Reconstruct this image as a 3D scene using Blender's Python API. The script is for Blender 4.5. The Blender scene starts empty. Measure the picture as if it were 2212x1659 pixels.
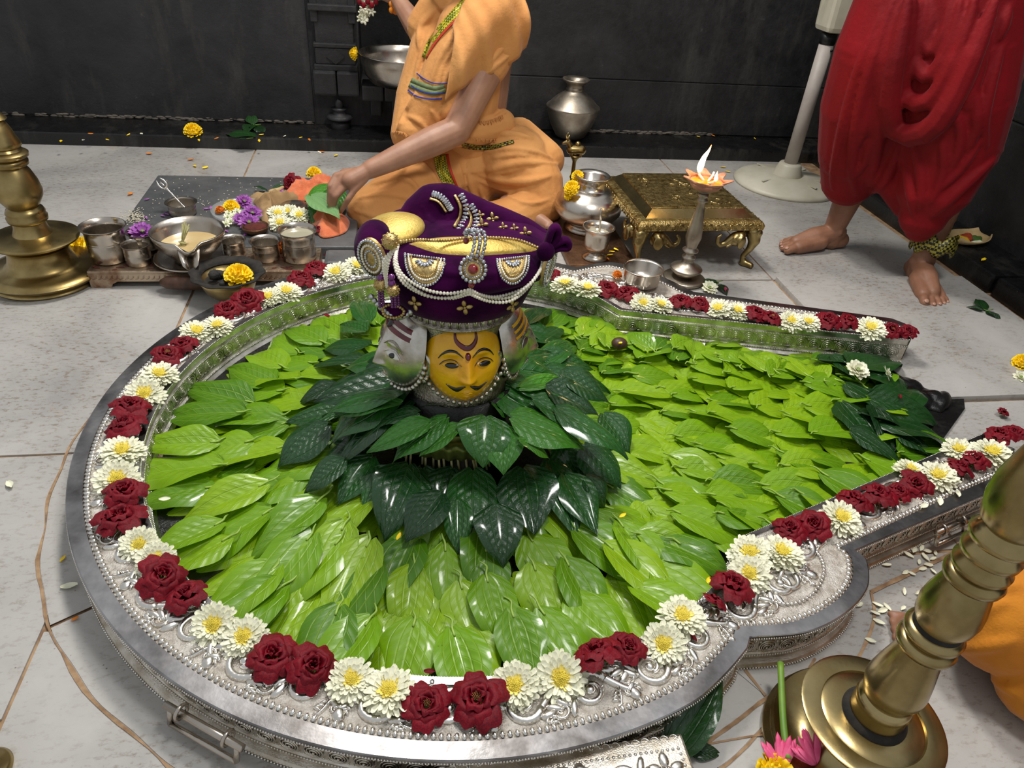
import bpy, bmesh, math, random
from mathutils import Vector, Matrix, Euler, noise
random.seed(7)
SC = bpy.context.scene
COL = SC.collection
PI = math.pi
# ------------------------------------------------------------------ camera
W, H, F = 2212.0, 1659.0, 1534.0
PITCH, ROLL, YAW, HC = math.radians(35.5), math.radians(5.0), math.radians(11.3), 1.05
fwd0 = Vector((math.sin(YAW), math.cos(YAW), 0))
right0 = Vector((math.cos(YAW), -math.sin(YAW), 0))
FWD = fwd0 * math.cos(PITCH) + Vector((0, 0, -math.sin(PITCH)))
UP0 = fwd0 * math.sin(PITCH) + Vector((0, 0, math.cos(PITCH)))
RIGHT = right0 * math.cos(ROLL) + UP0 * math.sin(ROLL)
UP = UP0 * math.cos(ROLL) - right0 * math.sin(ROLL)
CAM = Vector((0, 0, HC))
cd = bpy.data.cameras.new('camera')
cd.sensor_width = 36.0
cd.lens = F / W * 36.0
cd.clip_start = 0.02
cam = bpy.data.objects.new('camera', cd)
COL.objects.link(cam)
m = Matrix((RIGHT, UP, -FWD)).transposed().to_4x4()
m.translation = CAM
cam.matrix_world = m
SC.camera = cam


def ray(x, y):
    return FWD + RIGHT * ((x - W / 2) / F) - UP * ((y - H / 2) / F)


def G(x, y, z=0.0):
    r = ray(x, y)
    return CAM + r * ((z - HC) / r.z)


def PY(x, y, Y):
    r = ray(x, y)
    return CAM + r * (Y / r.y)


def depth(p):
    return (Vector(p) - CAM).dot(FWD)


# ------------------------------------------------------------------ world and lights
world = bpy.data.worlds.new('world')
SC.world = world
world.use_nodes = True
bg = world.node_tree.nodes['Background']
bg.inputs[0].default_value = (0.93, 0.96, 1.0, 1)
bg.inputs[1].default_value = 0.46


def area(name, loc, target, size, power, col=(1, 0.97, 0.92), sy=None):
    l = bpy.data.lights.new(name, 'AREA')
    l.energy = power
    l.color = col
    l.shape = 'RECTANGLE'
    l.size = size
    l.size_y = sy or size
    o = bpy.data.objects.new(name, l)
    COL.objects.link(o)
    o.location = loc
    d = Vector(target) - Vector(loc)
    o.rotation_euler = d.to_track_quat('-Z', 'Y').to_euler()
    return o


area('ceiling_lamp_rear', (0.0, 2.45, 2.75), (0.15, 1.5, 0), 0.35, 60, (1, 0.97, 0.92), 0.6)
area('ceiling_lamp_front', (0.75, 0.75, 2.7), (0.8, 1.7, 0), 0.4, 30, (1, 0.98, 0.95), 0.5)
SC.view_settings.view_transform = 'Standard'
SC.view_settings.look = 'None'
SC.view_settings.exposure = 0.12
SC.view_settings.gamma = 1.0
SC.view_settings.use_curve_mapping = False


# ------------------------------------------------------------------ materials
def lin(c):
    if isinstance(c, str):
        c = tuple(int(c[i:i + 2], 16) for i in (0, 2, 4))
    return tuple((v / 255 / 12.92 if v <= 10 else ((v / 255 + .055) / 1.055) ** 2.4) for v in c)


def c4(c):
    return (*lin(c), 1)


class NT:
    def __init__(s, name):
        s.m = bpy.data.materials.new(name)
        s.m.use_nodes = True
        s.t = s.m.node_tree
        s.b = s.t.nodes['Principled BSDF']

    def n(s, typ, **kw):
        o = s.t.nodes.new(typ)
        for k, v in kw.items():
            if k.startswith('i_'):
                key = k[2:].replace('_', ' ')
                o.inputs[key].default_value = v
            elif k.startswith('x'):
                o.inputs[int(k[1:])].default_value = v
            else:
                setattr(o, k, v)
        return o

    def l(s, a, b):
        s.t.links.new(a, b)

    def coord(s, kind='Object'):
        return s.n('ShaderNodeTexCoord').outputs[kind]

    def noise(s, co, scale, detail=4, rough=.55, dist=0):
        o = s.n('ShaderNodeTexNoise', i_Scale=scale, i_Detail=detail, i_Roughness=rough, i_Distortion=dist)
        s.l(co, o.inputs['Vector'])
        return o.outputs['Fac']

    def ramp(s, fac, stops):
        o = s.n('ShaderNodeValToRGB')
        e = o.color_ramp.elements
        while len(e) < len(stops):
            e.new(.5)
        for el, (p, c) in zip(e, stops):
            el.position = p
            el.color = c if len(c) == 4 else (*c, 1)
        s.l(fac, o.inputs[0])
        return o.outputs[0]

    def mix(s, fac, a, b, mode='MIX'):
        o = s.n('ShaderNodeMix', data_type='RGBA', blend_type=mode)
        for i, v in ((0, fac), (6, a), (7, b)):
            if hasattr(v, 'is_linked') or isinstance(v, bpy.types.NodeSocket):
                s.l(v, o.inputs[i])
            else:
                o.inputs[i].default_value = v
        return o.outputs[2]

    def math(s, op, a, b=0.0, c=None):
        o = s.n('ShaderNodeMath', operation=op)
        for i, v in enumerate((a, b, c)):
            if v is None:
                continue
            if isinstance(v, bpy.types.NodeSocket):
                s.l(v, o.inputs[i])
            else:
                o.inputs[i].default_value = v
        return o.outputs[0]

    def bump(s, h, strength, dist=.002):
        o = s.n('ShaderNodeBump', i_Strength=strength, i_Distance=dist)
        s.l(h, o.inputs['Height'])
        s.l(o.outputs[0], s.b.inputs['Normal'])
        return o


def M(name, col, col2=None, scale=6, rough=.5, metal=0, bump=0, bscale=60, rough2=None, spec=.5, sheen=0, sub=0,
      edge=(.35, .65), bdist=.002, coat=0, rand=0, detail=5):
    t = NT(name)
    co = t.coord()
    b = t.b
    b.inputs['Roughness'].default_value = rough
    b.inputs['Metallic'].default_value = metal
    b.inputs['Specular IOR Level'].default_value = spec
    b.inputs['Coat Weight'].default_value = coat
    b.inputs['Coat Roughness'].default_value = .15
    if sheen:
        b.inputs['Sheen Weight'].default_value = sheen
        b.inputs['Sheen Roughness'].default_value = .35
    base = None
    if col2 is not None:
        nz = t.noise(co, scale, detail)
        base = t.ramp(nz, [(edge[0], c4(col)), (edge[1], c4(col2))])
    if rand:
        oi = t.n('ShaderNodeObjectInfo')
        hs = t.n('ShaderNodeHueSaturation')
        v = t.math('MULTIPLY_ADD', oi.outputs['Random'], rand, 1 - rand / 2)
        t.l(v, hs.inputs['Value'])
        if base is None:
            hs.inputs['Color'].default_value = c4(col)
        else:
            t.l(base, hs.inputs['Color'])
        base = hs.outputs[0]
    if base is None:
        b.inputs['Base Color'].default_value = c4(col)
    else:
        t.l(base, b.inputs['Base Color'])
    if rough2 is not None:
        nz2 = t.noise(co, scale * 1.7 + 3, 4)
        mr = t.n('ShaderNodeMapRange', x1=.3, x2=.7, x3=rough, x4=rough2)
        t.l(nz2, mr.inputs[0])
        t.l(mr.outputs[0], b.inputs['Roughness'])
    if bump:
        t.bump(t.noise(co, bscale, 6), bump, bdist)
    return t.m


# metals
m_silver = M('engraved_silver', (222, 216, 205), (176, 164, 146), 30, .26, 1, .55, 420, rough2=.42, bdist=.0012)
m_silver_bright = M('polished_silver', (240, 238, 232), (214, 208, 198), 25, .2, 1, .25, 120, rough2=.34, bdist=.001)
m_silver_field = M('granular_silver', (238, 233, 225), (190, 180, 168), 60, .36, 1, 1.0, 420, rough2=.5, bdist=.003)
m_lip = M('worn_silver_lip', (176, 174, 174), (96, 92, 90), 9, .22, 1, .25, 90, rough2=.4, bdist=.0008)
m_steel = M('stainless_steel', (205, 198, 188), (178, 168, 155), 8, .2, 1, .12, 60, rough2=.34, bdist=.001)
m_steel_dull = M('dull_steel', (186, 176, 160), (150, 138, 122), 14, .34, 1, .35, 220, rough2=.5, bdist=.0008)
m_brass = M('old_brass', (178, 158, 108), (128, 108, 66), 10, .24, 1, .2, 90, rough2=.42, bdist=.0008)
m_brass_pol = M('polished_brass', (178, 160, 114), (132, 114, 72), 9, .18, 1, .15, 60, rough2=.34, bdist=.0008)
m_brass_emb = M('embossed_brass', (206, 180, 118), (146, 118, 62), 40, .27, 1, .9, 150, rough2=.42, bdist=.003)
m_soot = M('soot', (18, 17, 16), (44, 38, 32), 50, .85, 0, .6, 120)
m_copper = M('engraved_copper', (150, 112, 84), (104, 78, 60), 22, .36, 1, .6, 260, rough2=.5)
m_boardsilver = M('stained_silver_board', (190, 172, 150), (128, 92, 66), 16, .32, 1, .6, 160, rough2=.5, edge=(.45, .7))
# stone
m_rosette = M('silver_rosette', (232, 228, 218), (196, 188, 174), 60, .24, 1, .2, 300, rough2=.36, bdist=.0008)


def marble():
    t = NT('stained_white_marble')
    co = t.coord()
    n1 = t.noise(co, 2.2, 7, .62, .6)
    n2 = t.noise(co, 9, 8, .7, .4)
    n3 = t.noise(co, 60, 4, .6)
    base = t.ramp(n1, [(.3, c4((186, 183, 178))), (.5, c4((170, 167, 162))), (.72, c4((144, 142, 140)))])
    mp = t.n('ShaderNodeMapping')
    mp.inputs['Scale'].default_value = (1.2, 2.4, 1)
    t.l(co, mp.inputs['Vector'])
    sp = t.noise(mp.outputs[0], 40, 7, .75)
    spm = t.ramp(sp, [(.52, (0, 0, 0)), (.62, (1, 1, 1))])
    area_m = t.ramp(n1, [(.36, (0, 0, 0)), (.6, (1, 1, 1))])
    k = t.math('MULTIPLY', spm, area_m)
    k = t.math('MULTIPLY', k, .9)
    base = t.mix(k, base, c4((122, 108, 93)))
    st = t.ramp(n2, [(.6, (0, 0, 0)), (.8, (1, 1, 1))])
    k2 = t.math('MULTIPLY', st, .6)
    base = t.mix(k2, base, c4((166, 140, 112)))
    dots = t.n('ShaderNodeTexVoronoi', i_Scale=52.0)
    t.l(co, dots.inputs['Vector'])
    dm = t.ramp(dots.outputs['Distance'], [(.05, (1, 1, 1)), (.09, (0, 0, 0))])
    dm2 = t.math('MULTIPLY', dm, t.ramp(n2, [(.48, (0, 0, 0)), (.6, (.8, .8, .8))]))
    base = t.mix(dm2, base, c4((96, 74, 56)))
    t.l(base, t.b.inputs['Base Color'])
    t.b.inputs['Roughness'].default_value = .3
    mr = t.n('ShaderNodeMapRange', x1=.3, x2=.7, x3=.2, x4=.48)
    t.l(n2, mr.inputs[0])
    t.l(mr.outputs[0], t.b.inputs['Roughness'])
    t.bump(n3, .08, .001)
    return t.m


def blackstone(name, c1, c2, spk=(.62, .74), rough=.55, wet=False):
    t = NT(name)
    co = t.coord()
    n1 = t.noise(co, 3.2, 9, .65, .5)
    n2 = t.noise(co, 24, 7, .7)
    n3 = t.noise(co, 110, 5, .7)
    base = t.ramp(n1, [(.3, c4(c1)), (.7, c4(c2))])
    mp = t.n('ShaderNodeMapping')
    mp.inputs['Scale'].default_value = (1.3, 1, .3)
    t.l(co, mp.inputs['Vector'])
    stq = t.noise(mp.outputs[0], 3.5, 8, .7)
    sm = t.ramp(stq, [(.52, (0, 0, 0)), (.72, (1, 1, 1))])
    base = t.mix(t.math('MULTIPLY', sm, .75), base, c4((68, 66, 62)))
    sp = t.ramp(n2, [(spk[0], (0, 0, 0)), (spk[1], (1, 1, 1))])
    base = t.mix(t.math('MULTIPLY', t.math('MULTIPLY', sp, t.ramp(n1, [(.4, (0, 0, 0)), (.65, (1, 1, 1))])), .5), base, c4((104, 99, 92)))
    t.l(base, t.b.inputs['Base Color'])
    mr = t.n('ShaderNodeMapRange', x1=.3, x2=.7, x3=rough - .2, x4=rough + .2)
    t.l(n2, mr.inputs[0])
    t.l(mr.outputs[0], t.b.inputs['Roughness'])
    s = t.math('ADD', t.math('MULTIPLY', n2, .7), t.math('MULTIPLY', n3, .3))
    t.bump(s, .5 if not wet else .6, .006)
    return t.m


m_marble = marble()
m_wall = blackstone('black_stone_wall', (13, 13, 15), (44, 43, 44))
m_ledge = blackstone('wet_black_ledge', (12, 12, 13), (22, 21, 21), (.66, .78), .34, True)
m_slabgrey = blackstone('grey_stone_slab', (70, 72, 74), (98, 98, 98), (.6, .7), .4)
m_wetstone = blackstone('wet_black_stone', (8, 8, 9), (20, 19, 18), (.75, .85), .25, True)
m_grout = M('tan_grout', (176, 146, 112), (128, 98, 70), 30, .9, 0, .8, 90)
m_baseearth = M('dark_bedding', (40, 34, 28), (60, 50, 40), 20, .9)


def leaf_mat(name, lo, mid, hi, vein, rough, coat, bumpk, veinmix=.35, sub=.25):
    t = NT(name)
    uv = t.coord('UV')
    sep = t.n('ShaderNodeSeparateXYZ')
    t.l(uv, sep.inputs[0])
    u, v = sep.outputs[0], sep.outputs[1]
    oi = t.n('ShaderNodeObjectInfo')
    base = t.ramp(oi.outputs['Random'], [(0, c4(lo)), (.45, c4(mid)), (1, c4(hi))])
    co = t.coord()
    mott = t.noise(co, 28, 4)
    base = t.mix(t.ramp(mott, [(.35, (.0, .0, .0)), (.75, (.32, .32, .32))]), base, c4(lo))
    av = t.math('ABSOLUTE', t.math('SUBTRACT', v, .5))
    av = t.math('MULTIPLY', av, 2.0)          # 0 centre .. 1 edge
    rows = None
    for pos, wd in ((0.0, .035), (.3, .028), (.62, .022)):
        d = t.math('ABSOLUTE', t.math('SUBTRACT', av, pos))
        r = t.n('ShaderNodeMapRange', x1=0.0, x2=wd * 1.6, x3=1.0, x4=0.0)
        t.l(d, r.inputs[0])
        rows = r.outputs[0] if rows is None else t.math('MAXIMUM', rows, r.outputs[0])
    # cross veins slanting forward
    ph = t.math('ADD', t.math('MULTIPLY', u, 52.0), t.math('MULTIPLY', av, -16.0))
    cr = t.math('SINE', ph)
    crv = t.n('ShaderNodeMapRange', x1=.9, x2=1.0, x3=0.0, x4=.45)
    t.l(cr, crv.inputs[0])
    vv = t.math('MAXIMUM', rows, crv.outputs[0])
    base = t.mix(t.math('MULTIPLY', vv, veinmix), base, c4(vein))
    spots = t.noise(co, 150, 2, .5)
    sm = t.ramp(spots, [(.72, (0, 0, 0)), (.78, (.6, .6, .6))])
    base = t.mix(sm, base, c4((46, 60, 14)))
    t.l(base, t.b.inputs['Base Color'])
    t.b.inputs['Roughness'].default_value = rough
    t.b.inputs['Coat Weight'].default_value = coat
    t.b.inputs['Coat Roughness'].default_value = .12
    t.b.inputs['Subsurface Weight'].default_value = 0
    tr = t.n('ShaderNodeBsdfTranslucent')
    t.l(base, tr.inputs['Color'])
    mx = t.n('ShaderNodeMixShader', x0=sub)
    t.l(t.b.outputs[0], mx.inputs[1])
    t.l(tr.outputs[0], mx.inputs[2])
    out = t.t.nodes['Material Output']
    t.l(mx.outputs[0], out.inputs[0])
    quilt = t.math('MULTIPLY', t.math('ADD', cr, 1.0), .3)
    hgt = t.math('SUBTRACT', t.math('ADD', quilt, t.math('MULTIPLY', mott, .8)), vv)
    t.bump(hgt, bumpk, .0022)
    return t.m


m_leaf_l = leaf_mat('bright_betel_leaf', (74, 124, 8), (120, 168, 12), (152, 190, 20), (168, 208, 70), .38, .36, .5)
m_leaf_d = leaf_mat('dark_betel_leaf', (16, 58, 22), (26, 76, 28), (44, 104, 34), (92, 140, 70), .26, .65, .9, .3, .1)
m_leaf_vd = leaf_mat('deep_green_leaf', (14, 46, 16), (22, 60, 20), (30, 74, 24), (60, 104, 50), .3, .3, .6, .25, .08)
m_leaf_m = leaf_mat('mid_green_leaf', (34, 96, 22), (56, 124, 30), (84, 152, 40), (130, 178, 84), .28, .55, .8, .35, .15)
m_leaf_p = leaf_mat('pale_leaf_underside', (112, 158, 96), (124, 168, 106), (134, 176, 114), (170, 200, 150), .5, .1, .6, .4, .2)
m_petiole = M('pale_petiole', (168, 196, 92), (130, 164, 60), 30, .5)
m_stem_g = M('green_stem', (116, 150, 46), (92, 130, 40), 20, .5)
# petals
m_rose = M('rose_petal', (132, 2, 26), (84, 1, 16), 16, .5, 0, .35, 60, spec=.25, rand=.35)
m_rose_heart = M('rose_stamen', (196, 150, 96), (170, 110, 60), 120, .7, 0, .6, 240)
m_mum = M('white_petal', (242, 241, 220), (230, 229, 196), 20, .5, 0, .2, 80, rand=.06)
m_mum_in = M('pale_yellow_petal', (250, 238, 140), (252, 228, 96), 30, .5, 0, .2, 80)
m_mum_y = M('yellow_disc_floret', (252, 224, 60), (250, 236, 110), 60, .55, 0, .6, 200)
m_marigold = M('marigold_petal', (255, 226, 16), (250, 204, 8), 40, .55, 0, .3, 80)
m_marigold_o = M('orange_marigold_petal', (232, 140, 10), (214, 110, 6), 40, .55, 0, .3, 80)
m_purple_fl = M('purple_petal', (140, 52, 150), (180, 110, 190), 50, .5)
m_pink_fl = M('pink_petal', (236, 110, 150), (214, 70, 120), 30, .5)
# cloth and skin
m_orange = M('saffron_cotton', (212, 152, 88), (196, 132, 70), 5, .85, 0, .4, 45, sheen=.1, bdist=.006)
m_mustard = M('mustard_cotton', (206, 130, 20), (184, 108, 12), 6, .85, 0, .4, 240, sheen=.2)
m_red = M('crimson_silk_cotton', (130, 8, 18), (104, 5, 13), 4, .72, 0, .35, 110, spec=.22, sheen=.05, bdist=.003)
m_skin = M('brown_skin', (168, 124, 98), (150, 106, 82), 14, .5, 0, .25, 220, bdist=.0008)
m_skin2 = M('brown_skin_deep', (150, 106, 82), (128, 88, 66), 14, .5, 0, .3, 200, bdist=.0008)
m_hair = M('black_hair', (14, 12, 11), (28, 24, 22), 60, .5, 0, .8, 120)
m_velvet = M('purple_velvet', (62, 6, 58), (34, 2, 36), 14, 1.0, 0, .5, 60, spec=.08, sheen=.06, bdist=.003)
m_gold = M('gold_brocade', (206, 178, 92), (184, 152, 66), 30, .42, .45, .5, 240, sheen=.1)
m_goldtrim = M('gold_trim', (214, 188, 128), (170, 140, 84), 90, .35, .8, .6, 300)
m_pearl = M('pearl', (240, 234, 214), None, 6, .22, 0, 0, 10, coat=.6)
m_gem = M('clear_gem', (225, 228, 232), (150, 152, 160), 200, .08, .8)
m_garnet = M('garnet_gem', (130, 4, 18), None, 6, .08, 0, 0, 10, coat=1)
m_purplebead = M('purple_bead', (104, 22, 110), None, 6, .15, .3, 0, 10, coat=1)
m_yellowpaint = M('turmeric_paint', (246, 192, 10), (226, 160, 4), 14, .34, 0, .7, 50, coat=.45, bdist=.0025)
m_blackpaint = M('kohl_paint', (14, 12, 12), None, 6, .25, 0, 0, 10, coat=.6)
m_redpaint = M('kumkum_paint', (112, 8, 24), (84, 4, 18), 40, .3, 0, .3, 120, coat=.6)
m_whitepaint = M('white_paint', (235, 232, 224), None, 6, .4)
m_masksilver = M('mask_silver', (222, 218, 208), (178, 172, 158), 26, .22, 1, .3, 80, rough2=.36, bdist=.0012)
m_engrave = M('dark_engraved_silver', (182, 176, 162), (122, 114, 100), 60, .32, 1, .9, 260, bdist=.002)
m_plastic = M('cream_plastic', (200, 196, 178), (184, 178, 158), 8, .45, 0, .1, 60)
m_polegrey = M('painted_steel_pole', (186, 178, 170), (170, 160, 152), 10, .5, 0, .15, 200)
m_black = M('black_plastic', (14, 14, 15), None, 6, .4)
m_wood = M('turned_wood', (86, 56, 38), (58, 36, 24), 30, .5, 0, .3, 90)
m_peach = M('peach_towel', (226, 128, 84), (204, 104, 66), 20, .95, 0, 1.0, 300, sheen=.4)
m_tan = M('tan_cloth', (168, 138, 96), (146, 116, 78), 12, .9, 0, .5, 200)
m_milk = M('milky_liquid', (206, 182, 132), (190, 162, 108), 10, .08, 0, 0, 10, coat=.6)
m_water = M('clear_water', (170, 164, 140), None, 6, .04, 0, 0, 10, coat=.8)
m_oil = M('lamp_oil', (224, 142, 20), (240, 170, 40), 20, .08, 0, 0, 10, coat=.8)
m_clay = M('pink_clay', (196, 140, 112), (170, 110, 84), 30, .5)
m_grass = M('dry_grass', (186, 182, 130), (150, 142, 88), 60, .7, rand=.3)
m_rice = M('rice_grains', (206, 198, 176), None, 6, .7)
m_kumkum = M('kumkum_powder', (92, 36, 24), (70, 26, 18), 60, .95, 0, .8, 200)
m_charcoal = M('charcoal', (22, 21, 21), (46, 44, 42), 40, .8, 0, 1.0, 80, bdist=.006)
m_greenband = M('olive_band', (112, 126, 84), (98, 112, 72), 40, .7)
m_blueline = M('blue_thread', (30, 50, 150), None, 6, .7)
m_leafplate = M('dry_leaf_plate', (198, 172, 124), (172, 146, 100), 20, .8, 0, .6, 60)
m_foody = M('yellow_food', (228, 186, 30), (210, 160, 20), 80, .8, 0, .8, 150)
m_foodr = M('red_food', (168, 62, 22), (140, 44, 18), 80, .7, 0, .8, 150)
m_foodg = M('green_food', (66, 100, 30), (48, 80, 24), 80, .7, 0, .8, 150)


def zari(name, c1, c2, scale):
    t = NT(name)
    ch = t.n('ShaderNodeTexChecker', i_Scale=scale)
    ch.inputs['Color1'].default_value = c4(c1)
    ch.inputs['Color2'].default_value = c4(c2)
    t.l(t.coord(), ch.inputs['Vector'])
    t.l(ch.outputs[0], t.b.inputs['Base Color'])
    t.b.inputs['Roughness'].default_value = .45
    t.b.inputs['Metallic'].default_value = .25
    t.bump(ch.outputs['Fac'], .4, .001)
    return t.m


m_zari = zari('gold_green_zari', (206, 190, 50), (84, 100, 26), 150)
m_zari_dk = zari('gold_black_zari', (150, 140, 50), (22, 24, 14), 120)
m_redline = M('red_selvedge', (190, 52, 30), None, 6, .7)


def flame_mat():
    t = NT('flame')
    t.t.nodes.remove(t.b)
    e = t.n('ShaderNodeEmission', i_Strength=9.0)
    uv = t.coord('Generated')
    sep = t.n('ShaderNodeSeparateXYZ')
    t.l(uv, sep.inputs[0])
    r = t.ramp(sep.outputs[2], [(0, (1, .5, .12, 1)), (.3, (1, .86, .5, 1)), (.7, (1, .8, .42, 1)), (1, (1, .28, .04, 1))])
    t.l(r, e.inputs['Color'])
    t.l(e.outputs[0], t.t.nodes['Material Output'].inputs[0])
    return t.m


m_flame = flame_mat()


def glass_mat():
    t = NT('clear_glass')
    t.b.inputs['Roughness'].default_value = .03
    t.b.inputs['Alpha'].default_value = .16
    t.b.inputs['Base Color'].default_value = (.85, .88, .88, 1)
    return t.m


m_glass = glass_mat()
# ------------------------------------------------------------------ mesh helpers
V = Vector


def basis(d, up=(0, 0, 1)):
    d = V(d).normalized()
    u = V(up)
    s = d.cross(u)
    if s.length < 1e-5:
        s = d.cross(V((0, 1, 0)))
    s.normalize()
    return s, d, s.cross(d).normalized()


def catmull(pts, n=8, closed=False):
    pts = [V(p) for p in pts]
    out = []
    N = len(pts)
    rng = N if closed else N - 1
    for i in range(rng):
        if closed:
            p0, p1, p2, p3 = (pts[(i + k) % N] for k in (-1, 0, 1, 2))
        else:
            p0, p1, p2, p3 = pts[max(i - 1, 0)], pts[i], pts[i + 1], pts[min(i + 2, N - 1)]
        for j in range(n):
            t = j / n
            out.append(.5 * ((2 * p1) + (p2 - p0) * t + (2 * p0 - 5 * p1 + 4 * p2 - p3) * t * t + (3 * p1 - p0 - 3 * p2 + p3) * t ** 3))
    if not closed:
        out.append(pts[-1])
    return out


def resample(pts, n):
    pts = [V(p) for p in pts]
    L = [0]
    for a, b in zip(pts, pts[1:]):
        L.append(L[-1] + (b - a).length)
    out = []
    k = 0
    for i in range(n):
        t = L[-1] * i / (n - 1)
        while k < len(pts) - 2 and L[k + 1] < t:
            k += 1
        d = L[k + 1] - L[k]
        out.append(pts[k].lerp(pts[k + 1], (t - L[k]) / d if d > 0 else 0))
    return out


class MB:
    def __init__(s):
        s.v, s.f, s.uv = [], [], None

    def add(s, vs, fs):
        o = len(s.v)
        s.v += [V(p) for p in vs]
        s.f += [tuple(o + i for i in f) for f in fs]
        return s

    def box(s, c, size, rz=0, taper=1.0):
        x, y, z = [q / 2 for q in size]
        R = Matrix.Rotation(rz, 3, 'Z')
        vs = []
        for dz, k in ((-z, 1), (z, taper)):
            for dx, dy in ((-x, -y), (x, -y), (x, y), (-x, y)):
                vs.append(V(c) + R @ V((dx * k, dy * k, dz)))
        return s.add(vs, [(3, 2, 1, 0), (4, 5, 6, 7), (0, 1, 5, 4), (1, 2, 6, 5), (2, 3, 7, 6), (3, 0, 4, 7)])

    def lathe(s, prof, n=32, c=(0, 0, 0), axis=None, caps=True):
        c = V(c)
        if axis is None:
            X, Y, Z = V((1, 0, 0)), V((0, 1, 0)), V((0, 0, 1))
        else:
            X, Z, Y = basis(axis)
            Y = Z.cross(X)
        vs, fs = [], []
        for r, z in prof:
            for i in range(n):
                a = 2 * PI * i / n
                vs.append(c + X * (r * math.cos(a)) + Y * (r * math.sin(a)) + Z * z)
        for k in range(len(prof) - 1):
            for i in range(n):
                j = (i + 1) % n
                fs.append((k * n + i, k * n + j, (k + 1) * n + j, (k + 1) * n + i))
        if caps:
            if prof[0][0] > 1e-6:
                fs.append(tuple(reversed(range(n))))
            if prof[-1][0] > 1e-6:
                fs.append(tuple(range((len(prof) - 1) * n, len(prof) * n)))
        return s.add(vs, fs)

    def tube(s, pts, rad, n=8, caps=True, flat=1.0, closed=False, up=(0, 0, 1)):
        pts = [V(p) for p in pts]
        N = len(pts)
        if not isinstance(rad, (list, tuple)):
            rad = [rad] * N
        vs, fs = [], []
        prev = None
        for i, p in enumerate(pts):
            if closed:
                d = pts[(i + 1) % N] - pts[i - 1]
            else:
                d = pts[min(i + 1, N - 1)] - pts[max(i - 1, 0)]
            if d.length < 1e-9:
                d = V((0, 0, 1))
            d.normalize()
            if prev is None:
                X, _, Z = basis(d, up)
            else:
                X = prev - d * prev.dot(d)
                if X.length < 1e-6:
                    X = basis(d, up)[0]
                X.normalize()
                Z = X.cross(d)
            prev = X
            for k in range(n):
                a = 2 * PI * k / n
                vs.append(p + X * (rad[i] * math.cos(a)) + Z * (rad[i] * flat * math.sin(a)))
        for i in range(N if closed else N - 1):
            for k in range(n):
                j = (k + 1) % n
                a, b = i * n, ((i + 1) % N) * n
                fs.append((a + k, a + j, b + j, b + k))
        if caps and not closed:
            fs.append(tuple(reversed(range(n))))
            fs.append(tuple(range((N - 1) * n, N * n)))
        return s.add(vs, fs)

    def capsule(s, a, b, ra, rb, n=14, flat=1.0, up=(0, 0, 1)):
        a, b = V(a), V(b)
        d = (b - a)
        L = d.length
        d = d.normalized() if L > 1e-6 else V((0, 0, 1))
        pts, rr = [], []
        for k in range(4, 0, -1):
            t = math.sin(k / 4 * PI / 2) * .999
            pts.append(a - d * ra * t)
            rr.append(ra * math.sqrt(max(1 - t * t, .0015)))
        pts += [a, a.lerp(b, .5), b]
        rr += [ra, (ra + rb) / 2, rb]
        for k in range(1, 5):
            t = math.sin(k / 4 * PI / 2) * .999
            pts.append(b + d * rb * t)
            rr.append(rb * math.sqrt(max(1 - t * t, .0015)))
        return s.tube(pts, rr, n, True, flat, False, up)

    def chain(s, pts, rad, n=14, flat=1.0, up=(0, 0, 1)):
        """overlapping tapered capsules through joints (for remeshing)"""
        for i in range(len(pts) - 1):
            s.capsule(pts[i], pts[i + 1], rad[i], rad[i + 1], n, flat, up)
        return s

    def ell(s, c, r, rot=None, nu=18, nv=12):
        c = V(c)
        R = rot if rot is not None else Matrix.Identity(3)
        vs = [c + R @ V((0, 0, -r[2]))]
        for j in range(1, nv):
            a = PI * j / nv - PI / 2
            for i in range(nu):
                b = 2 * PI * i / nu
                vs.append(c + R @ V((r[0] * math.cos(a) * math.cos(b), r[1] * math.cos(a) * math.sin(b), r[2] * math.sin(a))))
        vs.append(c + R @ V((0, 0, r[2])))
        fs = []
        for i in range(nu):
            fs.append((0, 1 + (i + 1) % nu, 1 + i))
        for j in range(nv - 2):
            for i in range(nu):
                a, b = 1 + j * nu, 1 + (j + 1) * nu
                fs.append((a + i, a + (i + 1) % nu, b + (i + 1) % nu, b + i))
        t = len(vs) - 1
        a = 1 + (nv - 2) * nu
        for i in range(nu):
            fs.append((a + i, a + (i + 1) % nu, t))
        return s.add(vs, fs)

    def torus(s, c, R, r, axis=(0, 0, 1), n=24, m=8, arc=(0, 2 * PI)):
        X, Z, Y = basis(axis)
        Y = Z.cross(X)
        c = V(c)
        full = abs(arc[1] - arc[0] - 2 * PI) < 1e-4
        pts = [c + X * (R * math.cos(arc[0] + (arc[1] - arc[0]) * i / n)) + Y * (R * math.sin(arc[0] + (arc[1] - arc[0]) * i / n)) for i in range(n if full else n + 1)]
        return s.tube(pts, r, m, not full, 1.0, full, axis)

    def prism(s, poly, z0, z1):
        n = len(poly)
        vs = [V((p[0], p[1], z0)) for p in poly] + [V((p[0], p[1], z1)) for p in poly]
        ar = sum(poly[i][0] * poly[(i + 1) % n][1] - poly[(i + 1) % n][0] * poly[i][1] for i in range(n))
        fs = [tuple(reversed(range(n))), tuple(range(n, 2 * n))]
        for i in range(n):
            j = (i + 1) % n
            fs.append((i, j, n + j, n + i))
        if ar < 0:
            fs = [tuple(reversed(f)) for f in fs]
        return s.add(vs, fs)

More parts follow.
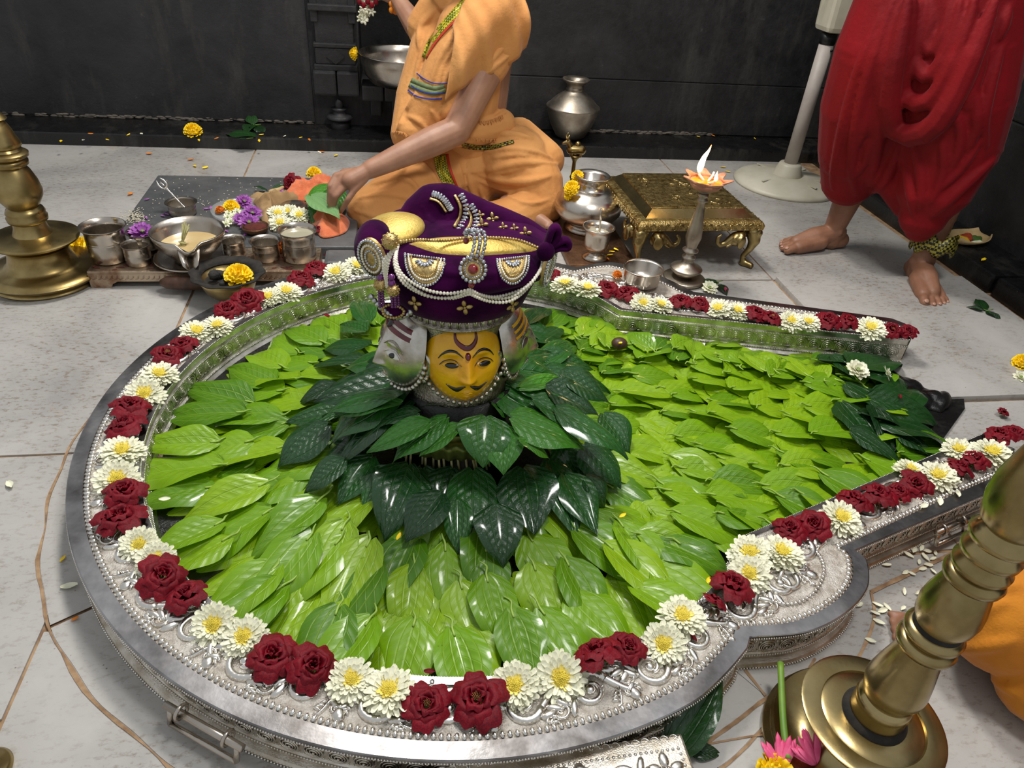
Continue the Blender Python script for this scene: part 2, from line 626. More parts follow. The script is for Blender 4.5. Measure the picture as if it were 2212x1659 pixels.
    def grid(s, fn, nu, nv, closed_u=False, flip=False):
        vs = [V(fn(i / nu, j / nv)) for j in range(nv + 1) for i in range(nu if closed_u else nu + 1)]
        w = nu if closed_u else nu + 1
        fs = []
        for j in range(nv):
            for i in range(nu):
                k = (i + 1) % w
                q = (j * w + i, j * w + k, (j + 1) * w + k, (j + 1) * w + i)
                fs.append(tuple(reversed(q)) if flip else q)
        return s.add(vs, fs)

    def strip(s, a, b, flip=False):
        n = len(a)
        vs = list(a) + list(b)
        fs = [((i + 1), i, n + i, n + i + 1) if flip else (i, i + 1, n + i + 1, n + i) for i in range(n - 1)]
        return s.add(vs, fs)

    def xf(s, mtx):
        s.v = [mtx @ p for p in s.v]
        return s

    def mesh(s, name, mat, smooth=True, sharp=None):
        me = bpy.data.meshes.new(name)
        me.from_pydata([tuple(p) for p in s.v], [], s.f)
        if s.uv:
            l = me.uv_layers.new(name='UVMap')
            for lp in me.loops:
                l.data[lp.index].uv = s.uv[lp.vertex_index]
        me.validate()
        if mat:
            me.materials.append(mat)
        if smooth:
            me.shade_smooth()
            if sharp:
                me.set_sharp_from_angle(angle=math.radians(sharp))
        me.update()
        return me

    def build(s, name, mat, parent=None, smooth=True, bevel=0, sharp=None, world=False, remesh=0, relax=0, solid=0, sub=0):
        if world and parent is not None:
            rt = parent
            while rt.parent is not None:
                rt = rt.parent
            o = ORG[rt.name]
            s.v = [p - o for p in s.v]
        me = s.mesh(name, mat, smooth and not remesh, sharp)
        if bevel:
            bm = bmesh.new()
            bm.from_mesh(me)
            bmesh.ops.bevel(bm, geom=bm.edges[:], offset=bevel, segments=2, affect='EDGES', profile=.6)
            bm.to_mesh(me)
            bm.free()
        ob = link(name, me, parent)
        if remesh:
            r = ob.modifiers.new('r', 'REMESH')
            r.mode = 'VOXEL'
            r.voxel_size = remesh
            if relax:
                k = ob.modifiers.new('s', 'SMOOTH')
                k.iterations = relax
                k.factor = .5
        if solid:
            k = ob.modifiers.new('t', 'SOLIDIFY')
            k.thickness = solid
            k.offset = 0
        if sub:
            k = ob.modifiers.new('u', 'SUBSURF')
            k.levels = k.render_levels = sub
        if remesh or solid or sub:
            dg = bpy.context.evaluated_depsgraph_get()
            ne = bpy.data.meshes.new_from_object(ob.evaluated_get(dg))
            ob.modifiers.clear()
            ob.data = ne
            ne.name = name
            ne.shade_smooth()
            if not ne.materials and mat:
                ne.materials.append(mat)
        return ob


ORG = {}


def link(name, data, parent=None):
    o = bpy.data.objects.new(name, data)
    COL.objects.link(o)
    if parent is not None:
        o.parent = parent
    return o


def tag(o, label, cat=None, group=None):
    o['label'] = label
    if cat:
        o['category'] = cat
    if group:
        o['group'] = group
    return o


def thing(name, label, cat, loc=(0, 0, 0), rz=0, group=None):
    o = link(name, None)
    o.empty_display_size = .05
    o.location = V(loc)
    o.rotation_euler = (0, 0, rz)
    ORG[o.name] = V(loc)
    return tag(o, label, cat, group)


def struct(o):
    o['kind'] = 'structure'
    return o


def kids(o):
    return [c for c in ALLK.get(o.name, [])]


def copy_tree(o, parent=None):
    c = o.copy()
    COL.objects.link(c)
    if parent is not None:
        c.parent = parent
    for ch in o.children:
        copy_tree(ch, c)
    return c


from mathutils.bvhtree import BVHTree


def bvh_of(mb):
    return BVHTree.FromPolygons([tuple(p) for p in mb.v], mb.f)


def cast(bv, x, y):
    r = ray(x, y).normalized()
    h = bv.ray_cast(CAM, r)
    return h[0], h[1]


def obj_bvh(o):
    rt = o
    while rt.parent is not None:
        rt = rt.parent
    org = ORG[rt.name]
    me = o.data
    return BVHTree.FromPolygons([tuple(v.co + org) for v in me.vertices], [tuple(p.vertices) for p in me.polygons])



ORD = ['first', 'second', 'third', 'fourth', 'fifth', 'sixth', 'seventh', 'eighth', 'ninth', 'tenth', 'eleventh', 'twelfth', 'thirteenth',
       'fourteenth', 'fifteenth', 'sixteenth', 'seventeenth', 'eighteenth', 'nineteenth', 'twentieth', 'twenty-first', 'twenty-second',
       'twenty-third', 'twenty-fourth']

# ------------------------------------------------------------------ the room
C0 = V((.141, 1.232, 0))
floor_b = MB().prism([(-2.4, -.4), (3.2, -.4), (3.2, 3.9), (-2.4, 3.9)], -.06, -.004)
floor = struct(floor_b.build('floor', m_grout, smooth=False))
tag(floor, 'white marble floor with tan grout lines and brown stains')
g = .004


def slab(x0, x1, y0, y1, z=0.0):
    j = lambda: random.uniform(-.0015, .0015)
    b = MB().prism([(x0 + g + j(), y0 + g + j()), (x1 - g + j(), y0 + g + j()), (x1 - g + j(), y1 - g + j()), (x0 + g + j(), y1 - g + j())], -.03, z)
    return b.build('slab', m_marble, floor, smooth=False)


xs = [-1.9, -.58, .345, 1.268, 1.985]
for i in range(4):
    for (y0, y1) in ((2.0 if i else 1.24, 3.24),):
        slab(xs[i], xs[i + 1], y0, y1)
for (x0, x1, y0, y1) in ((-.58, .345, 1.6, 2.0), (.345, 1.268, 1.6, 2.0), (-1.9, -1.2, .4, 1.24), (-1.2, -.58, .645, 1.24),
                         (-1.2, -.58, -.3, .645), (-.58, .45, -.3, .8), (.45, 1.12, -.3, .825), (1.12, 1.985, -.3, .825), (.45, 1.985, .825, 1.307)):
    slab(x0, x1, y0, y1)
# raised slab right of the spout: its near edge is a small step
slab(1.268, 1.985, 1.307, 2.0, .014)
# border slabs that follow the ring, and the uneven grout joint around them


def arc_poly(r0, r1, a0, a1, n=40):
    o = [(C0.x + r1 * math.cos(a0 + (a1 - a0) * i / n), C0.y + r1 * math.sin(a0 + (a1 - a0) * i / n)) for i in range(n + 1)]
    q = [(C0.x + r0 * math.cos(a0 + (a1 - a0) * i / n), C0.y + r0 * math.sin(a0 + (a1 - a0) * i / n)) for i in range(n + 1)]
    return o, q


def annulus(name, r0f, r1f, a0, a1, z0, z1, mat, parent, n=60):
    b = MB()
    A, B_, A2, B2 = [], [], [], []
    for i in range(n + 1):
        a = a0 + (a1 - a0) * i / n
        d = V((math.cos(a), math.sin(a), 0))
        A.append(C0 + d * r0f(a) + V((0, 0, z1)))
        B_.append(C0 + d * r1f(a) + V((0, 0, z1)))
        A2.append(C0 + d * r0f(a) + V((0, 0, z0)))
        B2.append(C0 + d * r1f(a) + V((0, 0, z0)))
    b.strip(B_, A).strip(B2, B_).strip(A, A2)
    return b.build(name, mat, parent, smooth=False)


jit = lambda a: .826 + .003 * math.sin(9 * a) + .002 * math.sin(31 * a)
wid = lambda a: .004 + .005 * (noise.noise(V((a * 9, 0, 0))) + .15) + .002 * noise.noise(V((a * 60, 3, 0)))
grout = annulus('grout_joint', jit, lambda a: jit(a) + max(wid(a), .0018), math.radians(66), math.radians(312), -.01, .0016, m_grout, floor, 160)
bounds = [66, 139, 179.4, 211, 258, 302]
for a0, a1 in zip(bounds, bounds[1:]):
    annulus('border_slab', lambda a: .7, lambda a: jit(a) - .001, math.radians(a0) + .004, math.radians(a1) - .004, -.01, .001, m_marble, floor, 50)
annulus('border_slab', lambda a: .6, lambda a: .876, math.radians(-57), math.radians(-35), -.01, .0012, m_marble, floor, 24)
for pts, w in (([G(1881, 1280), G(1888, 1335), G(1865, 1400), G(1833, 1452)], .003), ([G(1881, 1280), G(1960, 1242), G(2075, 1188), G(2240, 1110)], .0045),
               ([G(1609, 1449), G(1653, 1504)], .0025), ([G(1700, 1500), G(1655, 1510), G(1590, 1560), G(1490, 1630)], .0035), ([G(2040, 1145), G(2075, 1182)], .002), ([G(1520, 1610), G(1620, 1592), G(1650, 1588)], .0018)):
    p = resample(catmull([q + V((0, 0, .0022)) for q in pts], 6), 24)
    L, R_ = [], []
    for i, q in enumerate(p):
        d = p[min(i + 1, 23)] - p[max(i - 1, 0)]
        s_ = V((-d.y, d.x, 0)).normalized()
        ww = w * (.75 + .6 * abs(noise.noise(q * 40)))
        L.append(q + s_ * ww)
        R_.append(q - s_ * ww)
    MB().strip(R_, L).build('grout_joint', m_grout, floor, smooth=False)

# back wall with its ledge, pilaster and niche
YW = 3.46
NX0, NX1, NZ0, NZ1 = -.125, .36, .225, .75
wb = MB()
wb.box(((-2.4 + NX0) / 2, YW + .2, .9), (NX0 + 2.4, .4, 1.9))
wb.box(((NX1 + 2.6) / 2, YW + .2, .9), (2.6 - NX1, .4, 1.9))
wb.box(((NX0 + NX1) / 2, YW + .2, (NZ0 - .05) / 2), (NX1 - NX0, .4, NZ0 + .05))
wb.box(((NX0 + NX1) / 2, YW + .2, (NZ1 + 1.85) / 2), (NX1 - NX0, .4, 1.85 - NZ1))
wb.box(((NX0 + NX1) / 2, YW + .37, .5), (NX1 - NX0, .06, .7))
wall_back = struct(wb.build('wall_back', m_wall, smooth=False))
tag(wall_back, 'soot black stone back wall with a carved pilaster and niche')


def wallblock(name, x0, x1, z0, z1, d, bev=.004, mat=m_wall, y=YW):
    return MB().box(((x0 + x1) / 2, y - d / 2 + .01, (z0 + z1) / 2), (x1 - x0, d + .02, z1 - z0)).build(name, mat, wall_back, smooth=False, bevel=bev)


# pilaster
wallblock('pilaster_shaft', -.305, -.145, .30, 1.2, .045)
wallblock('pilaster_edge', -.318, -.288, .49, 1.2, .055)
wallblock('pilaster_edge', -.162, -.132, .49, 1.2, .055)
wallblock('pilaster_band', -.325, -.125, .535, .56, .07)
wallblock('pilaster_band', -.315, -.135, .392, .41, .06)
wallblock('pilaster_panel', -.31, -.14, .325, .39, .055)
wallblock('pilaster_band', -.318, -.132, .30, .325, .065)
wallblock('pilaster_base', -.325, -.228, .2, .302, .085, .01)
wallblock('pilaster_base', -.224, -.13, .2, .302, .085, .01)
MB().lathe([(.0, .0), (.055, .002), (.06, .01), (.05, .02), (.03, .024), (.028, .04), (.036, .05)], 20, (-.225, YW - .045, .09)).build('carved_boss', m_wall, wall_back)
MB().ell((-.225, YW - .05, .155), (.018, .012, .026)).build('carved_bud', m_wall, wall_back)
MB().lathe([(.03, -.05), (.042, 0), (.038, .03)], 18, (-.225, YW - .045, .06)).build('carved_boss', m_wall, wall_back)
# carved diamond on the panel
MB().prism([(0, -.03), (.04, 0), (0, .03), (-.04, 0)], 0, .008).xf(Matrix.Translation((-.225, YW - .052, .357)) @ Matrix.Rotation(PI / 2, 4, 'X')).build('carved_diamond', m_wall, wall_back, smooth=False)
# niche sill blocks and their brackets
for x0, x1 in ((-.118, -.025), (-.02, .085), (.09, .2), (.205, .34)):
    wallblock('sill_block', x0, x1, .19, .255, .11, .008)
for x in (-.085, .01, .12, .25):
    wallblock('sill_bracket', x, x + .05, .11, .188, .06, .008)
# wall courses: shallow block faces
random.seed(3)
for (x0, x1, z0, z1) in ((-2.4, -.34, .06, 1.4), (.37, 2.6, .06, .30), (.37, 2.6, .3035, .8), (.37, 1.2, .8035, 1.5)):
    wallblock('stone_block', x0, x1, z0, z1, .008 + random.uniform(-.003, .003), .003)

# ledge in front of the back wall
lb = MB()
lb.box((.8, YW - .1, .02), (6.4, .246, .068))
ledge = struct(lb.build('trim_1', m_ledge, smooth=False, bevel=.008))
tag(ledge, 'wet black stone ledge running along the foot of back wall')
random.seed(5)
mp = MB()
for i in range(420):      # crumbled plaster along the wall foot
    x = random.choice([random.uniform(-1.9, -.35), random.uniform(.95, 1.6)])
    r = random.uniform(.003, .01)
    mp.ell((x, YW - .008, .055 + random.uniform(0, .012)), (r * 2, r * .7, r * .6), None, 7, 5)
mp_o = mp.build('crumbled_plaster', M('plaster', (104, 96, 86), (70, 66, 60), 30, .9, 0, .8, 60), ledge)
mp_o['kind'] = 'stuff'

# right wall and its ledge
XR = 2.22
wr = MB()
wr.box((XR + .2, 1.6, .9), (.4, 4.4, 1.9))
wall_right = struct(wr.build('wall_right', m_wall, smooth=False))
tag(wall_right, 'black stone right wall behind the person in red')
for (y0, y1, z0, z1) in ((.4, 3.4, .05, .46), (.4, 3.4, .464, 1.1)):
    MB().box((XR + .003, (y0 + y1) / 2, (z0 + z1) / 2), (.02, y1 - y0, z1 - z0)).build('stone_block', m_wall, wall_right, smooth=False, bevel=.006)
lr = MB()
for (y0, y1, w) in ((2.83, 3.4, .18), (1.9, 2.82, .235), (.2, 1.89, .225)):
    lr.box((XR - w / 2 + .02, (y0 + y1) / 2, .03), (w, y1 - y0, .07))
trim2 = struct(lr.build('trim_2', m_ledge, smooth=False, bevel=.012))
tag(trim2, 'black stone ledge along the foot of the right wall')
# ------------------------------------------------------------------ silver cover of the base: ring with a tapering spout
ZT = .09
E_ = lambda a: math.exp(-((math.degrees(a) - 62) / 38) ** 2)
Ro = lambda a: .765 + .038 * E_(a)
Ri = lambda a: .642 + .03 * E_(a)


def cpt(r, a):
    return V((r * math.cos(a), r * math.sin(a), 0))


segO, segI = [], []
n_in = V((1.198, -.15, 0))
n_corner = V((.47, -.414, 0))
bul_n = catmull([V((.681, -.461, 0)), V((.690, -.485, 0)), V((.655, -.545, 0)), V((.583, -.592, 0)), V((.500, -.618, 0)), V((.405, -.618, 0))], 8)
a_c = math.atan2(-.62, .405)
segO.append(resample([V((1.2, -.292, 0)), V((.681, -.461, 0))], 30))
segI.append(resample([n_in, n_corner.lerp(n_in, .06)], 30))
segO.append(resample(bul_n, 30))
segI.append(resample([n_corner.lerp(n_in, .06), n_corner] + [cpt(Ri(a_c), a) for a in (math.radians(-44), math.radians(-50), a_c)], 30))
a_f = math.radians(59) - 2 * PI
NA = 160
norm = lambda a: (a + PI) % (2 * PI) - PI
aa = [a_c + (a_f - a_c) * i / (NA - 1) for i in range(NA)]
segO.append([cpt(Ro(norm(a)) - .02 * max(0, 1 - abs(a - a_c) / .2), a) for a in aa])
segI.append([cpt(Ri(norm(a)), a) for a in aa])
bul_f = catmull([cpt(Ro(math.radians(59)), a_f), V((.445, .70, 0)), V((.509, .722, 0)), V((.565, .712, 0)), V((.666, .625, 0)), V((.715, .555, 0)), V((.732, .527, 0))], 8)
f_corner, f_in = V((.478, .425, 0)), V((1.262, .244, 0))
segO.append(resample(bul_f, 34))
segI.append(resample([cpt(Ri(math.radians(59)), a_f), cpt(.665, math.radians(50)), f_corner, f_corner.lerp(f_in, .08)], 34))
segO.append(resample([V((.732, .527, 0)), V((1.275, .36, 0)), V((1.30, .33, 0))], 34))
segI.append(resample([f_corner.lerp(f_in, .08), f_in], 34))
OUT, INN = [], []
for o, i in zip(segO, segI):
    OUT += o if not OUT else o[1:]
    INN += i if not INN else i[1:]
NP = len(OUT)


def rail(w, z, off=0.0, lo=0, hi=None):
    r = []
    for k in range(lo, hi or NP):
        d = OUT[min(k + 1, NP - 1)] - OUT[max(k - 1, 0)]
        nrm = V((-d.y, d.x, 0)).normalized()      # points away from the field or into it
        inn = INN[k] - OUT[k]
        if nrm.dot(inn) < 0:
            nrm = -nrm
        r.append(OUT[k].lerp(INN[k], w) + nrm * off + V((0, 0, z)))
    return r


def rail_in(off, z):
    r = []
    for k in range(NP):
        d = INN[min(k + 1, NP - 1)] - INN[max(k - 1, 0)]
        nrm = V((-d.y, d.x, 0)).normalized()
        if nrm.dot(OUT[k] - INN[k]) > 0:
            nrm = -nrm
        r.append(INN[k] + nrm * off + V((0, 0, z)))
    return r


def wid_at(k):
    return (INN[k] - OUT[k]).length


yoni = thing('silver_base_cover', 'embossed silver ring with a tapering spout enclosing the bed of betel leaves', 'altar cover', C0)


def lipw(k, w_m):
    return w_m / max(wid_at(k), .01)


def rail_m(dm, z):       # distance in metres from the outer edge
    return [OUT[k].lerp(INN[k], lipw(k, dm)) + V((0, 0, z)) for k in range(NP)]


def rail_mi(dm, z):      # distance in metres from the inner edge
    return [INN[k].lerp(OUT[k], lipw(k, dm)) + V((0, 0, z)) for k in range(NP)]


# smooth lip
lip = MB()
lip.strip(rail(0, ZT - .008), rail(0, ZT - .001), True).strip(rail(0, ZT - .001), rail_m(.002, ZT), True).strip(rail_m(.002, ZT), rail_m(.027, ZT), True)
lip.strip(rail_m(.027, ZT), rail_m(.028, ZT - .003), True)
lip.build('outer_lip', m_lip, yoni, sharp=35)
# granular field
fld = MB()
fld.strip(rail_m(.028, ZT - .003), rail_mi(.013, ZT - .003), True)
fld.build('ornament_field', m_silver_field, yoni)
# inner smooth band
ib = MB()
ib.strip(rail_mi(.0135, ZT - .003), rail_mi(.013, ZT), True).strip(rail_mi(.013, ZT), rail_mi(.001, ZT), True).strip(rail_mi(.001, ZT), rail_in(0, ZT - .003), True)
ib.build('inner_lip', m_lip, yoni, sharp=35)
# inner wall
iw = MB()
prof_in = [(0, ZT - .003), (-.004, ZT - .006), (-.004, ZT - .021), (.0, ZT - .023), (.0, ZT - .026), (-.002, ZT - .028), (-.002, .021), (.002, .019), (.002, .016), (0, .014), (.014, .002), (.017, .002), (.017, -.002)]
for (o1, z1), (o2, z2) in zip(prof_in, prof_in[1:]):
    iw.strip(rail_in(o1, z1), rail_in(o2, z2), True)
iw.build('inner_wall', m_masksilver, yoni, sharp=35)
# outer wall
ow = MB()
prof_o = [(0, ZT - .008), (.010, ZT - .010), (.012, ZT - .014), (.012, ZT - .02), (.009, ZT - .022), (.012, ZT - .024), (.012, .03), (.009, .028), (.009, .024), (.012, .022), (.012, .01), (.004, .008), (.0, .004), (.0, .0)]
for (o1, z1), (o2, z2) in zip(prof_o, prof_o[1:]):
    ow.strip(rail(0, z1, o1), rail(0, z2, o2))
ow.build('outer_wall', m_silver, yoni, sharp=35)
# end caps of the two arms
for k in (0, NP - 1):
    MB().add([OUT[k] + V((0, 0, ZT - .003)), INN[k] + V((0, 0, ZT - .003)), INN[k], OUT[k]], [(0, 1, 2, 3)]).build('end_plate', m_silver, yoni, smooth=False)


def walk(pts, step, start=0.0):
    """points with tangents every `step` along a polyline"""
    L = 0
    nxt = start
    out = []
    for a, b in zip(pts, pts[1:]):
        d = (b - a).length
        while nxt <= L + d and d > 0:
            out.append((a.lerp(b, (nxt - L) / d), (b - a).normalized()))
            nxt += step
        L += d
    return out


def bead_row(name, pts, step, r, mat, flat=.7, stretch=.8, q=(7, 5)):
    b = MB()
    for p, t in walk(pts, step):
        R = Matrix.Rotation(math.atan2(t.y, t.x), 3, 'Z')
        b.ell(p, (r * stretch, r, r * flat), R, q[0], q[1])
    o = b.build(name, mat, yoni)
    o['kind'] = 'stuff'
    return o


bead_row('bead_row', rail_m(.034, ZT - .002), .0105, .0062, m_silver_bright, .75, .72, (8, 6))
bead_row('rope_edge', rail_mi(.0005, ZT - .002), .0042, .0022, m_silver_bright, 1, .8, (5, 4))
bead_row('rope_edge', rail_in(.001, ZT - .0245), .0046, .0021, m_silver_bright, 1, .8, (5, 4))
bead_row('rope_edge', rail_in(.003, .0175), .0046, .0023, m_silver_bright, 1, .8, (5, 4))
bead_row('rope_edge', rail_in(.0165, .001), .0062, .003, m_silver_bright, 1, .8, (5, 4))
bead_row('rope_edge', rail(0, ZT - .007, .0), .0042, .002, m_silver_bright, 1, .8, (5, 4))
bead_row('rope_edge', rail(0, .026, .008), .0046, .0021, m_silver_bright, 1, .8, (5, 4))
bead_row('rope_edge', rail(0, .003, -.001), .0052, .0026, m_silver_bright, 1, .8, (5, 4))

# embossed scroll: a spiral with bulb, tail and leaflets; x along the ring, y towards the centre


def spiral(b, cx, cy, r0, r1, a0, turns, t0, t1, n=26, z=.0):
    pts, rr = [], []
    for i in range(n + 1):
        t = i / n
        a = a0 + turns * 2 * PI * t
        r = r0 + (r1 - r0) * t
        pts.append(V((cx + r * math.cos(a), cy + r * math.sin(a), z)))
        rr.append(t0 + (t1 - t0) * t)
    b.tube(pts, rr, 6, True, .8)


sb = MB()
spiral(sb, 0, 0, .027, .008, math.radians(200), 1.2, .0068, .0034)
sb.ell((.001, 0, .001), (.0075, .0075, .005), None, 10, 7)
sb.tube(catmull([(-.025, -.010, 0), (-.036, .002, 0), (-.05, .014, 0), (-.062, .012, 0)], 5), [.0068 - .0002 * i for i in range(16)], 6, True, .8)
for i, (x, y, a) in enumerate(((-.052, -.004, .6), (-.043, -.012, .2), (-.034, -.02, -.3), (.03, .016, 1.2), (.034, .004, .8))):
    sb.ell((x, y, 0), (.0145, .006, .0045), Matrix.Rotation(a, 3, 'Z'), 8, 6)
sb.ell((.044, -.014, 0), (.012, .006, .004), Matrix.Rotation(-.5, 3, 'Z'), 8, 6)
sb.ell((-.055, .022, .0005), (.0085, .011, .0045), Matrix.Rotation(.4, 3, 'Z'), 8, 6)
for i in range(9):
    a = math.radians(20 + 20 * i)
    sb.ell((.017 * math.cos(a), .017 * math.sin(a), 0), (.0022, .0022, .0018), None, 5, 4)
scroll_me = sb.mesh('scroll', m_silver_bright)
sb2 = MB()
sb2.v = [V((p.x, -p.y, p.z)) for p in sb.v]
sb2.f = [tuple(reversed(f)) for f in sb.f]
scroll_me2 = sb2.mesh('scroll', m_silver_bright)
mid = [OUT[k].lerp(INN[k], (.04 + (wid_at(k) - .053) * .5) / wid_at(k)) for k in range(NP)]
for i, (p, t) in enumerate(walk(mid, .104, .05)):
    o = link('scroll', scroll_me if i % 2 else scroll_me2, yoni)
    o.location = p + V((0, 0, ZT - .002))
    o.rotation_euler = (0, 0, math.atan2(t.y, t.x))
    s_ = 1.12 if i % 2 else 1.05
    o.scale = (s_, s_, 1.2)
for i, (p, t) in enumerate(walk(mid, .104, .102)):
    for sgn in (-1, 1):
        n_ = V((-t.y, t.x, 0)) * sgn
        o = link('scroll', scroll_me2 if (i + (sgn > 0)) % 2 else scroll_me, yoni)
        o.location = p + n_ * .019 + V((0, 0, ZT - .0025))
        o.rotation_euler = (0, 0, math.atan2(t.y, t.x) + (PI if sgn > 0 else 0) + .35)
        o.scale = (.5, .5, .9)
# the beaded oval with a swirl on the near bulge
bc = V((.535, -.50, ZT))
ov = MB()
for i in range(54):
    a = 2 * PI * i / 54
    p = bc + Matrix.Rotation(math.radians(38), 3, 'Z') @ V((.082 * math.cos(a), .047 * math.sin(a), 0))
    ov.ell(p, (.0042, .0032, .003), Matrix.Rotation(a, 3, 'Z'), 7, 5)
o = ov.build('beaded_oval', m_silver_bright, yoni)
o['kind'] = 'stuff'
sw = MB()
R38 = Matrix.Translation(bc) @ Matrix.Rotation(math.radians(30), 4, 'Z')
spiral(sw, .022, .002, .019, .006, math.radians(180), -1.0, .005, .0028, 20)
spiral(sw, -.022, -.004, .022, .007, math.radians(0), -.95, .0055, .003, 20)
sw.tube([(-.036, .004, .002), (-.01, .012, .003), (.03, .018, .002)], [.003, .004, .003], 6)
sw.xf(R38)
sw.build('swirl_emblem', m_silver_bright, yoni)
# rosettes along the two walls
rb = MB()
for R_, r_ in ((.0155, .0017), (.0112, .0015), (.0065, .0013)):
    rb.torus((0, (R_ - .0155) * .45, .0), R_, r_, (0, 0, 1), 14, 4)
rb.ell((0, -.006, .0005), (.003, .003, .002), None, 6, 4)
for sx in (-1, 1):
    rb.ell((.0165 * sx, .013, 0), (.003, .003, .002), None, 6, 4)
    rb.ell((.0165 * sx, -.013, 0), (.002, .002, .0015), None, 6, 4)
ros_me = rb.mesh('rosette', m_rosette)
seg_end = [30, 59, 59 + NA - 1, 59 + NA + 32, NP]
inner_path = rail_in(-.002, .0435)
for p, t in walk(inner_path[40:], .0365, .01):
    a = math.atan2(p.y, p.x)
    if p.x < .3 and p.y < -.1:        # the near half of the inner wall faces away
        continue
    n_ = V((-t.y, t.x, 0))
    if n_.dot(-p) < 0 and p.x < .5:
        n_ = -n_
    if p.x >= .5:
        n_ = V((-t.y, t.x, 0)) if V((-t.y, t.x, 0)).y < 0 else V((t.y, -t.x, 0))
    o = link('rosette', ros_me, yoni)
    z_ = V((0, 0, 1))
    xa = z_.cross(n_).normalized()
    o.matrix_local = Matrix.Translation(p) @ Matrix((xa, z_, n_)).transposed().to_4x4()
outer_path = rail(0, .047, .0105)
for p, t in walk(outer_path[:170], .0365, .02):
    n_ = V((-t.y, t.x, 0)).normalized()
    n_ = n_ if n_.dot(p - V((.3, 0, 0))) > 0 else -n_
    n_.z = 0
    n_.normalize()
    z_ = V((0, 0, 1))
    xa = z_.cross(n_).normalized()
    o = link('rosette', ros_me, yoni)
    o.matrix_local = Matrix.Translation(p) @ Matrix((xa, z_, n_)).transposed().to_4x4() @ Matrix.Scale(.9, 4)
# drop handles on the outer wall


def handle(pix, half=.07):
    target = G(*pix, .045) - C0
    k = min(range(NP), key=lambda i: (OUT[i] - V((target.x, target.y, 0))).length)
    d = (OUT[min(k + 1, NP - 1)] - OUT[max(k - 1, 0)]).normalized()
    nrm = V((d.y, -d.x, 0))
    if nrm.dot(OUT[k] - INN[k]) < 0:
        nrm = -nrm
    c = OUT[k] + nrm * .002 + V((0, 0, .052))
    h = MB()
    a, b = c - d * half, c + d * half
    dn = V((0, 0, -.03)) + nrm * .006
    h.tube([a + nrm * .012, b + nrm * .012], .006, 10)
    h.tube([a * .93 + b * .07 + nrm * .012, a * .93 + b * .07 + nrm * .014 + dn], .0045, 8)
    h.tube([b * .93 + a * .07 + nrm * .012, b * .93 + a * .07 + nrm * .014 + dn], .0045, 8)
    h.tube([a * .93 + b * .07 + nrm * .014 + dn, b * .93 + a * .07 + nrm * .014 + dn], .0045, 8)
    ho = h.build('handle', m_steel, yoni)
    for q in (a * .8 + b * .2, b * .8 + a * .2):
        MB().torus(q + nrm * .01, .011, .003, d, 16, 6).build('handle_ring', m_steel, ho)


handle((470, 1550))
handle((2020, 1108), .05)
# the black stone under the leaves, with the wet tip of the spout
st = MB()
poly = [INN[k] * 1.0 for k in range(45, NP - 4)]
poly = [p + C0 for p in poly[::3]]
poly += [V((1.56, 1.44, 0)), V((1.50, 1.33, 0)), V((1.46, 1.27, 0)), V((1.32, 1.16, 0)), V((1.0, 1.05, 0))]
st.prism([(p.x, p.y) for p in poly], .0, .006)
stone = st.build('black_base_stone', m_wetstone, smooth=False)
tag(stone, 'wet black stone base showing at the mouth of the spout', 'stone')
tip = MB()
random.seed(11)
for i in range(26):
    t = i / 25
    p = G(1905 + 140 * t, 800 + 62 * t, .02).lerp(G(1880 + 90 * t, 850 + 25 * t, .01), random.random() * .6)
    tip.ell((p.x, p.y, .006), (random.uniform(.03, .05), random.uniform(.02, .035), random.uniform(.012, .03)), Matrix.Rotation(random.random() * 3, 3, 'Z'), 12, 8)
tip.build('rough_stone_tip', m_wetstone, stone, remesh=.004, relax=2)
# ------------------------------------------------------------------ betel leaves
ORD2 = ORD + ['twenty-fifth', 'twenty-sixth', 'twenty-seventh', 'twenty-eighth', 'twenty-ninth', 'thirtieth', 'thirty-first', 'thirty-second', 'thirty-third', 'thirty-fourth', 'thirty-fifth', 'thirty-sixth', 'thirty-seventh', 'thirty-eighth', 'thirty-ninth', 'fortieth', 'forty-first', 'forty-second', 'forty-third', 'forty-fourth', 'forty-fifth']
LEAF_W = [(0, .24), (.04, .55), (.1, .78), (.2, .95), (.32, 1.0), (.45, .95), (.58, .82), (.7, .63), (.8, .43), (.88, .25), (.94, .12), (1, .0)]


def lw(t):
    for (a, b), (c, d) in zip(LEAF_W, LEAF_W[1:]):
        if a <= t <= c:
            return b + (d - b) * (t - a) / (c - a)
    return 0


def leaf_mesh(name, mat, L, Wd, curl, fold, wave, seed, tipbend=0.0, nu=14, nv=8, side=0.0):
    rnd = random.Random(seed)
    p1, p2 = rnd.random() * 6, rnd.random() * 6
    b = MB()
    uv = []
    for j in range(nu + 1):
        t = j / nu
        w = lw(t) * Wd / 2 * (1 + .04 * math.sin(t * 9 + p1))
        for i in range(nv + 1):
            v = -1 + 2 * i / nv
            x = w * v
            y = L * t
            if t < .14:
                y -= L * .055 * (1 - t / .14) * math.sin(abs(v) * PI * .75)
            z = fold * abs(x) - curl * L * t * t + wave * Wd * abs(v) ** 2 * math.sin(t * 7 + p2 + (1.3 if v > 0 else 0)) - tipbend * L * max(0, t - .6) ** 2
            z += .006 * Wd / .08 * math.sin(abs(v) * PI) * math.sin(PI * t)
            x += side * L * t * t
            b.v.append(V((x, y, z)))
            uv.append((t, (v + 1) / 2))
    for j in range(nu):
        for i in range(nv):
            a = j * (nv + 1) + i
            b.f.append((a, a + 1, a + nv + 2, a + nv + 1))
    b.uv = uv
    return b.mesh(name, mat)


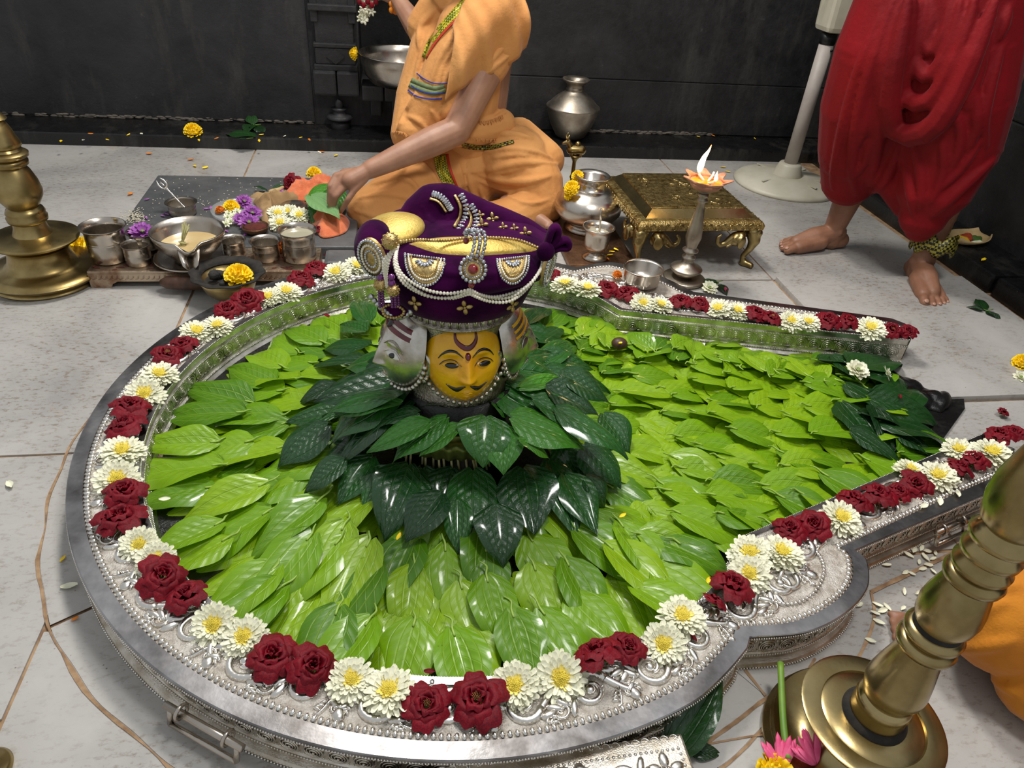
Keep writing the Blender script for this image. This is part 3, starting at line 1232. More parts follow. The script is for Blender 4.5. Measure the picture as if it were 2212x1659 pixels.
def petiole_mesh(L, seed):
    rnd = random.Random(seed)
    b = MB()
    b.tube(catmull([(0, .012, .0012), (0, -.004, .003), (rnd.uniform(-.005, .005), -L * .6, .005), (rnd.uniform(-.01, .01), -L, .004 + rnd.uniform(0, .004))], 3), [.0021] * 7 + [.0017, .0015, .0014], 6)
    return b.mesh('petiole', m_petiole)


LL = [leaf_mesh('betel_leaf', m_leaf_l, 1.0 * l, w, c, f, wv, i, tb, side=sd) for i, (l, w, c, f, wv, tb, sd) in enumerate((
    (.16, .088, .10, .16, .05, .2, .03), (.15, .094, .14, -.10, .06, .3, -.03), (.17, .086, .06, .22, .04, .1, .05), (.145, .09, .16, .10, .09, .4, -.05),
    (.165, .098, .10, .05, .07, .2, .0), (.155, .08, .03, .28, .05, .5, .06), (.14, .082, .2, -.16, .05, .2, .02), (.175, .092, .12, .12, .10, .3, -.04)))]
PT = [petiole_mesh(l, i) for i, l in enumerate((.022, .028, .018, .032))]
DL = [leaf_mesh('betel_leaf', m_leaf_d, 1.0, w, c, f, wv, 40 + i, tb, side=sd) for i, (w, c, f, wv, tb, sd) in enumerate((
    (.62, .06, .14, .04, .3, .03), (.66, .12, -.08, .05, .5, -.03), (.6, .02, .2, .05, .2, .04), (.7, .10, .06, .06, .7, 0)))]
ML = []
for me_ in DL:
    c_ = me_.copy()
    c_.materials[0] = m_leaf_m
    ML.append(c_)
PL = DL[2].copy()
PL.materials[0] = m_leaf_p
VL = [leaf_mesh('betel_leaf', m_leaf_vd, 1.0, w, c, f, wv, 70 + i, tb, side=sd) for i, (w, c, f, wv, tb, sd) in enumerate((
    (.6, .1, .2, .06, .4, .03), (.56, .05, .3, .05, .2, -.04), (.64, .15, .05, .08, .3, .02)))]


def place_leaf(me, base, tipdir, roll, label, group, scale=(1, 1, 1), pet=None, name='betel_leaf'):
    o = link(name, me)
    s, d, n = basis(tipdir)
    m = Matrix((s, d, n)).transposed().to_4x4()
    o.matrix_world = Matrix.Translation(base) @ m @ Matrix.Rotation(roll, 4, 'Y') @ Matrix.Diagonal((*scale, 1))
    tag(o, label, 'leaf', group)
    if pet is not None:
        p = link('petiole', pet, o)
        p.scale = tuple(1 / s_ for s_ in scale)
    return o


random.seed(21)
nleaf = 0


def region(a):
    d = math.degrees(a)
    if d < -125 or d > 165:
        return 'left side'
    if d < -40:
        return 'front'
    if d > 50:
        return 'back'
    return 'right side'


rows = [(.515, 'row against the rim'), (.43, 'second row from the rim'), (.36, 'third row from the rim'), (.29, 'fourth row from the rim'), (.22, 'row beside the dark leaves')]
for ri, (rb, rl) in enumerate(rows):
    n = int(2 * PI * rb / .074)
    off = random.random()
    ents = []
    for i in range(n):
        a = -PI + 2 * PI * (i + off + random.uniform(-.28, .28)) / n
        a = norm(a)
        if -.78 < a < .70 and rb > .24:
            continue
        r = rb + random.uniform(-.03, .025)
        if a > .5 and a < 2.0:
            r += .02
        yaw = a + random.uniform(-.32, .32)
        slope = -.16 + random.uniform(-.07, .05)
        z = .034 + .035 * max(0, 1 - r / .5) + random.uniform(-.006, .008)
        if ri == 0:
            slope = random.uniform(-.12, .06)
            if math.degrees(a) > 20:
                slope = random.uniform(-.12, .0)
                r -= .022
        ents.append(((-a - .78) % (2 * PI), a, r, yaw, slope, z))
    for q, (_, a, r, yaw, slope, z) in enumerate(sorted(ents)):
        k = random.choice((.98, 1.06, 1.12, 1.2))
        place_leaf(random.choice(LL), C0 + V((r * math.cos(a), r * math.sin(a), z)), V((math.cos(yaw), math.sin(yaw), slope)), random.uniform(-.22, .22),
                   'bright betel leaf, %s, %s clockwise from the near arm' % (rl, ORD2[q]), 'bright green betel leaves of the bed', (k, k, k), random.choice(PT))
        nleaf += 1
# a first layer of the same leaves, mostly hidden below the ones on top
ub = MB()
ub.uv = []
src = LL[4]
for i in range(420):
    if i < 280:
        a, r = random.uniform(-PI, PI), random.choice((random.uniform(.2, .5), random.uniform(.4, .52)))
        q, yaw = V((r * math.cos(a), r * math.sin(a), .014)), a + random.uniform(-.4, .4)
    else:
        x_ = random.uniform(.28, 1.08)
        q, yaw = V((x_, random.uniform(-.36 + .36 * max(0, x_ - .47), .36 - .2 * max(0, x_ - .47)), .014)), random.uniform(-.6, .6)
    mt = Matrix.Translation(C0 + q) @ Matrix.Rotation(yaw - PI / 2, 4, 'Z') @ Matrix.Rotation(random.uniform(-.1, .1), 4, 'Y')
    ub.add([mt @ v.co for v in src.vertices], [tuple(f.vertices) for f in src.polygons])
    ub.uv += [(0, 0)] * 0 + [(j // 9 / 14, (j % 9) / 8) for j in range(len(src.vertices))]
uo = ub.build('betel_leaf_layer', m_leaf_l)
tag(uo, 'bottom layer of bright betel leaves showing between the upper ones', 'leaves')
uo['kind'] = 'stuff'
# the spout: tips point to its mouth
x = .30
col = 0
while x < 1.12:
    y_hi = .425 - (.181 / .784) * max(0, x - .478) - .05
    y_lo = -.414 + (.264 / .728) * max(0, x - .47) + .03
    if x < .45:
        y_hi, y_lo = .44, -.40
    yy = y_lo + random.uniform(0, .05)
    inrow = 0
    while yy < y_hi:
        px_, py_ = x + random.uniform(-.035, .035), yy + random.uniform(-.02, .02)
        spread = (py_ - .02) / .4
        yaw = spread * .55 + random.uniform(-.45, .45)
        z = .032 + random.uniform(-.006, .012)
        if not (px_ * px_ + py_ * py_ < .24 ** 2):
            k = random.choice((.96, 1.04, 1.12))
            inrow += 1
            place_leaf(random.choice(LL), C0 + V((px_, py_, z)), V((math.cos(yaw), math.sin(yaw), random.uniform(-.22, -.08))), random.uniform(-.25, .25),
                       'bright betel leaf in the spout, %s rank from the mask, %s from the near arm' % (ORD2[col], ORD2[inrow - 1]), 'bright green betel leaves of the spout', (k, k, k), random.choice(PT))
            nleaf += 1
        yy += random.uniform(.062, .085)
    x += .083
    col += 1
# leaves propped against the far arm, stalks towards the viewer
for i in range(17):
    t = i / 16
    p = V((.30, .50, 0)).lerp(V((1.10, .235, 0)), t) + V((random.uniform(-.02, .02), -.135 + random.uniform(-.02, .01), .042))
    yaw = PI / 2 + random.uniform(-.6, .45)
    place_leaf(LL[i % 8], C0 + p, V((math.cos(yaw), math.sin(yaw), random.uniform(-.14, .02))), random.uniform(-.3, .3),
               'bright green betel leaf propped against the far silver arm, %s from the left' % ORD[i], 'bright green leaves against the far arm', (.78, .74, .8), PT[i % 4])
    nleaf += 1
# very dark leaves at the mouth
for i, (b_, t_, w_) in enumerate(sorted((((1840, 790), (1950, 770), 1), ((1850, 800), (1985, 860), 1.0), ((1830, 830), (1960, 900), 1), ((1880, 860), (2040, 905), .9),
                                  ((1860, 890), (1990, 940), 1), ((1900, 910), (2085, 950), .9), ((1840, 930), (1960, 1000), 1), ((1930, 930), (2030, 985), .9), ((1800, 770), (1880, 840), 1), ((1770, 775), (1850, 790), 1), ((1890, 880), (1930, 985), .8), ((1930, 860), (1985, 815), .7), ((1820, 870), (1925, 985), .9)), key=lambda q: q[1][1])):
    B_, T_ = G(*b_, .052), G(*t_, .03)
    L_ = (T_ - B_).length
    place_leaf(VL[i % 3], B_, T_ - B_, random.uniform(-.3, .3), 'very dark green leaf at the spout mouth, %s laid from the back' % ORD[i], 'very dark leaves at the spout mouth', (L_, L_, L_))
# two small open flowers on the dark leaves are added with the loose blossoms

# ------------------------------------------------------------------ pedestal under the mask, with its dark leaf collars
HC0 = V((.12, 1.205, 0))
ped = thing('ribbed_pedestal', 'ribbed brass bowl and stone core under the collar of dark leaves', 'pedestal', HC0)
MB().lathe([(.13, .006), (.12, .05), (.11, .1), (.12, .2), (.0, .205)], 32).build('stone_core', m_wetstone, ped)
rbw = MB()
NR = 96


def ribf(u, v):
    a = 2 * PI * u
    prof = [(.125, .088), (.15, .100), (.172, .118), (.184, .142), (.188, .156), (.182, .162), (.15, .160)]
    k = v * (len(prof) - 1)
    i = min(int(k), len(prof) - 2)
    r = prof[i][0] + (prof[i + 1][0] - prof[i][0]) * (k - i)
    z = prof[i][1] + (prof[i + 1][1] - prof[i][1]) * (k - i)
    r += .0035 * math.cos(a * 44) * (1 if v < .8 else 0)
    return (r * math.cos(a), r * math.sin(a), z)


rbw.grid(ribf, 264, 12, True)
rbw.build('ribbed_bowl', M('green_tinged_brass', (120, 128, 60), (84, 92, 40), 20, .35, .6, .3, 120), ped)
fr = MB()
random.seed(4)
for i in range(70):
    a = 2 * PI * i / 70 + random.uniform(-.03, .03)
    r = .13 + random.uniform(0, .02)
    fr.tube([(r * math.cos(a), r * math.sin(a), .10), ((r + .01) * math.cos(a + .03), (r + .01) * math.sin(a + .03), .062 + random.uniform(0, .012))], .0025, 5)
o = fr.build('dry_fringe', m_grass, ped)
o['kind'] = 'stuff'


def c6(x, y):
    return 560 + x / 2.633, 800 + y / 2.633


def dleaf(b_, t_, wpx, zb, zt, label, group, roll=0, px=False, mat=0, i=0):
    if not px:
        b_, t_ = c6(*b_), c6(*t_)
        wpx = wpx / 2.633
    B_, T_ = G(*b_, zb), G(*t_, zt)
    d = T_ - B_
    L_ = d.length
    wm = wpx * depth(B_) / F * 1.12
    me = (ML if mat else DL)[i % 4]
    wk = (.62, .66, .6, .7)[i % 4]
    place_leaf(me, B_, d, roll, label, group, (wm / wk, L_, max(L_ * .9, .1)))


random.seed(31)
tierB = [((480, 515), (245, 690), 190), ((385, 315), (75, 520), 220), ((640, 500), (455, 770), 190), ((850, 540), (710, 930), 290), ((1030, 705), (830, 970), 240),
         ((1215, 570), (1205, 970), 270), ((1500, 560), (1590, 930), 310), ((1345, 770), (1400, 1100), 260), ((1650, 520), (1840, 960), 210), ((1850, 430), (2075, 650), 260),
         ((1740, 600), (1940, 930), 210), ((1860, 600), (2000, 770), 160), ((1130, 740), (1140, 1040), 150), ((600, 345), (370, 500), 220), ((480, 230), (140, 300), 170),
         ((430, 80), (185, 180), 140), ((1720, 420), (1850, 640), 220), ((930, 560), (960, 900), 220), ((560, 460), (330, 600), 200), ((1100, 560), (1020, 860), 220), ((1960, 250), (2130, 460), 200), ((1600, 540), (1700, 800), 240), ((760, 560), (600, 800), 220)]
order = sorted(range(len(tierB)), key=lambda i: tierB[i][1][0])
for rank, i in enumerate(order):
    b_, t_, w_ = tierB[i]
    up = .012 if i in (0, 1, 3, 4, 5, 6, 7, 9) else 0
    dleaf(b_, t_, w_, .088 + up, .05 + up, 'dark green leaf of the lower collar, %s from the left across its front' % ORD[rank], 'dark leaves of the lower collar', random.uniform(-.15, .15), i=i)
tierA = [((812, 128), (335, 190), 190), ((800, 190), (420, 262), 110), ((900, 240), (620, 300), 150), ((960, 300), (600, 455), 170), ((1060, 270), (730, 485), 170), ((1140, 320), (910, 490), 140),
         ((1290, 265), (1280, 530), 290), ((1380, 320), (1400, 585), 220), ((1445, 268), (1880, 410), 270), ((1560, 170), (1920, 340), 220), ((1490, 95), (1810, 30), 130), ((1480, 400), (1670, 482), 130),
         ((1700, 220), (2130, 455), 220), ((1640, 100), (1940, 240), 240), ((1310, 120), (1075, 240), 140), ((1720, 20), (2010, 160), 220), ((1330, 200), (1420, 240), 120), ((1080, 190), (850, 190), 140), ((1240, 60), (1500, 200), 160)]
order = sorted(range(len(tierA)), key=lambda i: tierA[i][1][0])
for rank, i in enumerate(order):
    b_, t_, w_ = tierA[i]
    up = .012 if i in (0, 6, 8) else 0
    dleaf(b_, t_, w_, .205 + up, .165 + up, 'glossy green leaf of the upper collar, %s from the left below the mask' % ORD[rank], 'glossy leaves of the upper collar', random.uniform(-.15, .15), i=i + 1, mat=i in (1, 3, 4, 5, 6, 7, 8, 10, 11, 16))
rest = [((795, 690), (765, 632), 50), ((790, 715), (730, 700), 55), ((795, 745), (690, 738), 60), ((790, 780), (672, 782), 55), ((1140, 715), (1228, 738), 70), ((1150, 735), (1225, 690), 55), ((1140, 700), (1190, 655), 50),
        ((1170, 770), (1290, 790), 70), ((1180, 800), (1330, 835), 70), ((1165, 790), (1260, 720), 60)]
for rank, (b_, t_, w_) in enumerate(sorted(rest, key=lambda q: q[1][0])):
    dleaf(b_, t_, w_, .10, .06, 'dark green leaf spreading from behind the silver mask, %s from the left' % ORD[rank], 'dark leaves behind the mask', random.uniform(-.2, .2), True, i=rank)

side_lab = ['left', 'rear left', 'back', 'rear right', 'right']
for i in range(20):
    a = math.radians(205 - i * 12.5)
    rr = .1
    B_ = HC0 + V((rr * math.cos(a), rr * math.sin(a), .19 + .015 * (i % 2)))
    T_ = HC0 + V((.29 * math.cos(a + .1), .27 * math.sin(a + .1), .10 + .03 * (i % 3)))
    L_ = (T_ - B_).length
    place_leaf(DL[i % 4], B_, T_ - B_, random.uniform(-.25, .25), 'dark collar leaf round the mask sides, %s clockwise from its left' % ORD[i], 'dark collar leaves round the sides', (L_ * .95, L_, L_))

# ------------------------------------------------------------------ the many-faced mask
HZ = .296
mask = thing('silver_mask', 'silver many-faced mask with a yellow painted moustached face in front', 'mask', HC0 + V((0, 0, .2)))
MO = V((0, 0, -.2))      # local z offset
drum = MB()
drum.lathe([(.116, .196), (.106, .208), (.1, .24), (.1, .30), (.1, .36), (.102, .40), (.0, .40)], 48, MO)
drum.build('body', m_engrave, mask)
hw, hd, hh = .074, .066, .086


def face_pt(u, v, off=0.0):
    cu = max(-1, min(1, u)) * .985
    cv = max(-1, min(1, v)) * .985
    lon, lat = math.asin(cu), math.asin(cv)
    k = 1 - .2 * max(0, -v) ** 2
    x = hw * math.sin(lon) * (math.cos(lat) ** .75) * k
    z = hh * cv
    y = -hd * math.cos(lon) * math.cos(lat) ** .8
    gs = lambda a, b, c, d: math.exp(-((u - a) / c) ** 2 - ((v - b) / d) ** 2)
    f = 0
    if v < .35:
        t = max(0, min(1, (.35 - v) / .75))
        f += .019 * t * math.exp(-(u / .13) ** 2) * (1 if v > -.38 else math.exp(-((v + .38) / .07) ** 2))
    f += .007 * (gs(.14, -.38, .09, .07) + gs(-.14, -.38, .09, .07))
    f -= .008 * (gs(.42, .05, .2, .13) + gs(-.42, .05, .2, .13))
    f += .006 * (gs(.42, 0, .17, .08) + gs(-.42, 0, .17, .08))
    f += .004 * (gs(.4, .25, .25, .05) + gs(-.4, .25, .25, .05))
    f += .006 * gs(0, -.70, .2, .045) + .006 * gs(0, -.80, .17, .04) - .003 * gs(0, -.75, .2, .015)
    f += .006 * gs(0, -.95, .3, .1)
    return V((x, y - f - off * math.cos(lon), z))


def face_patch(name, outline, off, mat, parent, rings=4, mt=None):
    """raised paint patch: closed outline in face (u, v)"""
    cu = sum(p[0] for p in outline) / len(outline)
    cv = sum(p[1] for p in outline) / len(outline)
    n = len(outline)
    b = MB()
    for r in range(rings + 1):
        t = 1 - r / rings
        for (u, v) in outline:
            b.v.append(face_pt(cu + (u - cu) * t, cv + (v - cv) * t, off if r else -.001))
    for r in range(rings):
        for i in range(n):
            j = (i + 1) % n
            b.f.append((r * n + i, r * n + j, (r + 1) * n + j, (r + 1) * n + i))
    return b.xf(mt).build(name, mat, parent)


def band(pts, wds):
    """thick polyline in (u, v) -> closed outline"""
    L, R_ = [], []
    for i, (u, v) in enumerate(pts):
        a = pts[max(i - 1, 0)]
        c = pts[min(i + 1, len(pts) - 1)]
        dx, dy = c[0] - a[0], c[1] - a[1]
        l = math.hypot(dx, dy) or 1
        w = wds[i]
        L.append((u - dy / l * w, v + dx / l * w))
        R_.append((u + dy / l * w, v - dx / l * w))
    return L + R_[::-1]


def smooth2(pts, n=5):
    return [(p.x, p.y) for p in catmull([(a, b, 0) for a, b in pts], n)]


def band_strip(name, pts, w, off, mat, parent, mt):
    pts = smooth2(pts)
    ws = [w[0] + (w[1] - w[0]) * math.sin(PI * i / (len(pts) - 1)) for i in range(len(pts))]
    o = band(pts, ws)
    n = len(pts)
    L, R_ = o[:n], o[n:][::-1]
    b = MB()
    for i in range(n):
        for t in (0, .5, 1):
            u, v = L[i][0] + (R_[i][0] - L[i][0]) * t, L[i][1] + (R_[i][1] - L[i][1]) * t
            b.v.append(face_pt(u, v, off if t == .5 else 0.0004))
    for i in range(n - 1):
        for t in (0, 1):
            a = i * 3 + t
            b.f.append((a, a + 1, a + 4, a + 3))
    return b.xf(mt).build(name, mat, parent)


def almond(cu, cv, a, h_, n=20):
    return [(cu + a * math.cos(t), cv + h_ * math.copysign(abs(math.sin(t)) ** 1.2, math.sin(t))) for t in [2 * PI * i / n for i in range(n)]]


def make_face(rot, dist, mat, kind, label, tilt=10):
    mt = Matrix.Translation(MO + V((0, 0, HZ))) @ Matrix.Rotation(rot, 4, 'Z') @ Matrix.Translation((0, -dist, 0)) @ Matrix.Rotation(math.radians(-tilt), 4, 'X')
    b = MB().grid(lambda i, j: face_pt(-1 + 2 * i, -1 + 2 * j), 56, 56)
    b.xf(mt)
    fo = b.build('face', mat, mask)
    tag(fo, label)
    dark = m_blackpaint if kind == 'yellow' else m_engrave
    for s in (-1, 1):
        if kind != 'right':
            face_patch('eye_white', almond(s * .43, 0.0, .24, .085), .0022, m_whitepaint if kind != 'yellow' else m_yellowpaint, fo, 4, mt)
            face_patch('pupil', almond(s * .43 + .02, -.005, .2 if kind == 'yellow' else .1, .075), .0034, m_blackpaint, fo, 4, mt)
        band_strip('eyelid', [(s * .17, -.02), (s * .3, .085), (s * .45, .105), (s * .6, .07), (s * .7, -.01)], (.006, .012), .004, dark if kind == 'yellow' else mat, fo, mt)
        band_strip('eyebrow', [(s * .12, .17), (s * .28, .29), (s * .46, .315), (s * .62, .25), (s * .72, .13)], (.008, .028), .003, dark, fo, mt)
    # lips
    band_strip('lips', [(-.24, -.73), (-.1, -.69), (0, -.71), (.1, -.69), (.24, -.73)], (.004, .018), .003, mat, fo, mt)
    if kind == 'yellow':
        for s in (-1, 1):
            band_strip('moustache', [(s * .07, -.52), (s * .2, -.56), (s * .36, -.60), (s * .5, -.55), (s * .62, -.46)], (.008, .06), .004, m_blackpaint, fo, mt)
        band_strip('tilak_crescent', [(-.36, .74), (-.32, .55), (-.16, .42), (0, .37), (.15, .42), (.28, .56), (.31, .78)], (.03, .06), .004, m_redpaint, fo, mt)
        face_patch('tilak_dot', [(.08 * math.cos(t), .2 + .09 * math.sin(t)) for t in [2 * PI * i / 14 for i in range(14)]], .005, m_redpaint, fo, 3, mt)
    elif kind == 'left':
        for v0 in (.52, .68):
            band_strip('tilak_stripe', [(-.75, v0 - .03), (-.3, v0), (.1, v0 + .01), (.5, v0), (.8, v0 - .03)], (.05, .055), .0025, m_redpaint, fo, mt)
        face_patch('tilak_dot', [(.07 * math.cos(t), .62 + .14 * math.sin(t)) for t in [2 * PI * i / 14 for i in range(14)]], .006, m_blackpaint, fo, 3, mt)
    else:
        for v0 in (.36, .5, .64):
            band_strip('tilak_stripe', [(-.8, v0 - .05), (-.3, v0), (.1, v0 + .01), (.5, v0), (.8, v0 - .03)], (.03, .035), .0025, m_yellowpaint, fo, mt)
    # string of beads round the jaw
    bd = MB()
    for i in range(23):
        t = PI * (1.02 + .96 * i / 22)
        u, v = 1.12 * math.cos(t), .1 + 1.12 * math.sin(t)
        p = V((hw * 1.1 * math.cos(t), -.012 - .022 * (1 - abs(math.cos(t))), hh * (.05 + 1.06 * math.sin(t))))
        bd.ell(p, (.0048, .0048, .0048), None, 8, 6)
    bd.xf(mt).build('bead_string', m_masksilver, fo)
    return fo


make_face(math.radians(4), .07, m_yellowpaint, 'yellow', 'yellow painted front face with black moustache', 17)
make_face(math.radians(-70), .09, m_masksilver, 'left', 'silver face looking left with dark red brow stripes')
make_face(math.radians(84), .080, m_masksilver, 'right', 'silver face looking right with yellow brow stripes')
make_face(math.radians(180), .07, m_masksilver, 'right', 'silver face looking to the back wall')
# band of arches above the faces
ab = MB()
ab.lathe([(.106, .368), (.111, .371), (.111, .375), (.104, .377), (.104, .398), (.112, .4), (.112, .404), (.106, .405)], 64, MO)
ab.build('crown_band', m_engrave, mask)
am = MB()
for i in range(44):
    a = 2 * PI * i / 44
    d = V((math.cos(a), math.sin(a), 0))
    t_ = V((-d.y, d.x, 0))
    pts = [MO + d * .106 + t_ * x_ + V((0, 0, z_)) for x_, z_ in ((-.006, .374), (-.006, .386), (-.004, .392), (0, .395), (.004, .392), (.006, .386), (.006, .374))]
    am.tube(pts, .0016, 5)
am.build('crown_arches', m_masksilver, mask)
# ears with earrings
for a in (-44, 46, -118, 120):
    ra = math.radians(a - 90)
    d = V((math.cos(ra), math.sin(ra), 0))
    t_ = V((-d.y, d.x, 0))
    p = MO + d * .112 + V((0, 0, HZ - .012))
    e = MB()
    for sgn in (-1, 1):
        q = p + t_ * .014 * sgn
        e.tube(catmull([q + V((0, 0, -.026)), q + t_ * .010 * sgn + V((0, 0, -.008)), q + t_ * .013 * sgn + V((0, 0, .016)), q + V((0, 0, .028)), q - t_ * .006 * sgn + V((0, 0, .016)), q + V((0, 0, -.004))], 4), [.0055] * 20 + [.004], 7)
        e.ell(q + V((0, 0, -.03)), (.007, .007, .009), None, 10, 8)
    e.build('ear', m_masksilver, mask)

# ------------------------------------------------------------------ turban
TC = HC0 + V((0, .005, .492))
TR = V((.181, .160, .062))
turban = thing('turban', 'purple velvet turban with pearl strands and gold cloth on the silver mask', 'turban', HC0 + V((0, 0, .4)))


def c5(x, y):
    return 740 + x / 3.317, 400 + y / 3.317


def hitE(x, y, k=1.0, c=TC, r=TR):
    """where the ray through a photo point first meets the ellipsoid, and the normal"""
    d = ray(x, y)
    o = CAM - c
    R_ = r * k
    A = sum((d[i] / R_[i]) ** 2 for i in range(3))
    B_ = 2 * sum(o[i] * d[i] / R_[i] ** 2 for i in range(3))
    C_ = sum((o[i] / R_[i]) ** 2 for i in range(3)) - 1
    D = B_ * B_ - 4 * A * C_
    t = (-B_ - math.sqrt(max(D, 0))) / (2 * A)
    p = CAM + d * t
    n = V(((p - c)[i] / R_[i] ** 2 for i in range(3))).normalized()
    return p, n


tb = MB()
tb.lathe([(.118, .396), (.13, .398), (.138, .42), (.15, .45), (.15, .48)], 48, HC0)
tb.v = [V((p.x, HC0.y + (p.y - HC0.y) * .93, p.z)) for p in tb.v]
tb.build('turban_band', m_velvet, turban, world=True)


def rollf(u, v):
    a, b = 2 * PI * u, -PI / 2 + PI * v
    k = 1 + .02 * math.sin(9 * b + 3 * math.sin(a)) + .018 * math.sin(5 * a + 6 * b)
    cb, sb_ = math.cos(b), math.sin(b)
    cb = math.copysign(abs(cb) ** .75, cb)
    if sb_ > 0:
        sb_ *= .62
    return TC + V((TR.x * cb * math.cos(a) * k, TR.y * cb * math.sin(a) * k, TR.z * sb_ * k))


roll_mb = MB().grid(rollf, 72, 36, True)
ROLLB = bvh_of(roll_mb)
roll_mb.build('turban_roll', m_velvet, turban, world=True)
hit_ell = hitE


def hitE(x, y, k=1.0, c=None, r=None):
    h = ROLLB.ray_cast(CAM, ray(x, y).normalized())
    if h[0] is None:
        return hit_ell(x, y, k)
    n = h[1] if h[1].dot(CAM - h[0]) > 0 else -h[1]
    return h[0] + n * ((k - 1) * .08), n


# left puff
MB().ell(PY(*c5(225, 430), 1.16), (.034, .055, .042), Matrix.Rotation(.2, 3, 'Y'), 24, 16).build('turban_roll', m_velvet, turban, world=True)
# crest
cr = MB()
ridge = [((455, 262), 1.26, .022), ((540, 190), 1.27, .03), ((640, 130), 1.28, .036), ((740, 130), 1.28, .038), ((860, 180), 1.275, .036), ((1000, 235), 1.27, .034), ((1150, 285), 1.26, .032), ((1300, 335), 1.25, .028), ((1420, 390), 1.235, .022)]
rp = [PY(*c5(*p), y) for p, y, r in ridge]
cr.chain(rp, [r for _, _, r in ridge], 16)
cr.chain([p + V((0, 0, -.045)) for p in rp], [r for _, _, r in ridge], 16)
for i in range(9):
    a, b = rp[i], PY(*c5(430 + 110 * i, 400), 1.2)
    cr.capsule(a + V((0, -.02, -.005)), b, .014, .012, 8)
cbv = bvh_of(cr)


def crest_fold(pix, r_):
    P = []
    for q in resample(catmull([(*c5(a, b), 0) for a, b in pix], 6), 16):
        h = cbv.ray_cast(CAM, ray(q.x, q.y).normalized())
        if h[0] is not None:
            P.append(h[0] + ray(q.x, q.y) * .003)
    if len(P) > 3:
        cr.tube(P, r_, 8)


for pix in ([(470, 250), (540, 290), (560, 350)], [(520, 200), (590, 270), (610, 340)], [(570, 160), (640, 250), (650, 340)], [(620, 120), (690, 210), (690, 330)], [(1000, 260), (1100, 300), (1250, 360)], [(900, 300), (1050, 340), (1200, 375)]):
    crest_fold(pix, .006)
crest = cr.build('turban_crest', m_velvet, turban, world=True, remesh=.005, relax=2)
# the curled tip of the crest


def ray_patch(name, outline, mat, off, k=1.0, bulge=0.0, parent=turban, rings=6):
    cx = sum(p[0] for p in outline) / len(outline)
    cy = sum(p[1] for p in outline) / len(outline)
    pts = [c5(*p) for p in smooth2(outline + outline[:1], 4)][:-1]
    c_ = c5(cx, cy)
    n = len(pts)
    b = MB()
    for r in range(rings + 1):
        t = 1 - r / rings
        for (x, y) in pts:
            p, nn = hitE(c_[0] + (x - c_[0]) * t, c_[1] + (y - c_[1]) * t, k)
            b.v.append(p + nn * ((off if r else -.002) + bulge * (1 - t * t)))
    for r in range(rings):
        for i in range(n):
            j = (i + 1) % n
            b.f.append((r * n + i, (r + 1) * n + i, (r + 1) * n + j, r * n + j))
    return b.build(name, mat, parent, world=True)


CRB = obj_bvh(crest)
ray_patch('gold_cloth', [(440, 420), (620, 380), (900, 372), (1200, 386), (1420, 440), (1380, 478), (1150, 500), (900, 508), (650, 488)], m_gold, .002, 1.0, .006)
gl = MB()
gl.ell(PY(*c5(370, 312), 1.2), (.055, .06, .02), Matrix.Rotation(-.12, 3, 'Y'), 28, 14)
gl.build('gold_cloth', m_gold, turban, world=True)


def gem_row(name, pix, r, mat, step=None, off=.002, k=1.0, parent=turban, pts3=None, q=(7, 5), el=1.0):
    P = pts3 or [hitE(*c5(*p), k)[0] + hitE(*c5(*p), k)[1] * off for p in pix]
    P = resample(catmull(P, 8), 60) if len(P) > 2 else resample(P, 40)
    b = MB()
    for p, t in walk(P, step or r * 1.95, r * .5):
        b.ell(p, (r, r, r * el), None, q[0], q[1])
    return b.build(name, mat, parent, world=True)


# half-moon jewelled patches


def half_moon(x0, x1, y0, yb, tilt=0, k=1.0):
    w = (x1 - x0) / 2
    cx = (x0 + x1) / 2
    arcp = [(cx - w * math.cos(t), y0 + (yb - y0) * math.sin(t) + tilt * (-w * math.cos(t)) / w) for t in [PI * i / 12 for i in range(13)]]
    po = ray_patch('jewelled_patch', arcp, m_goldtrim, .0022, k)
    for kk, rr, mt_ in ((.97, .0024, m_gem), (.80, .002, m_pearl), (.66, .0016, m_goldtrim)):
        gem_row('gem_row', [(cx + (x - cx) * kk, y0 + 8 + (y - y0 - 8) * kk) for x, y in arcp], rr, mt_, None, .004, k, po)
    gem_row('gem_row', [(x0 + 4, y0 + 6 - tilt), (cx, y0 + 6), (x1 - 4, y0 + 6 + tilt)], .0022, m_gem, None, .004, k, po)
    for i in range(7):
        a = PI * (.12 + .76 * i / 6)
        b = MB()
        rad = w * .34
        p, nn = hitE(*c5(cx - rad * math.cos(a), y0 + 20 + rad * .8 * math.sin(a)), k)
        t_ = (p - hitE(*c5(cx, y0 + 20), k)[0]).normalized()
        s_, d_, n_ = basis(t_, nn)
        b.ell(p + nn * .004, (.0028, .0062, .002), Matrix((s_, d_, n_)).transposed(), 8, 6)
        b.build('gem_petal', m_gem, po, world=True)


half_moon(445, 735, 520, 725, 18)
half_moon(1100, 1335, 528, 705, -14)
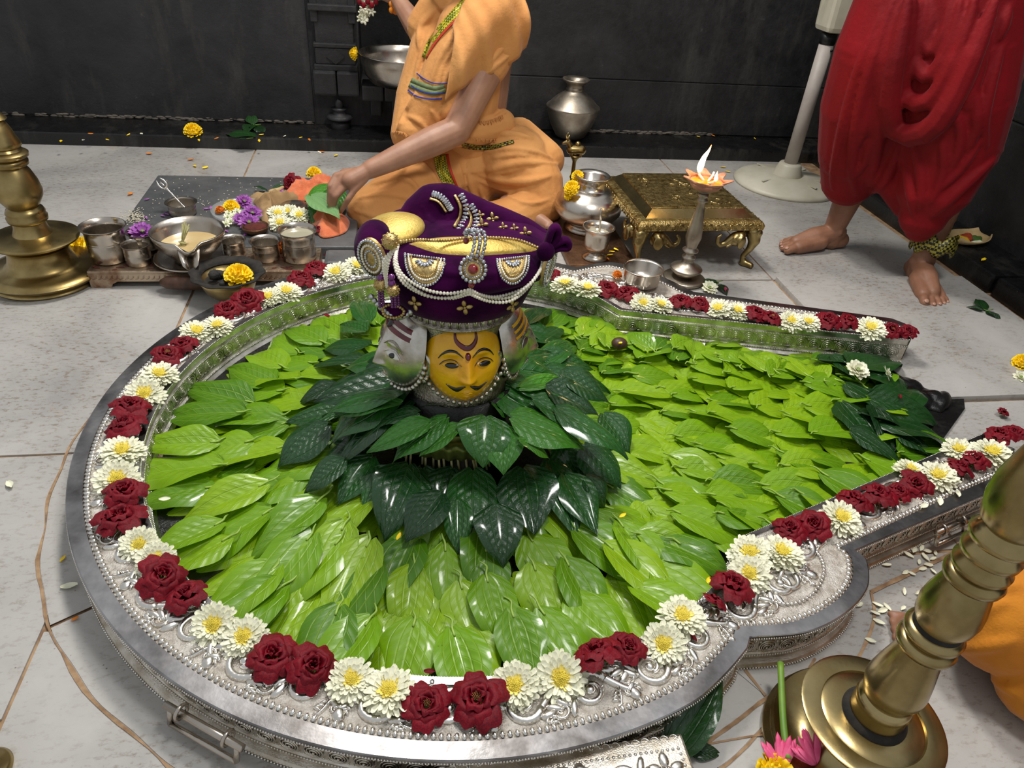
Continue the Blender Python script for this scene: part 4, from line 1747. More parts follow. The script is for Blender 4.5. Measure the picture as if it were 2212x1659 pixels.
# patches at the two sides
lp = PY(*c5(222, 520), 1.085)
for c_, ax, nm in ((PY(*c5(215, 520), 1.1), V((-.55, -.8, -.1)), 0), (PY(*c5(1468, 590), 1.12), V((.85, -.5, -.1)), 1)):
    b = MB()
    X, Z, Y = basis(ax)
    pts = [c_ + X * (.026 * math.cos(t)) + Y * (.036 * math.sin(t)) for t in [2 * PI * i / 20 for i in range(20)]]
    b.add([p + Z * -.004 for p in pts] + [p + Z * .003 for p in pts] + [c_ + Z * .005], [(i, (i + 1) % 20, 20 + (i + 1) % 20, 20 + i) for i in range(20)] + [(20 + i, 20 + (i + 1) % 20, 40) for i in range(20)])
    po = b.build('jewelled_patch', m_goldtrim, turban, world=True)
    for kk, rr, mt_ in ((.95, .0028, m_gem), (.7, .0024, m_pearl), (.42, .0024, m_gem)):
        gem_row('gem_row', None, rr, mt_, None, 0, 1, po, [c_ + Z * .005 + X * (.026 * kk * math.cos(t)) + Y * (.036 * kk * math.sin(t)) for t in [2 * PI * i / 16 for i in range(17)]])
# mirror-work trims over the crest


def CRB_hit(x, y, ys):
    h = CRB.ray_cast(CAM, ray(x, y).normalized())
    g_ = ROLLB.ray_cast(CAM, ray(x, y).normalized())
    c_ = [q for q in (h, g_) if q[0] is not None]
    p_ = min(c_, key=lambda q: q[3])[0] if c_ else PY(x, y, ys)
    return p_ - ray(x, y) * .003


for pix, ys in (([(625, 95), (690, 120), (745, 195)], 1.205), ([(805, 70), (845, 150), (840, 225), (800, 300)], 1.215), ([(880, 150), (920, 220), (915, 280), (870, 355)], 1.205)):
    P = [CRB_hit(*c5(q.x, q.y), ys) for q in resample(catmull([(a, b, 0) for a, b in pix], 6), 12)]
    b = MB()
    b.tube(P, .0035, 6, True, .6)
    tr = b.build('trim_band', m_goldtrim, turban, world=True)
    side = V((1, -.1, .25))
    for i in range(1, 12, 1):
        t_ = (P[min(i + 1, 11)] - P[i - 1]).normalized()
        s_ = t_.cross(FWD).normalized()
        if s_.dot(V((1, 0, .4))) < 0:
            s_ = -s_
        b = MB()
        s3, d3, n3 = basis(s_, -FWD)
        b.ell(P[i] + s_ * .010, (.0034, .007, .002), Matrix((s3, d3, n3)).transposed(), 6, 5)
        b.build('mirror', m_gem, tr, world=True)


def quatrefoil(p, nn, r, mat, name='gem_flower'):
    b = MB()
    s_, d_, n_ = basis((0, 0, 1), nn)
    X = s_
    Y = nn.cross(X).normalized()
    for i in range(4):
        a = i * PI / 2 + .2
        dv = X * math.cos(a) + Y * math.sin(a)
        s3, d3, n3 = basis(dv, nn)
        b.ell(p + dv * r * .62 + nn * .001, (r * .32, r * .5, r * .2), Matrix((s3, d3, n3)).transposed(), 8, 6)
    b.ell(p + nn * .002, (r * .2,) * 3, None, 6, 5)
    return b.build(name, mat, turban, world=True)


for x, y in ((520, 845), (875, 875), (1215, 862)):
    d = ray(*c5(x, y))
    # band is nearly a cone of radius .142
    o2 = CAM - HC0
    A = d.x ** 2 + d.y ** 2
    B_ = 2 * (o2.x * d.x + o2.y * d.y)
    C_ = o2.x ** 2 + o2.y ** 2 - .146 ** 2
    D = max(B_ * B_ - 4 * A * C_, 0)
    p = CAM + d * ((-B_ - math.sqrt(D)) / (2 * A))
    quatrefoil(p, V((p.x - HC0.x, p.y - HC0.y, 0)).normalized(), .013, m_goldtrim)
for x, y, Y in ((985, 215, 1.225), (1000, 285, 1.215), (1150, 300, 1.215), (1075, 240, 1.22), (1310, 345, 1.215), (1230, 310, 1.215)):
    quatrefoil(CRB_hit(*c5(x, y), Y), (CAM - PY(*c5(x, y), Y)).normalized(), .011 if (x + y) % 2 else .008, m_goldtrim)
gem_row('trim_band', None, .003, m_goldtrim, .005, 0, 1, turban, [PY(*c5(*p), Y) for p, Y in (((410, 405), 1.09), ((540, 392), 1.10), ((720, 398), 1.12), ((880, 380), 1.13), ((1060, 376), 1.14), ((1250, 392), 1.13), ((1410, 452), 1.11))])
# pearl strands looping over the front
for k, (dy, dl) in enumerate(((0, 0), (26, 8), (52, 16))):
    P = []
    for (x, y), kk in (((400, 435 + dy * .3), 1.04), ((392 - dl, 560 + dy * .2), 1.05), ((450 - dl * .5, 660 + dy * .6), 1.05), ((600, 740 + dy), 1.06), ((760, 762 + dy), 1.06), ((905, 742 + dy * .4), 1.06)):
        p, n = hitE(*c5(x, y), kk)
        P.append(p)
    P2 = []
    for (x, y), kk in (((905, 742 + dy * .4), 1.06), ((1050, 780 + dy), 1.06), ((1200, 778 + dy), 1.06), ((1330, 700 + dy * .6), 1.05), ((1410, 590 + dy * .2), 1.05), ((1425, 490), 1.04)):
        p, n = hitE(*c5(x, y), kk)
        P2.append(p)
    for Q in (P, P2):
        gem_row('pearl_strand', None, .0032, m_pearl, .0058, 0, 1, turban, Q)
# hanging bunches at the left
for k in range(4):
    x0 = 350 + 8 * k
    P = [PY(*c5(x, y), Y) for x, y, Y in ((372 + k * 6, 450, 1.07), (330 - 12 * k + 6, 530, 1.055), (305 - 4 * k + 8, 640, 1.06), (320 + 4 * k, 740, 1.075), (368 + 2 * k, 835, 1.095))]
    gem_row('pearl_strand', None, .003, m_pearl, .0056, 0, 1, turban, P)
for x, y, Y in ((342, 402, 1.06), (362, 752, 1.07), (270, 712, 1.08)):
    r = .0135 if y < 500 else .0105
    b = MB()
    p = PY(*c5(x, y), Y)
    b.ell(p, (r, r, r), None, 18, 12)
    for i in range(40):
        z = 1 - 2 * (i + .5) / 40
        a = i * 2.4
        rr = math.sqrt(1 - z * z)
        b.ell(p + V((rr * math.cos(a), rr * math.sin(a), z)) * r, (.0018,) * 3, None, 5, 4)
    b.build('gold_ball', m_goldtrim, turban, world=True)
for x, y, Y, r in ((350, 700, 1.07, .007), (270, 665, 1.08, .006), (350, 660, 1.07, .006)):
    MB().ell(PY(*c5(x, y), Y), (r, r, r), None, 16, 10).build('purple_bead', m_purplebead, turban, world=True)
for x, Y in ((262, 1.08), (285, 1.08), (350, 1.075), (372, 1.075), (395, 1.08)):
    gem_row('bead_tassel', None, .0032, m_purplebead, .006, 0, 1, turban, [PY(*c5(x, 760), Y), PY(*c5(x + 4, 820), Y + .005), PY(*c5(x + 8, 880), Y + .012)])
# jewelled fringe hanging over the left face
for i in range(13):
    t = i / 12
    x, y = 205 + 280 * t, 800 + 180 * math.sin(t * 1.9) - 60 * t * t
    p = PY(*c5(x, y), 1.09 + .01 * t)
    MB().ell(p, (.005, .004, .006), None, 8, 6).build('fringe_gem', m_gem, turban, world=True)
b = MB()
b.ell(PY(*c5(360, 905), 1.10), (.028, .008, .017), Matrix.Rotation(.25, 3, 'Y'), 18, 10)
mp_ = b.build('fringe_plaque', m_velvet, turban, world=True)
gem_row('gem_row', None, .003, m_goldtrim, .005, 0, 1, mp_, [PY(*c5(x, y), 1.09) for x, y in ((285, 880), (300, 930), (360, 950), (420, 935), (440, 900), (400, 870), (330, 858), (285, 880))])
# central hooked jewel with a garnet
jw = MB()
P = [PY(*c5(x, y), Y) for x, y, Y in ((885, 365, 1.08), (890, 338, 1.075), (930, 322, 1.07), (975, 340, 1.06), (985, 400, 1.05), (975, 460, 1.045), (955, 530, 1.04))]
jw.tube(catmull(P, 4), .003, 6)
jo = jw.build('turban_jewel', m_goldtrim, turban, world=True)
P = resample(catmull(P, 6), 40)
for sgn in (-1, 0, 1):
    gem_row('gem_row', None, .0036, m_gem, .0066, 0, 1, jo, [p + RIGHT * (.0085 * sgn * min(1, i / 14)) - FWD * .002 for i, p in enumerate(P)][::3])
pc = PY(*c5(935, 602), 1.038)
nn = (CAM - pc).normalized()
X, Z, Y = basis(nn)
MB().lathe([(.0, -.006), (.017, -.006), (.0195, 0), (.015, .003), (.012, .003), (0, .004)], 24, pc, nn).build('jewel_disc', m_goldtrim, jo, world=True)
for R_, rr, mt_ in ((.0205, .0036, m_gem), (.0135, .0018, m_gem)):
    gem_row('gem_row', None, rr, mt_, None, 0, 1, jo, [pc + nn * .003 + X * (R_ * math.cos(t)) + Y * (R_ * math.sin(t)) for t in [2 * PI * i / 24 for i in range(25)]])
MB().ell(pc + nn * .004, (.0085, .0085, .0085), None, 16, 10).build('garnet', m_garnet, jo, world=True)
MB().ell(PY(*c5(922, 714), 1.04), (.0058,) * 3, None, 12, 8).build('garnet_drop', m_garnet, jo, world=True)
MB().ell(PY(*c5(885, 400), 1.075), (.0052,) * 3, None, 12, 8).build('garnet_drop', m_garnet, jo, world=True)
# bow at the right
bw = MB()
for pts, r in (([(1440, 470), (1470, 400), (1500, 320), (1535, 300), (1545, 350), (1500, 430), (1460, 480)], .012), ([(1450, 470), (1520, 420), (1590, 390), (1620, 410), (1610, 445), (1540, 450), (1460, 485)], .012)):
    bw.tube(catmull([PY(*c5(*p), 1.12) for p in pts], 5), r, 10, True, .5)
bw.ell(PY(*c5(1455, 478), 1.11), (.016, .014, .018))
bw.build('velvet_bow', m_velvet, turban, world=True)
# ------------------------------------------------------------------ flowers on the rim
def petal_mesh(r0, r1, h, span, roll, seed, mat, nu=8, nv=6, name='petal'):
    rnd = random.Random(seed)
    b = MB()
    s = math.radians(span) / 2
    ph = rnd.random() * 6
    for j in range(nv + 1):
        v = j / nv
        for i in range(nu + 1):
            u = -1 + 2 * i / nu
            a = u * s * (.55 + .45 * math.sin(PI * min(1, v * .85 + .15)))
            rr = r0 + (r1 - r0) * v ** 1.4 - .06 * u * u * v
            z = h * math.sin(PI / 2 * min(1, v * 1.25)) - roll * max(0, v - .55) ** 2 * 2 - .16 * h * u * u * v + .045 * math.sin(6 * u + ph) * v * v
            rr += .055 * math.sin(5 * u + ph + 2) * v * v
            b.v.append(V((rr * math.cos(a), rr * math.sin(a), z)))
    for j in range(nv):
        for i in range(nu):
            q = j * (nu + 1) + i
            b.f.append((q, q + 1, q + nu + 2, q + nu + 1))
    return b.mesh(name, mat)


RP = [(3, petal_mesh(.04, .14, .60, 210, .0, 1, m_rose)), (3, petal_mesh(.1, .30, .66, 160, .12, 2, m_rose)), (4, petal_mesh(.17, .52, .62, 125, .35, 3, m_rose)),
      (5, petal_mesh(.24, .76, .52, 108, .5, 4, m_rose)), (5, petal_mesh(.28, 1.0, .36, 92, .55, 5, m_rose))]
hb = MB()
for i in range(26):
    a, r = i * 2.4, .02 * math.sqrt(i)
    hb.tube([(r * math.cos(a), r * math.sin(a), .2), (r * 1.5 * math.cos(a), r * 1.5 * math.sin(a), .5)], .012, 4)
heart_me = hb.mesh('stamens', m_rose_heart)
cal = MB()
for i in range(5):
    a = 2 * PI * i / 5
    cal.ell((.35 * math.cos(a), .35 * math.sin(a), .03), (.3, .09, .03), Matrix.Rotation(a, 3, 'Z'), 8, 5)
cal.lathe([(.0, -.16), (.13, -.12), (.16, .02), (.1, .06)], 10)
cal_me = cal.mesh('calyx', m_stem_g)


def orient(o, p, nrm, spin, sc):
    s, d, n = basis(V(nrm), (0.3, 1, .1))
    # local z along nrm
    z = V(nrm).normalized()
    x = V((1, 0, 0)) - z * z.x
    x.normalize()
    y = z.cross(x)
    m = Matrix((x, y, z)).transposed().to_4x4()
    o.matrix_world = Matrix.Translation(p) @ m @ Matrix.Rotation(spin, 4, 'Z') @ Matrix.Scale(sc, 4)


def rose(p, r, nrm, label, open_=False, group='red roses on the silver rim', calyx=True, rings=5):
    o = link('rose', None)
    o.empty_display_size = .3
    tag(o, label, 'rose', group)
    k0 = 1 if open_ else 0
    sq = random.uniform(.85, 1.1)
    for ri in range(k0, rings):
        n, me = RP[ri]
        off = random.random() * 6
        for i in range(n):
            c = link('petal', me, o)
            c.rotation_euler = (random.uniform(-.1, .1), random.uniform(-.1, .12), off + 2 * PI * i / n + random.uniform(-.18, .18))
            k = random.uniform(.88, 1.06)
            c.scale = (k, k * random.uniform(.92, 1.1), sq * random.uniform(.9, 1.1))
    if open_:
        link('stamens', heart_me, o)
    if calyx:
        link('calyx', cal_me, o)
    orient(o, p, nrm, random.random() * 6, r)
    return o


def mum_meshes(seed):
    rnd = random.Random(seed)
    outs = []
    for rings, mat, nm in ((((22, 1.0, -.08, .1, .2), (22, 1.0, .14, .1, .2), (21, .95, .34, .1, .2), (19, .88, .52, .1, .19), (17, .76, .7, .1, .17)), m_mum, 'petals'),
                           (((16, .6, .8, .1, .14), (14, .5, 1.0, .1, .11), (12, .42, 1.15, .09, .1)), m_mum_in, 'inner_petals')):
        b = MB()
        for ring, (n, L, el, r0, wd) in enumerate(rings):
            for i in range(n):
                a = 2 * PI * (i + .5 * (ring % 2)) / n + rnd.uniform(-.1, .1)
                l = L * rnd.uniform(.88, 1.08)
                e = el + rnd.uniform(-.12, .12)
                R = Matrix.Rotation(a, 3, 'Z') @ Matrix.Rotation(-e, 3, 'Y')
                pts = []
                for t, w, zz in ((0, .3, 0), (.35, .7, .05), (.72, 1, .03), (.92, .85, .0), (1, .4, .02)):
                    for s in (-1, 0, 1):
                        pts.append(R @ V((r0 + (l - r0) * t, s * wd * .5 * w, zz + (.03 if s else -.012) * w)) + V((0, 0, .14)))
                fs = []
                for q in range(4):
                    for s in (0, 1):
                        k = q * 3 + s
                        fs.append((k, k + 3, k + 4, k + 1))
                b.add(pts, fs)
        outs.append(b.mesh(nm, mat))
    d = MB()
    d.lathe([(.3, .2), (.3, .42), (.2, .52), (0, .56)], 14)
    for i in range(50):
        a, r = i * 2.4, .036 * math.sqrt(i)
        d.tube([(r * .6 * math.cos(a), r * .6 * math.sin(a), .3), (r * 1.05 * math.cos(a), r * 1.05 * math.sin(a), .66 - r * .5)], .026, 4)
    return outs[0], outs[1], d.mesh('disc', m_mum_y)


MUM = [mum_meshes(i) for i in range(4)]


def mum(p, r, nrm, label, group='white chrysanthemums on the silver rim'):
    o = link('chrysanthemum', None)
    o.empty_display_size = .3
    tag(o, label, 'flower', group)
    a, b2, d = random.choice(MUM)
    link('petals', a, o)['kind'] = 'stuff'
    link('inner_petals', b2, o)['kind'] = 'stuff'
    link('disc', d, o)
    orient(o, p, nrm, random.random() * 6, r)
    o.scale = (o.scale[0], o.scale[1], o.scale[2] * .85)
    return o


random.seed(77)
# (kind, x, y, r): follow the rim from the tip of the far arm round to the tip of the near arm
RIM = [('r', 1962, 716, 20), ('ro', 1927, 713, 22), ('m', 1883, 706, 30), ('ro', 1833, 694, 24), ('r', 1790, 691, 25), ('m', 1747, 694, 24), ('m', 1709, 691, 26), ('ro', 1667, 686, 22), ('r', 1634, 676, 25),
       ('m', 1593, 670, 26), ('m', 1553, 665, 27), ('r', 1511, 656, 24), ('r', 1472, 651, 24), ('m', 1427, 657, 25), ('m', 1388, 652, 25), ('r', 1353, 632, 25), ('r', 1312, 622, 25), ('m', 1270, 622, 30), ('m', 1222, 612, 30), ('r', 1186, 592, 22),
       ('m', 772, 573, 28), ('m', 727, 586, 29), ('r', 683, 580, 25), ('r', 650, 602, 28), ('m', 618, 628, 30), ('m', 580, 640, 28), ('r', 534, 646, 34), ('r', 490, 668, 27), ('m', 468, 703, 30), ('m', 423, 714, 33),
       ('r', 397, 743, 26), ('ro', 360, 764, 31), ('m', 343, 807, 36), ('m', 312, 847, 38), ('r', 281, 880, 39), ('r', 273, 922, 38), ('m', 263, 972, 42), ('m', 251, 1030, 44), ('r', 268, 1062, 40), ('r', 258, 1122, 48),
       ('m', 300, 1172, 38), ('m', 335, 1206, 40), ('r', 350, 1240, 48), ('r', 408, 1288, 42), ('m', 462, 1343, 46), ('m', 528, 1372, 46), ('r', 588, 1416, 52), ('r', 672, 1438, 52), ('m', 757, 1465, 48), ('m', 842, 1490, 54),
       ('ro', 922, 1520, 48), ('ro', 1032, 1508, 58), ('m', 1116, 1476, 50), ('m', 1212, 1457, 54), ('rc', 1292, 1426, 48), ('r', 1357, 1398, 38), ('m', 1436, 1386, 46), ('m', 1476, 1330, 48),
       ('rc', 1540, 1308, 28), ('r', 1580, 1266, 46), ('m', 1622, 1236, 42), ('m', 1624, 1192, 44), ('m', 1690, 1192, 44), ('r', 1706, 1143, 34), ('r', 1758, 1131, 36), ('m', 1818, 1116, 42), ('r', 1845, 1082, 36), ('r', 1898, 1068, 36),
       ('m', 1968, 1014, 32), ('r', 1942, 1062, 24), ('r', 1978, 1043, 32), ('m', 2030, 1026, 38), ('r', 2072, 1010, 28), ('m', 2074, 970, 32), ('r', 2105, 992, 28), ('m', 2146, 976, 40), ('r', 2162, 940, 28), ('r', 2192, 934, 24)]
nr = nm = 0
tr_ = sum(1 for q in RIM if q[0][0] == 'r')
for (k, x, y, r) in RIM:
    z0 = ZT
    p0 = G(x, y, z0)
    rw = r * depth(p0) / F * (1.14 if k[0] == 'r' else 1.02)
    p = G(x, y, z0 + rw * .38)
    p.z = z0 + .002
    tocam = (CAM - p)
    tocam.z = 0
    tocam.normalize()
    if k[0] == 'r':
        tl = random.uniform(.0, .35)
        nrm = V((0, 0, 1)) + tocam * tl + V((random.uniform(-.25, .25), random.uniform(-.2, .2), 0))
        if k == 'rc':
            nrm = V((random.uniform(-.6, .6), .3, .5))
        nr += 1
        lab = 'dark red rose on the rim, %s rose round from the far arm tip' % ORD2[nr - 1]
        if k == 'ro':
            lab = 'open dark red rose with tan stamens, %s rose from the far arm tip' % ORD2[nr - 1]
        ro = rose(p + V((0, 0, .15 * rw if k != 'rc' else .5 * rw)), rw, nrm, lab, k == 'ro')
    else:
        nrm = V((0, 0, 1)) + tocam * random.uniform(.1, .4) + V((random.uniform(-.2, .2), random.uniform(-.2, .2), 0))
        nm += 1
        mum(p, rw * 1.08, nrm, 'white chrysanthemum with yellow centre, %s round from the far arm tip' % ORD2[nm - 1])
# roses off the rim
for x, y, r, z, lab in ((706, 556, 14, .0, 'small dark red rose on the floor behind the rim, left one'), (730, 552, 14, .0, 'small dark red rose on the floor behind the rim, right one'),
                        (2160, 899, 17, 0.0, 'small red rose lying on marble beyond the near arm tip')):
    p = G(x, y, z)
    rose(p + V((0, 0, .01)), r * depth(p) / F, (.1, -.2, 1), lab, group='loose red roses', rings=4)


# marigolds
def marigold_me(mat, seed):
    rnd = random.Random(seed)
    b = MB()
    for ring, (n, r, z, w) in enumerate(((15, .9, .12, .3), (14, .78, .36, .28), (12, .6, .56, .26), (9, .4, .7, .24), (5, .18, .78, .2))):
        for i in range(n):
            a = 2 * PI * (i + .5 * (ring % 2)) / n + rnd.uniform(-.1, .1)
            R = Matrix.Rotation(a, 3, 'Z') @ Matrix.Rotation(-.2 - .25 * ring + rnd.uniform(-.2, .2), 3, 'Y')
            pts = []
            for t, ww, zz in ((-.25, .3, -.1), (0, .8, .0), (.15, 1, .05), (.24, .8, .02)):
                for s in (-1, -.33, .33, 1):
                    pts.append(V((r * math.cos(a) * .8, r * math.sin(a) * .8, z)) + R @ V((t, s * w * .55 * ww, zz + .05 * math.sin(s * 7 + i))))
            fs = []
            for q in range(3):
                for s in range(3):
                    k = q * 4 + s
                    fs.append((k, k + 4, k + 5, k + 1))
            b.add(pts, fs)
    b.lathe([(0, .0), (.3, .02), (.6, .15), (.6, .4), (.3, .66), (0, .74)], 14)
    return b.mesh('petals', mat)


MG = marigold_me(m_marigold, 1)
MGO = marigold_me(m_marigold_o, 2)


def marigold(p, r, nrm, label, me=MG, stalk=True, group='marigolds'):
    o = link('marigold', None)
    o.empty_display_size = .2
    tag(o, label, 'marigold', group)
    c = link('petals', me, o)
    c['kind'] = 'stuff'
    if stalk:
        link('calyx', cal_me, o).scale = (.8, .8, 1.2)
    orient(o, p, nrm, random.random() * 6, r)
    return o
# ------------------------------------------------------------------ vessels and furniture
def proj_y(p):
    d = V(p) - CAM
    zc = d.dot(FWD)
    return H / 2 - d.dot(UP) / zc * F


def vh(b, y):
    lo, hi = 0.0, 1.4
    for _ in range(40):
        m_ = (lo + hi) / 2
        if proj_y((b.x, b.y, m_)) > y:
            lo = m_
        else:
            hi = m_
    return lo


def dpx(p):
    return depth(p) / F


def cup(label, pix, z, ytop, rp, base_k=.82, mat=m_steel, fill=None, fillk=.7, name='steel_cup', cat='cup', lines=(.55, .6), group='steel cups on the silver board'):
    b = G(*pix, z)
    h = vh(b, ytop) - z
    R = rp * dpx(b)
    rb = R * base_k
    t = thing(name, label, cat, b, 0, group)
    pr = [(0, 0), (rb * .9, 0), (rb, .006), (rb, h * .3)]
    for l in lines:
        pr += [(rb, h * l - .0015), (rb - .0006, h * l), (rb, h * l + .0015)]
    pr += [(rb, h * .8), (rb * 1.01, h * .9), (R * .96, h * .975), (R, h * .985), (R, h), (R * .96, h * 1.004), (rb * .97, h * .92), (rb * .95, h * .8), (rb * .95, .012), (0, .01)]
    MB().lathe(pr, 40).build('body', mat, t, sharp=50)
    if fill:
        MB().lathe([(0, h * fillk), (rb * .955, h * fillk)], 32, caps=False).build('contents', fill, t)
    return t, b, h, R


# low silver board with scalloped legs
bt = .052
bx0, bx1, by0, by1 = -.862, -.225, 1.972, 2.135
board = thing('silver_board', 'low silver board with scalloped feet carrying the steel cups', 'board', ((bx0 + bx1) / 2, (by0 + by1) / 2, 0))
MB().box(((bx0 + bx1) / 2, (by0 + by1) / 2, bt - .004), (bx1 - bx0, by1 - by0, .008)).build('board_top', m_boardsilver, board, smooth=False, bevel=.002, world=True)
for (y, nm) in ((by0 + .006, 'apron'), (by1 - .006, 'apron')):
    pts = [(bx0, 0), (bx0 + .055, 0), (bx0 + .06, .012), (bx0 + .075, .02), (bx1 - .075, .02), (bx1 - .06, .012), (bx1 - .055, 0), (bx1, 0), (bx1, bt - .008), (bx0, bt - .008)]
    MB().prism(pts, -.006, .006).xf(Matrix.Translation((0, y, 0)) @ Matrix.Rotation(PI / 2, 4, 'X')).build(nm, m_boardsilver, board, smooth=False, world=True)
for x in (bx0 + .006, bx1 - .006):
    MB().box((x, (by0 + by1) / 2, .032), (.012, by1 - by0 - .02, .024)).build('apron', m_boardsilver, board, smooth=False, world=True)
# embossed waves on the front apron
wv = MB()
for i in range(44):
    x = bx0 + .012 + i * .0142
    wv.torus((x, by0 - .0005, .033), .0065, .0014, (0, 1, 0), 10, 4, (0, PI * 1.3))
wv.build('embossed_waves', m_boardsilver, board, world=True)
# dried kumkum stains on the top
kst = MB()
random.seed(8)
for i in range(34):
    x, y = random.choice([(random.uniform(-.86, -.76), random.uniform(1.98, 2.03)), (random.uniform(-.7, -.64), random.uniform(1.985, 2.02)), (random.uniform(-.36, -.3), random.uniform(1.98, 2.0)), (random.uniform(-.5, -.3), random.uniform(1.99, 2.1))])
    kst.ell((x, y, bt + .0004), (random.uniform(.004, .014), random.uniform(.002, .005), .0008), Matrix.Rotation(random.uniform(-.6, .6), 3, 'Z'), 8, 5)
o = kst.build('kumkum_stains', m_kumkum, board, world=True)
o['kind'] = 'stuff'

cup('tall empty steel cup at the left end of the silver board', (240, 559), bt, 487, 46, .84)
c2, *_ = cup('small steel cup holding a purple flower on the silver board', (318, 545), bt, 499, 33, .85)
cup('small empty steel cup in front of the purple flower cup', (302, 568), bt, 527, 29, .9)
cup('small steel cup right of the spouted vessel', (508, 552), bt, 516, 28, .84)
cup('steel cup with dark inside in front of the kumkum bowl', (577, 558), bt, 519, 33, .84)
c6_, b6, h6, R6 = cup('tall steel cup of water at the right end of the silver board', (648, 558), bt, 496, 41, .85, fill=m_water, fillk=.84)


def blossom(name, label, p, r, mat, n=14, group=None, nrm=(0, 0, 1), wide=.16, cmat=None):
    """small many-petalled flower"""
    b = MB()
    for ring, (k, L, e) in enumerate(((n, 1, .1), (n - 3, .85, .45), (n - 6, .6, .85))):
        for i in range(max(k, 4)):
            a = 2 * PI * (i + .5 * ring) / max(k, 4) + random.uniform(-.1, .1)
            R = Matrix.Rotation(a, 3, 'Z') @ Matrix.Rotation(-e + random.uniform(-.15, .15), 3, 'Y')
            pts = [R @ V((t * L, s * wide * w, .06 * abs(s))) for t, w in ((.08, .3), (.5, 1), (.8, .9), (1, .2)) for s in (-1, 0, 1)]
            b.add(pts, [(q * 3 + s, q * 3 + 3 + s, q * 3 + 4 + s, q * 3 + 1 + s) for q in range(3) for s in (0, 1)])
    o = link(name, None)
    o.empty_display_size = .2
    tag(o, label, 'flower', group)
    c = b.build('petals', mat, o)
    c['kind'] = 'stuff'
    d = MB().ell((0, 0, .12), (.2, .2, .16), None, 10, 7).build('disc', cmat or m_stem_g, o)
    orient(o, p, nrm, random.random() * 6, r)
    return o


random.seed(12)
p = G(308, 503, .11)
blossom('purple_flower', 'purple flower lying inside a small steel cup', p, .04, m_purple_fl, 16, nrm=(.2, -.3, 1))

# spouted vessel on its plate
pv = G(418, 562, bt)
pl = thing('steel_plate', 'round steel plate under the spouted vessel', 'plate', pv)
MB().lathe([(0, 0), (.07, 0), (.085, .004), (.105, .014), (.108, .014), (.108, .016), (.103, .017), (.083, .008), (.068, .004), (0, .004)], 44).build('dish', m_steel, pl)
vb = V((pv.x, pv.y, bt + .005))
hv = vh(vb, 497) - vb.z
ves = thing('spouted_vessel', 'steel spouted vessel of milky liquid with a long lip', 'vessel', vb)
ns = 56
prf = [(.0, .0), (.05, .0), (.055, .01), (.062, .02), (.085, hv * .5), (.098, hv * .8), (.104, hv), (.1, hv + .002), (.094, hv * .8), (.08, hv * .5), (.058, .02), (0, .016)]
vm = MB()
vs = []
for (r, z) in prf:
    for i in range(ns):
        a = 2 * PI * i / ns
        da = (a - math.radians(282) + PI) % (2 * PI) - PI
        k = max(0, 1 - abs(da) / .3)
        zz = z
        rr = r
        if z > hv * .45:
            rr = r + .018 * k * (z / hv)
            zz = z - .3 * (z - hv * .4) * min(1, k * 1.6)
        vs.append(V((rr * math.cos(a), rr * math.sin(a), zz)))
fs = []
for k in range(len(prf) - 1):
    for i in range(ns):
        j = (i + 1) % ns
        fs.append((k * ns + i, k * ns + j, (k + 1) * ns + j, (k + 1) * ns + i))
vm.add(vs, fs).build('body', m_steel, ves)
sp = MB()       # the lip: an open channel
d_ = V((math.cos(math.radians(282)), math.sin(math.radians(282)), 0))
s_ = V((-d_.y, d_.x, 0))
A, B_, C_ = [], [], []
for t, w, z in ((0, .03, .68), (.35, .028, .56), (.7, .025, .42), (1, .02, .26)):
    c_ = d_ * (.088 + .05 * t)
    A.append(c_ - s_ * w + V((0, 0, hv * (z + .22))))
    B_.append(c_ + V((0, 0, hv * z - .004)))
    C_.append(c_ + s_ * w + V((0, 0, hv * (z + .22))))
sp.strip(A, B_).strip(B_, C_)
sp.build('spout_lip', m_steel, ves, solid=.003)
MB().lathe([(0, hv * .55), (.0835, hv * .55)], 40, caps=False).build('milk', m_milk, ves)
# bundle of dry grass leaning in the vessel
gb = thing('grass_bundle', 'bundle of dry grass tied and leaning on the spouted vessel', 'grass', V(vb) + d_ * .12 + V((0, 0, .01)))
gs = MB()
random.seed(14)
a0 = G(389, 558, bt + .02)
a1 = PY(400, 486, a0.y + .03)
for i in range(30):
    j = V((random.uniform(-.009, .009), random.uniform(-.006, .006), random.uniform(-.004, .012)))
    k = V((random.uniform(-.012, .012), random.uniform(-.008, .008), random.uniform(-.012, .012)))
    m_ = a0.lerp(a1, .5) + j * .3
    gs.tube([a0 + j, m_, a1 + k], .0016, 5)
g_o = gs.build('grass_blades', m_grass, gb, world=True)
g_o['kind'] = 'stuff'
MB().torus(a0.lerp(a1, .48), .0095, .0022, (a1 - a0), 16, 6).build('tie', m_grass, gb, world=True)

# charcoal bowl with a wooden handle
pb = G(516, 606, 0.0)
pb = V((pb.x, 1.895, 0))
ch = thing('incense_burner', 'brass incense bowl of charcoal with a black fluted rim and wooden handle', 'incense burner', pb)
hb_ = .082
MB().lathe([(0, .004), (.02, .004), (.04, .012), (.066, .038), (.078, .066), (.08, hb_), (.074, hb_), (.06, .045), (.0, .03)], 36).build('bowl', m_brass, ch)
MB().lathe([(0, .058), (.07, .062)], 30, caps=False).build('ash', m_soot, ch)
fl = MB()
for r0, r1, z0, z1 in ((.07, .1, hb_ - .002, hb_ + .008),):
    A, B_ = [], []
    for i in range(73):
        a = 2 * PI * i / 72
        k = 1 + .035 * math.cos(10 * a)
        A.append(V((r0 * math.cos(a), r0 * math.sin(a), z0)))
        B_.append(V((r1 * k * math.cos(a), r1 * k * math.sin(a), z1)))
    fl.strip(A, B_, True)
fl.build('fluted_rim', m_soot, ch, solid=.003)
cc = MB()
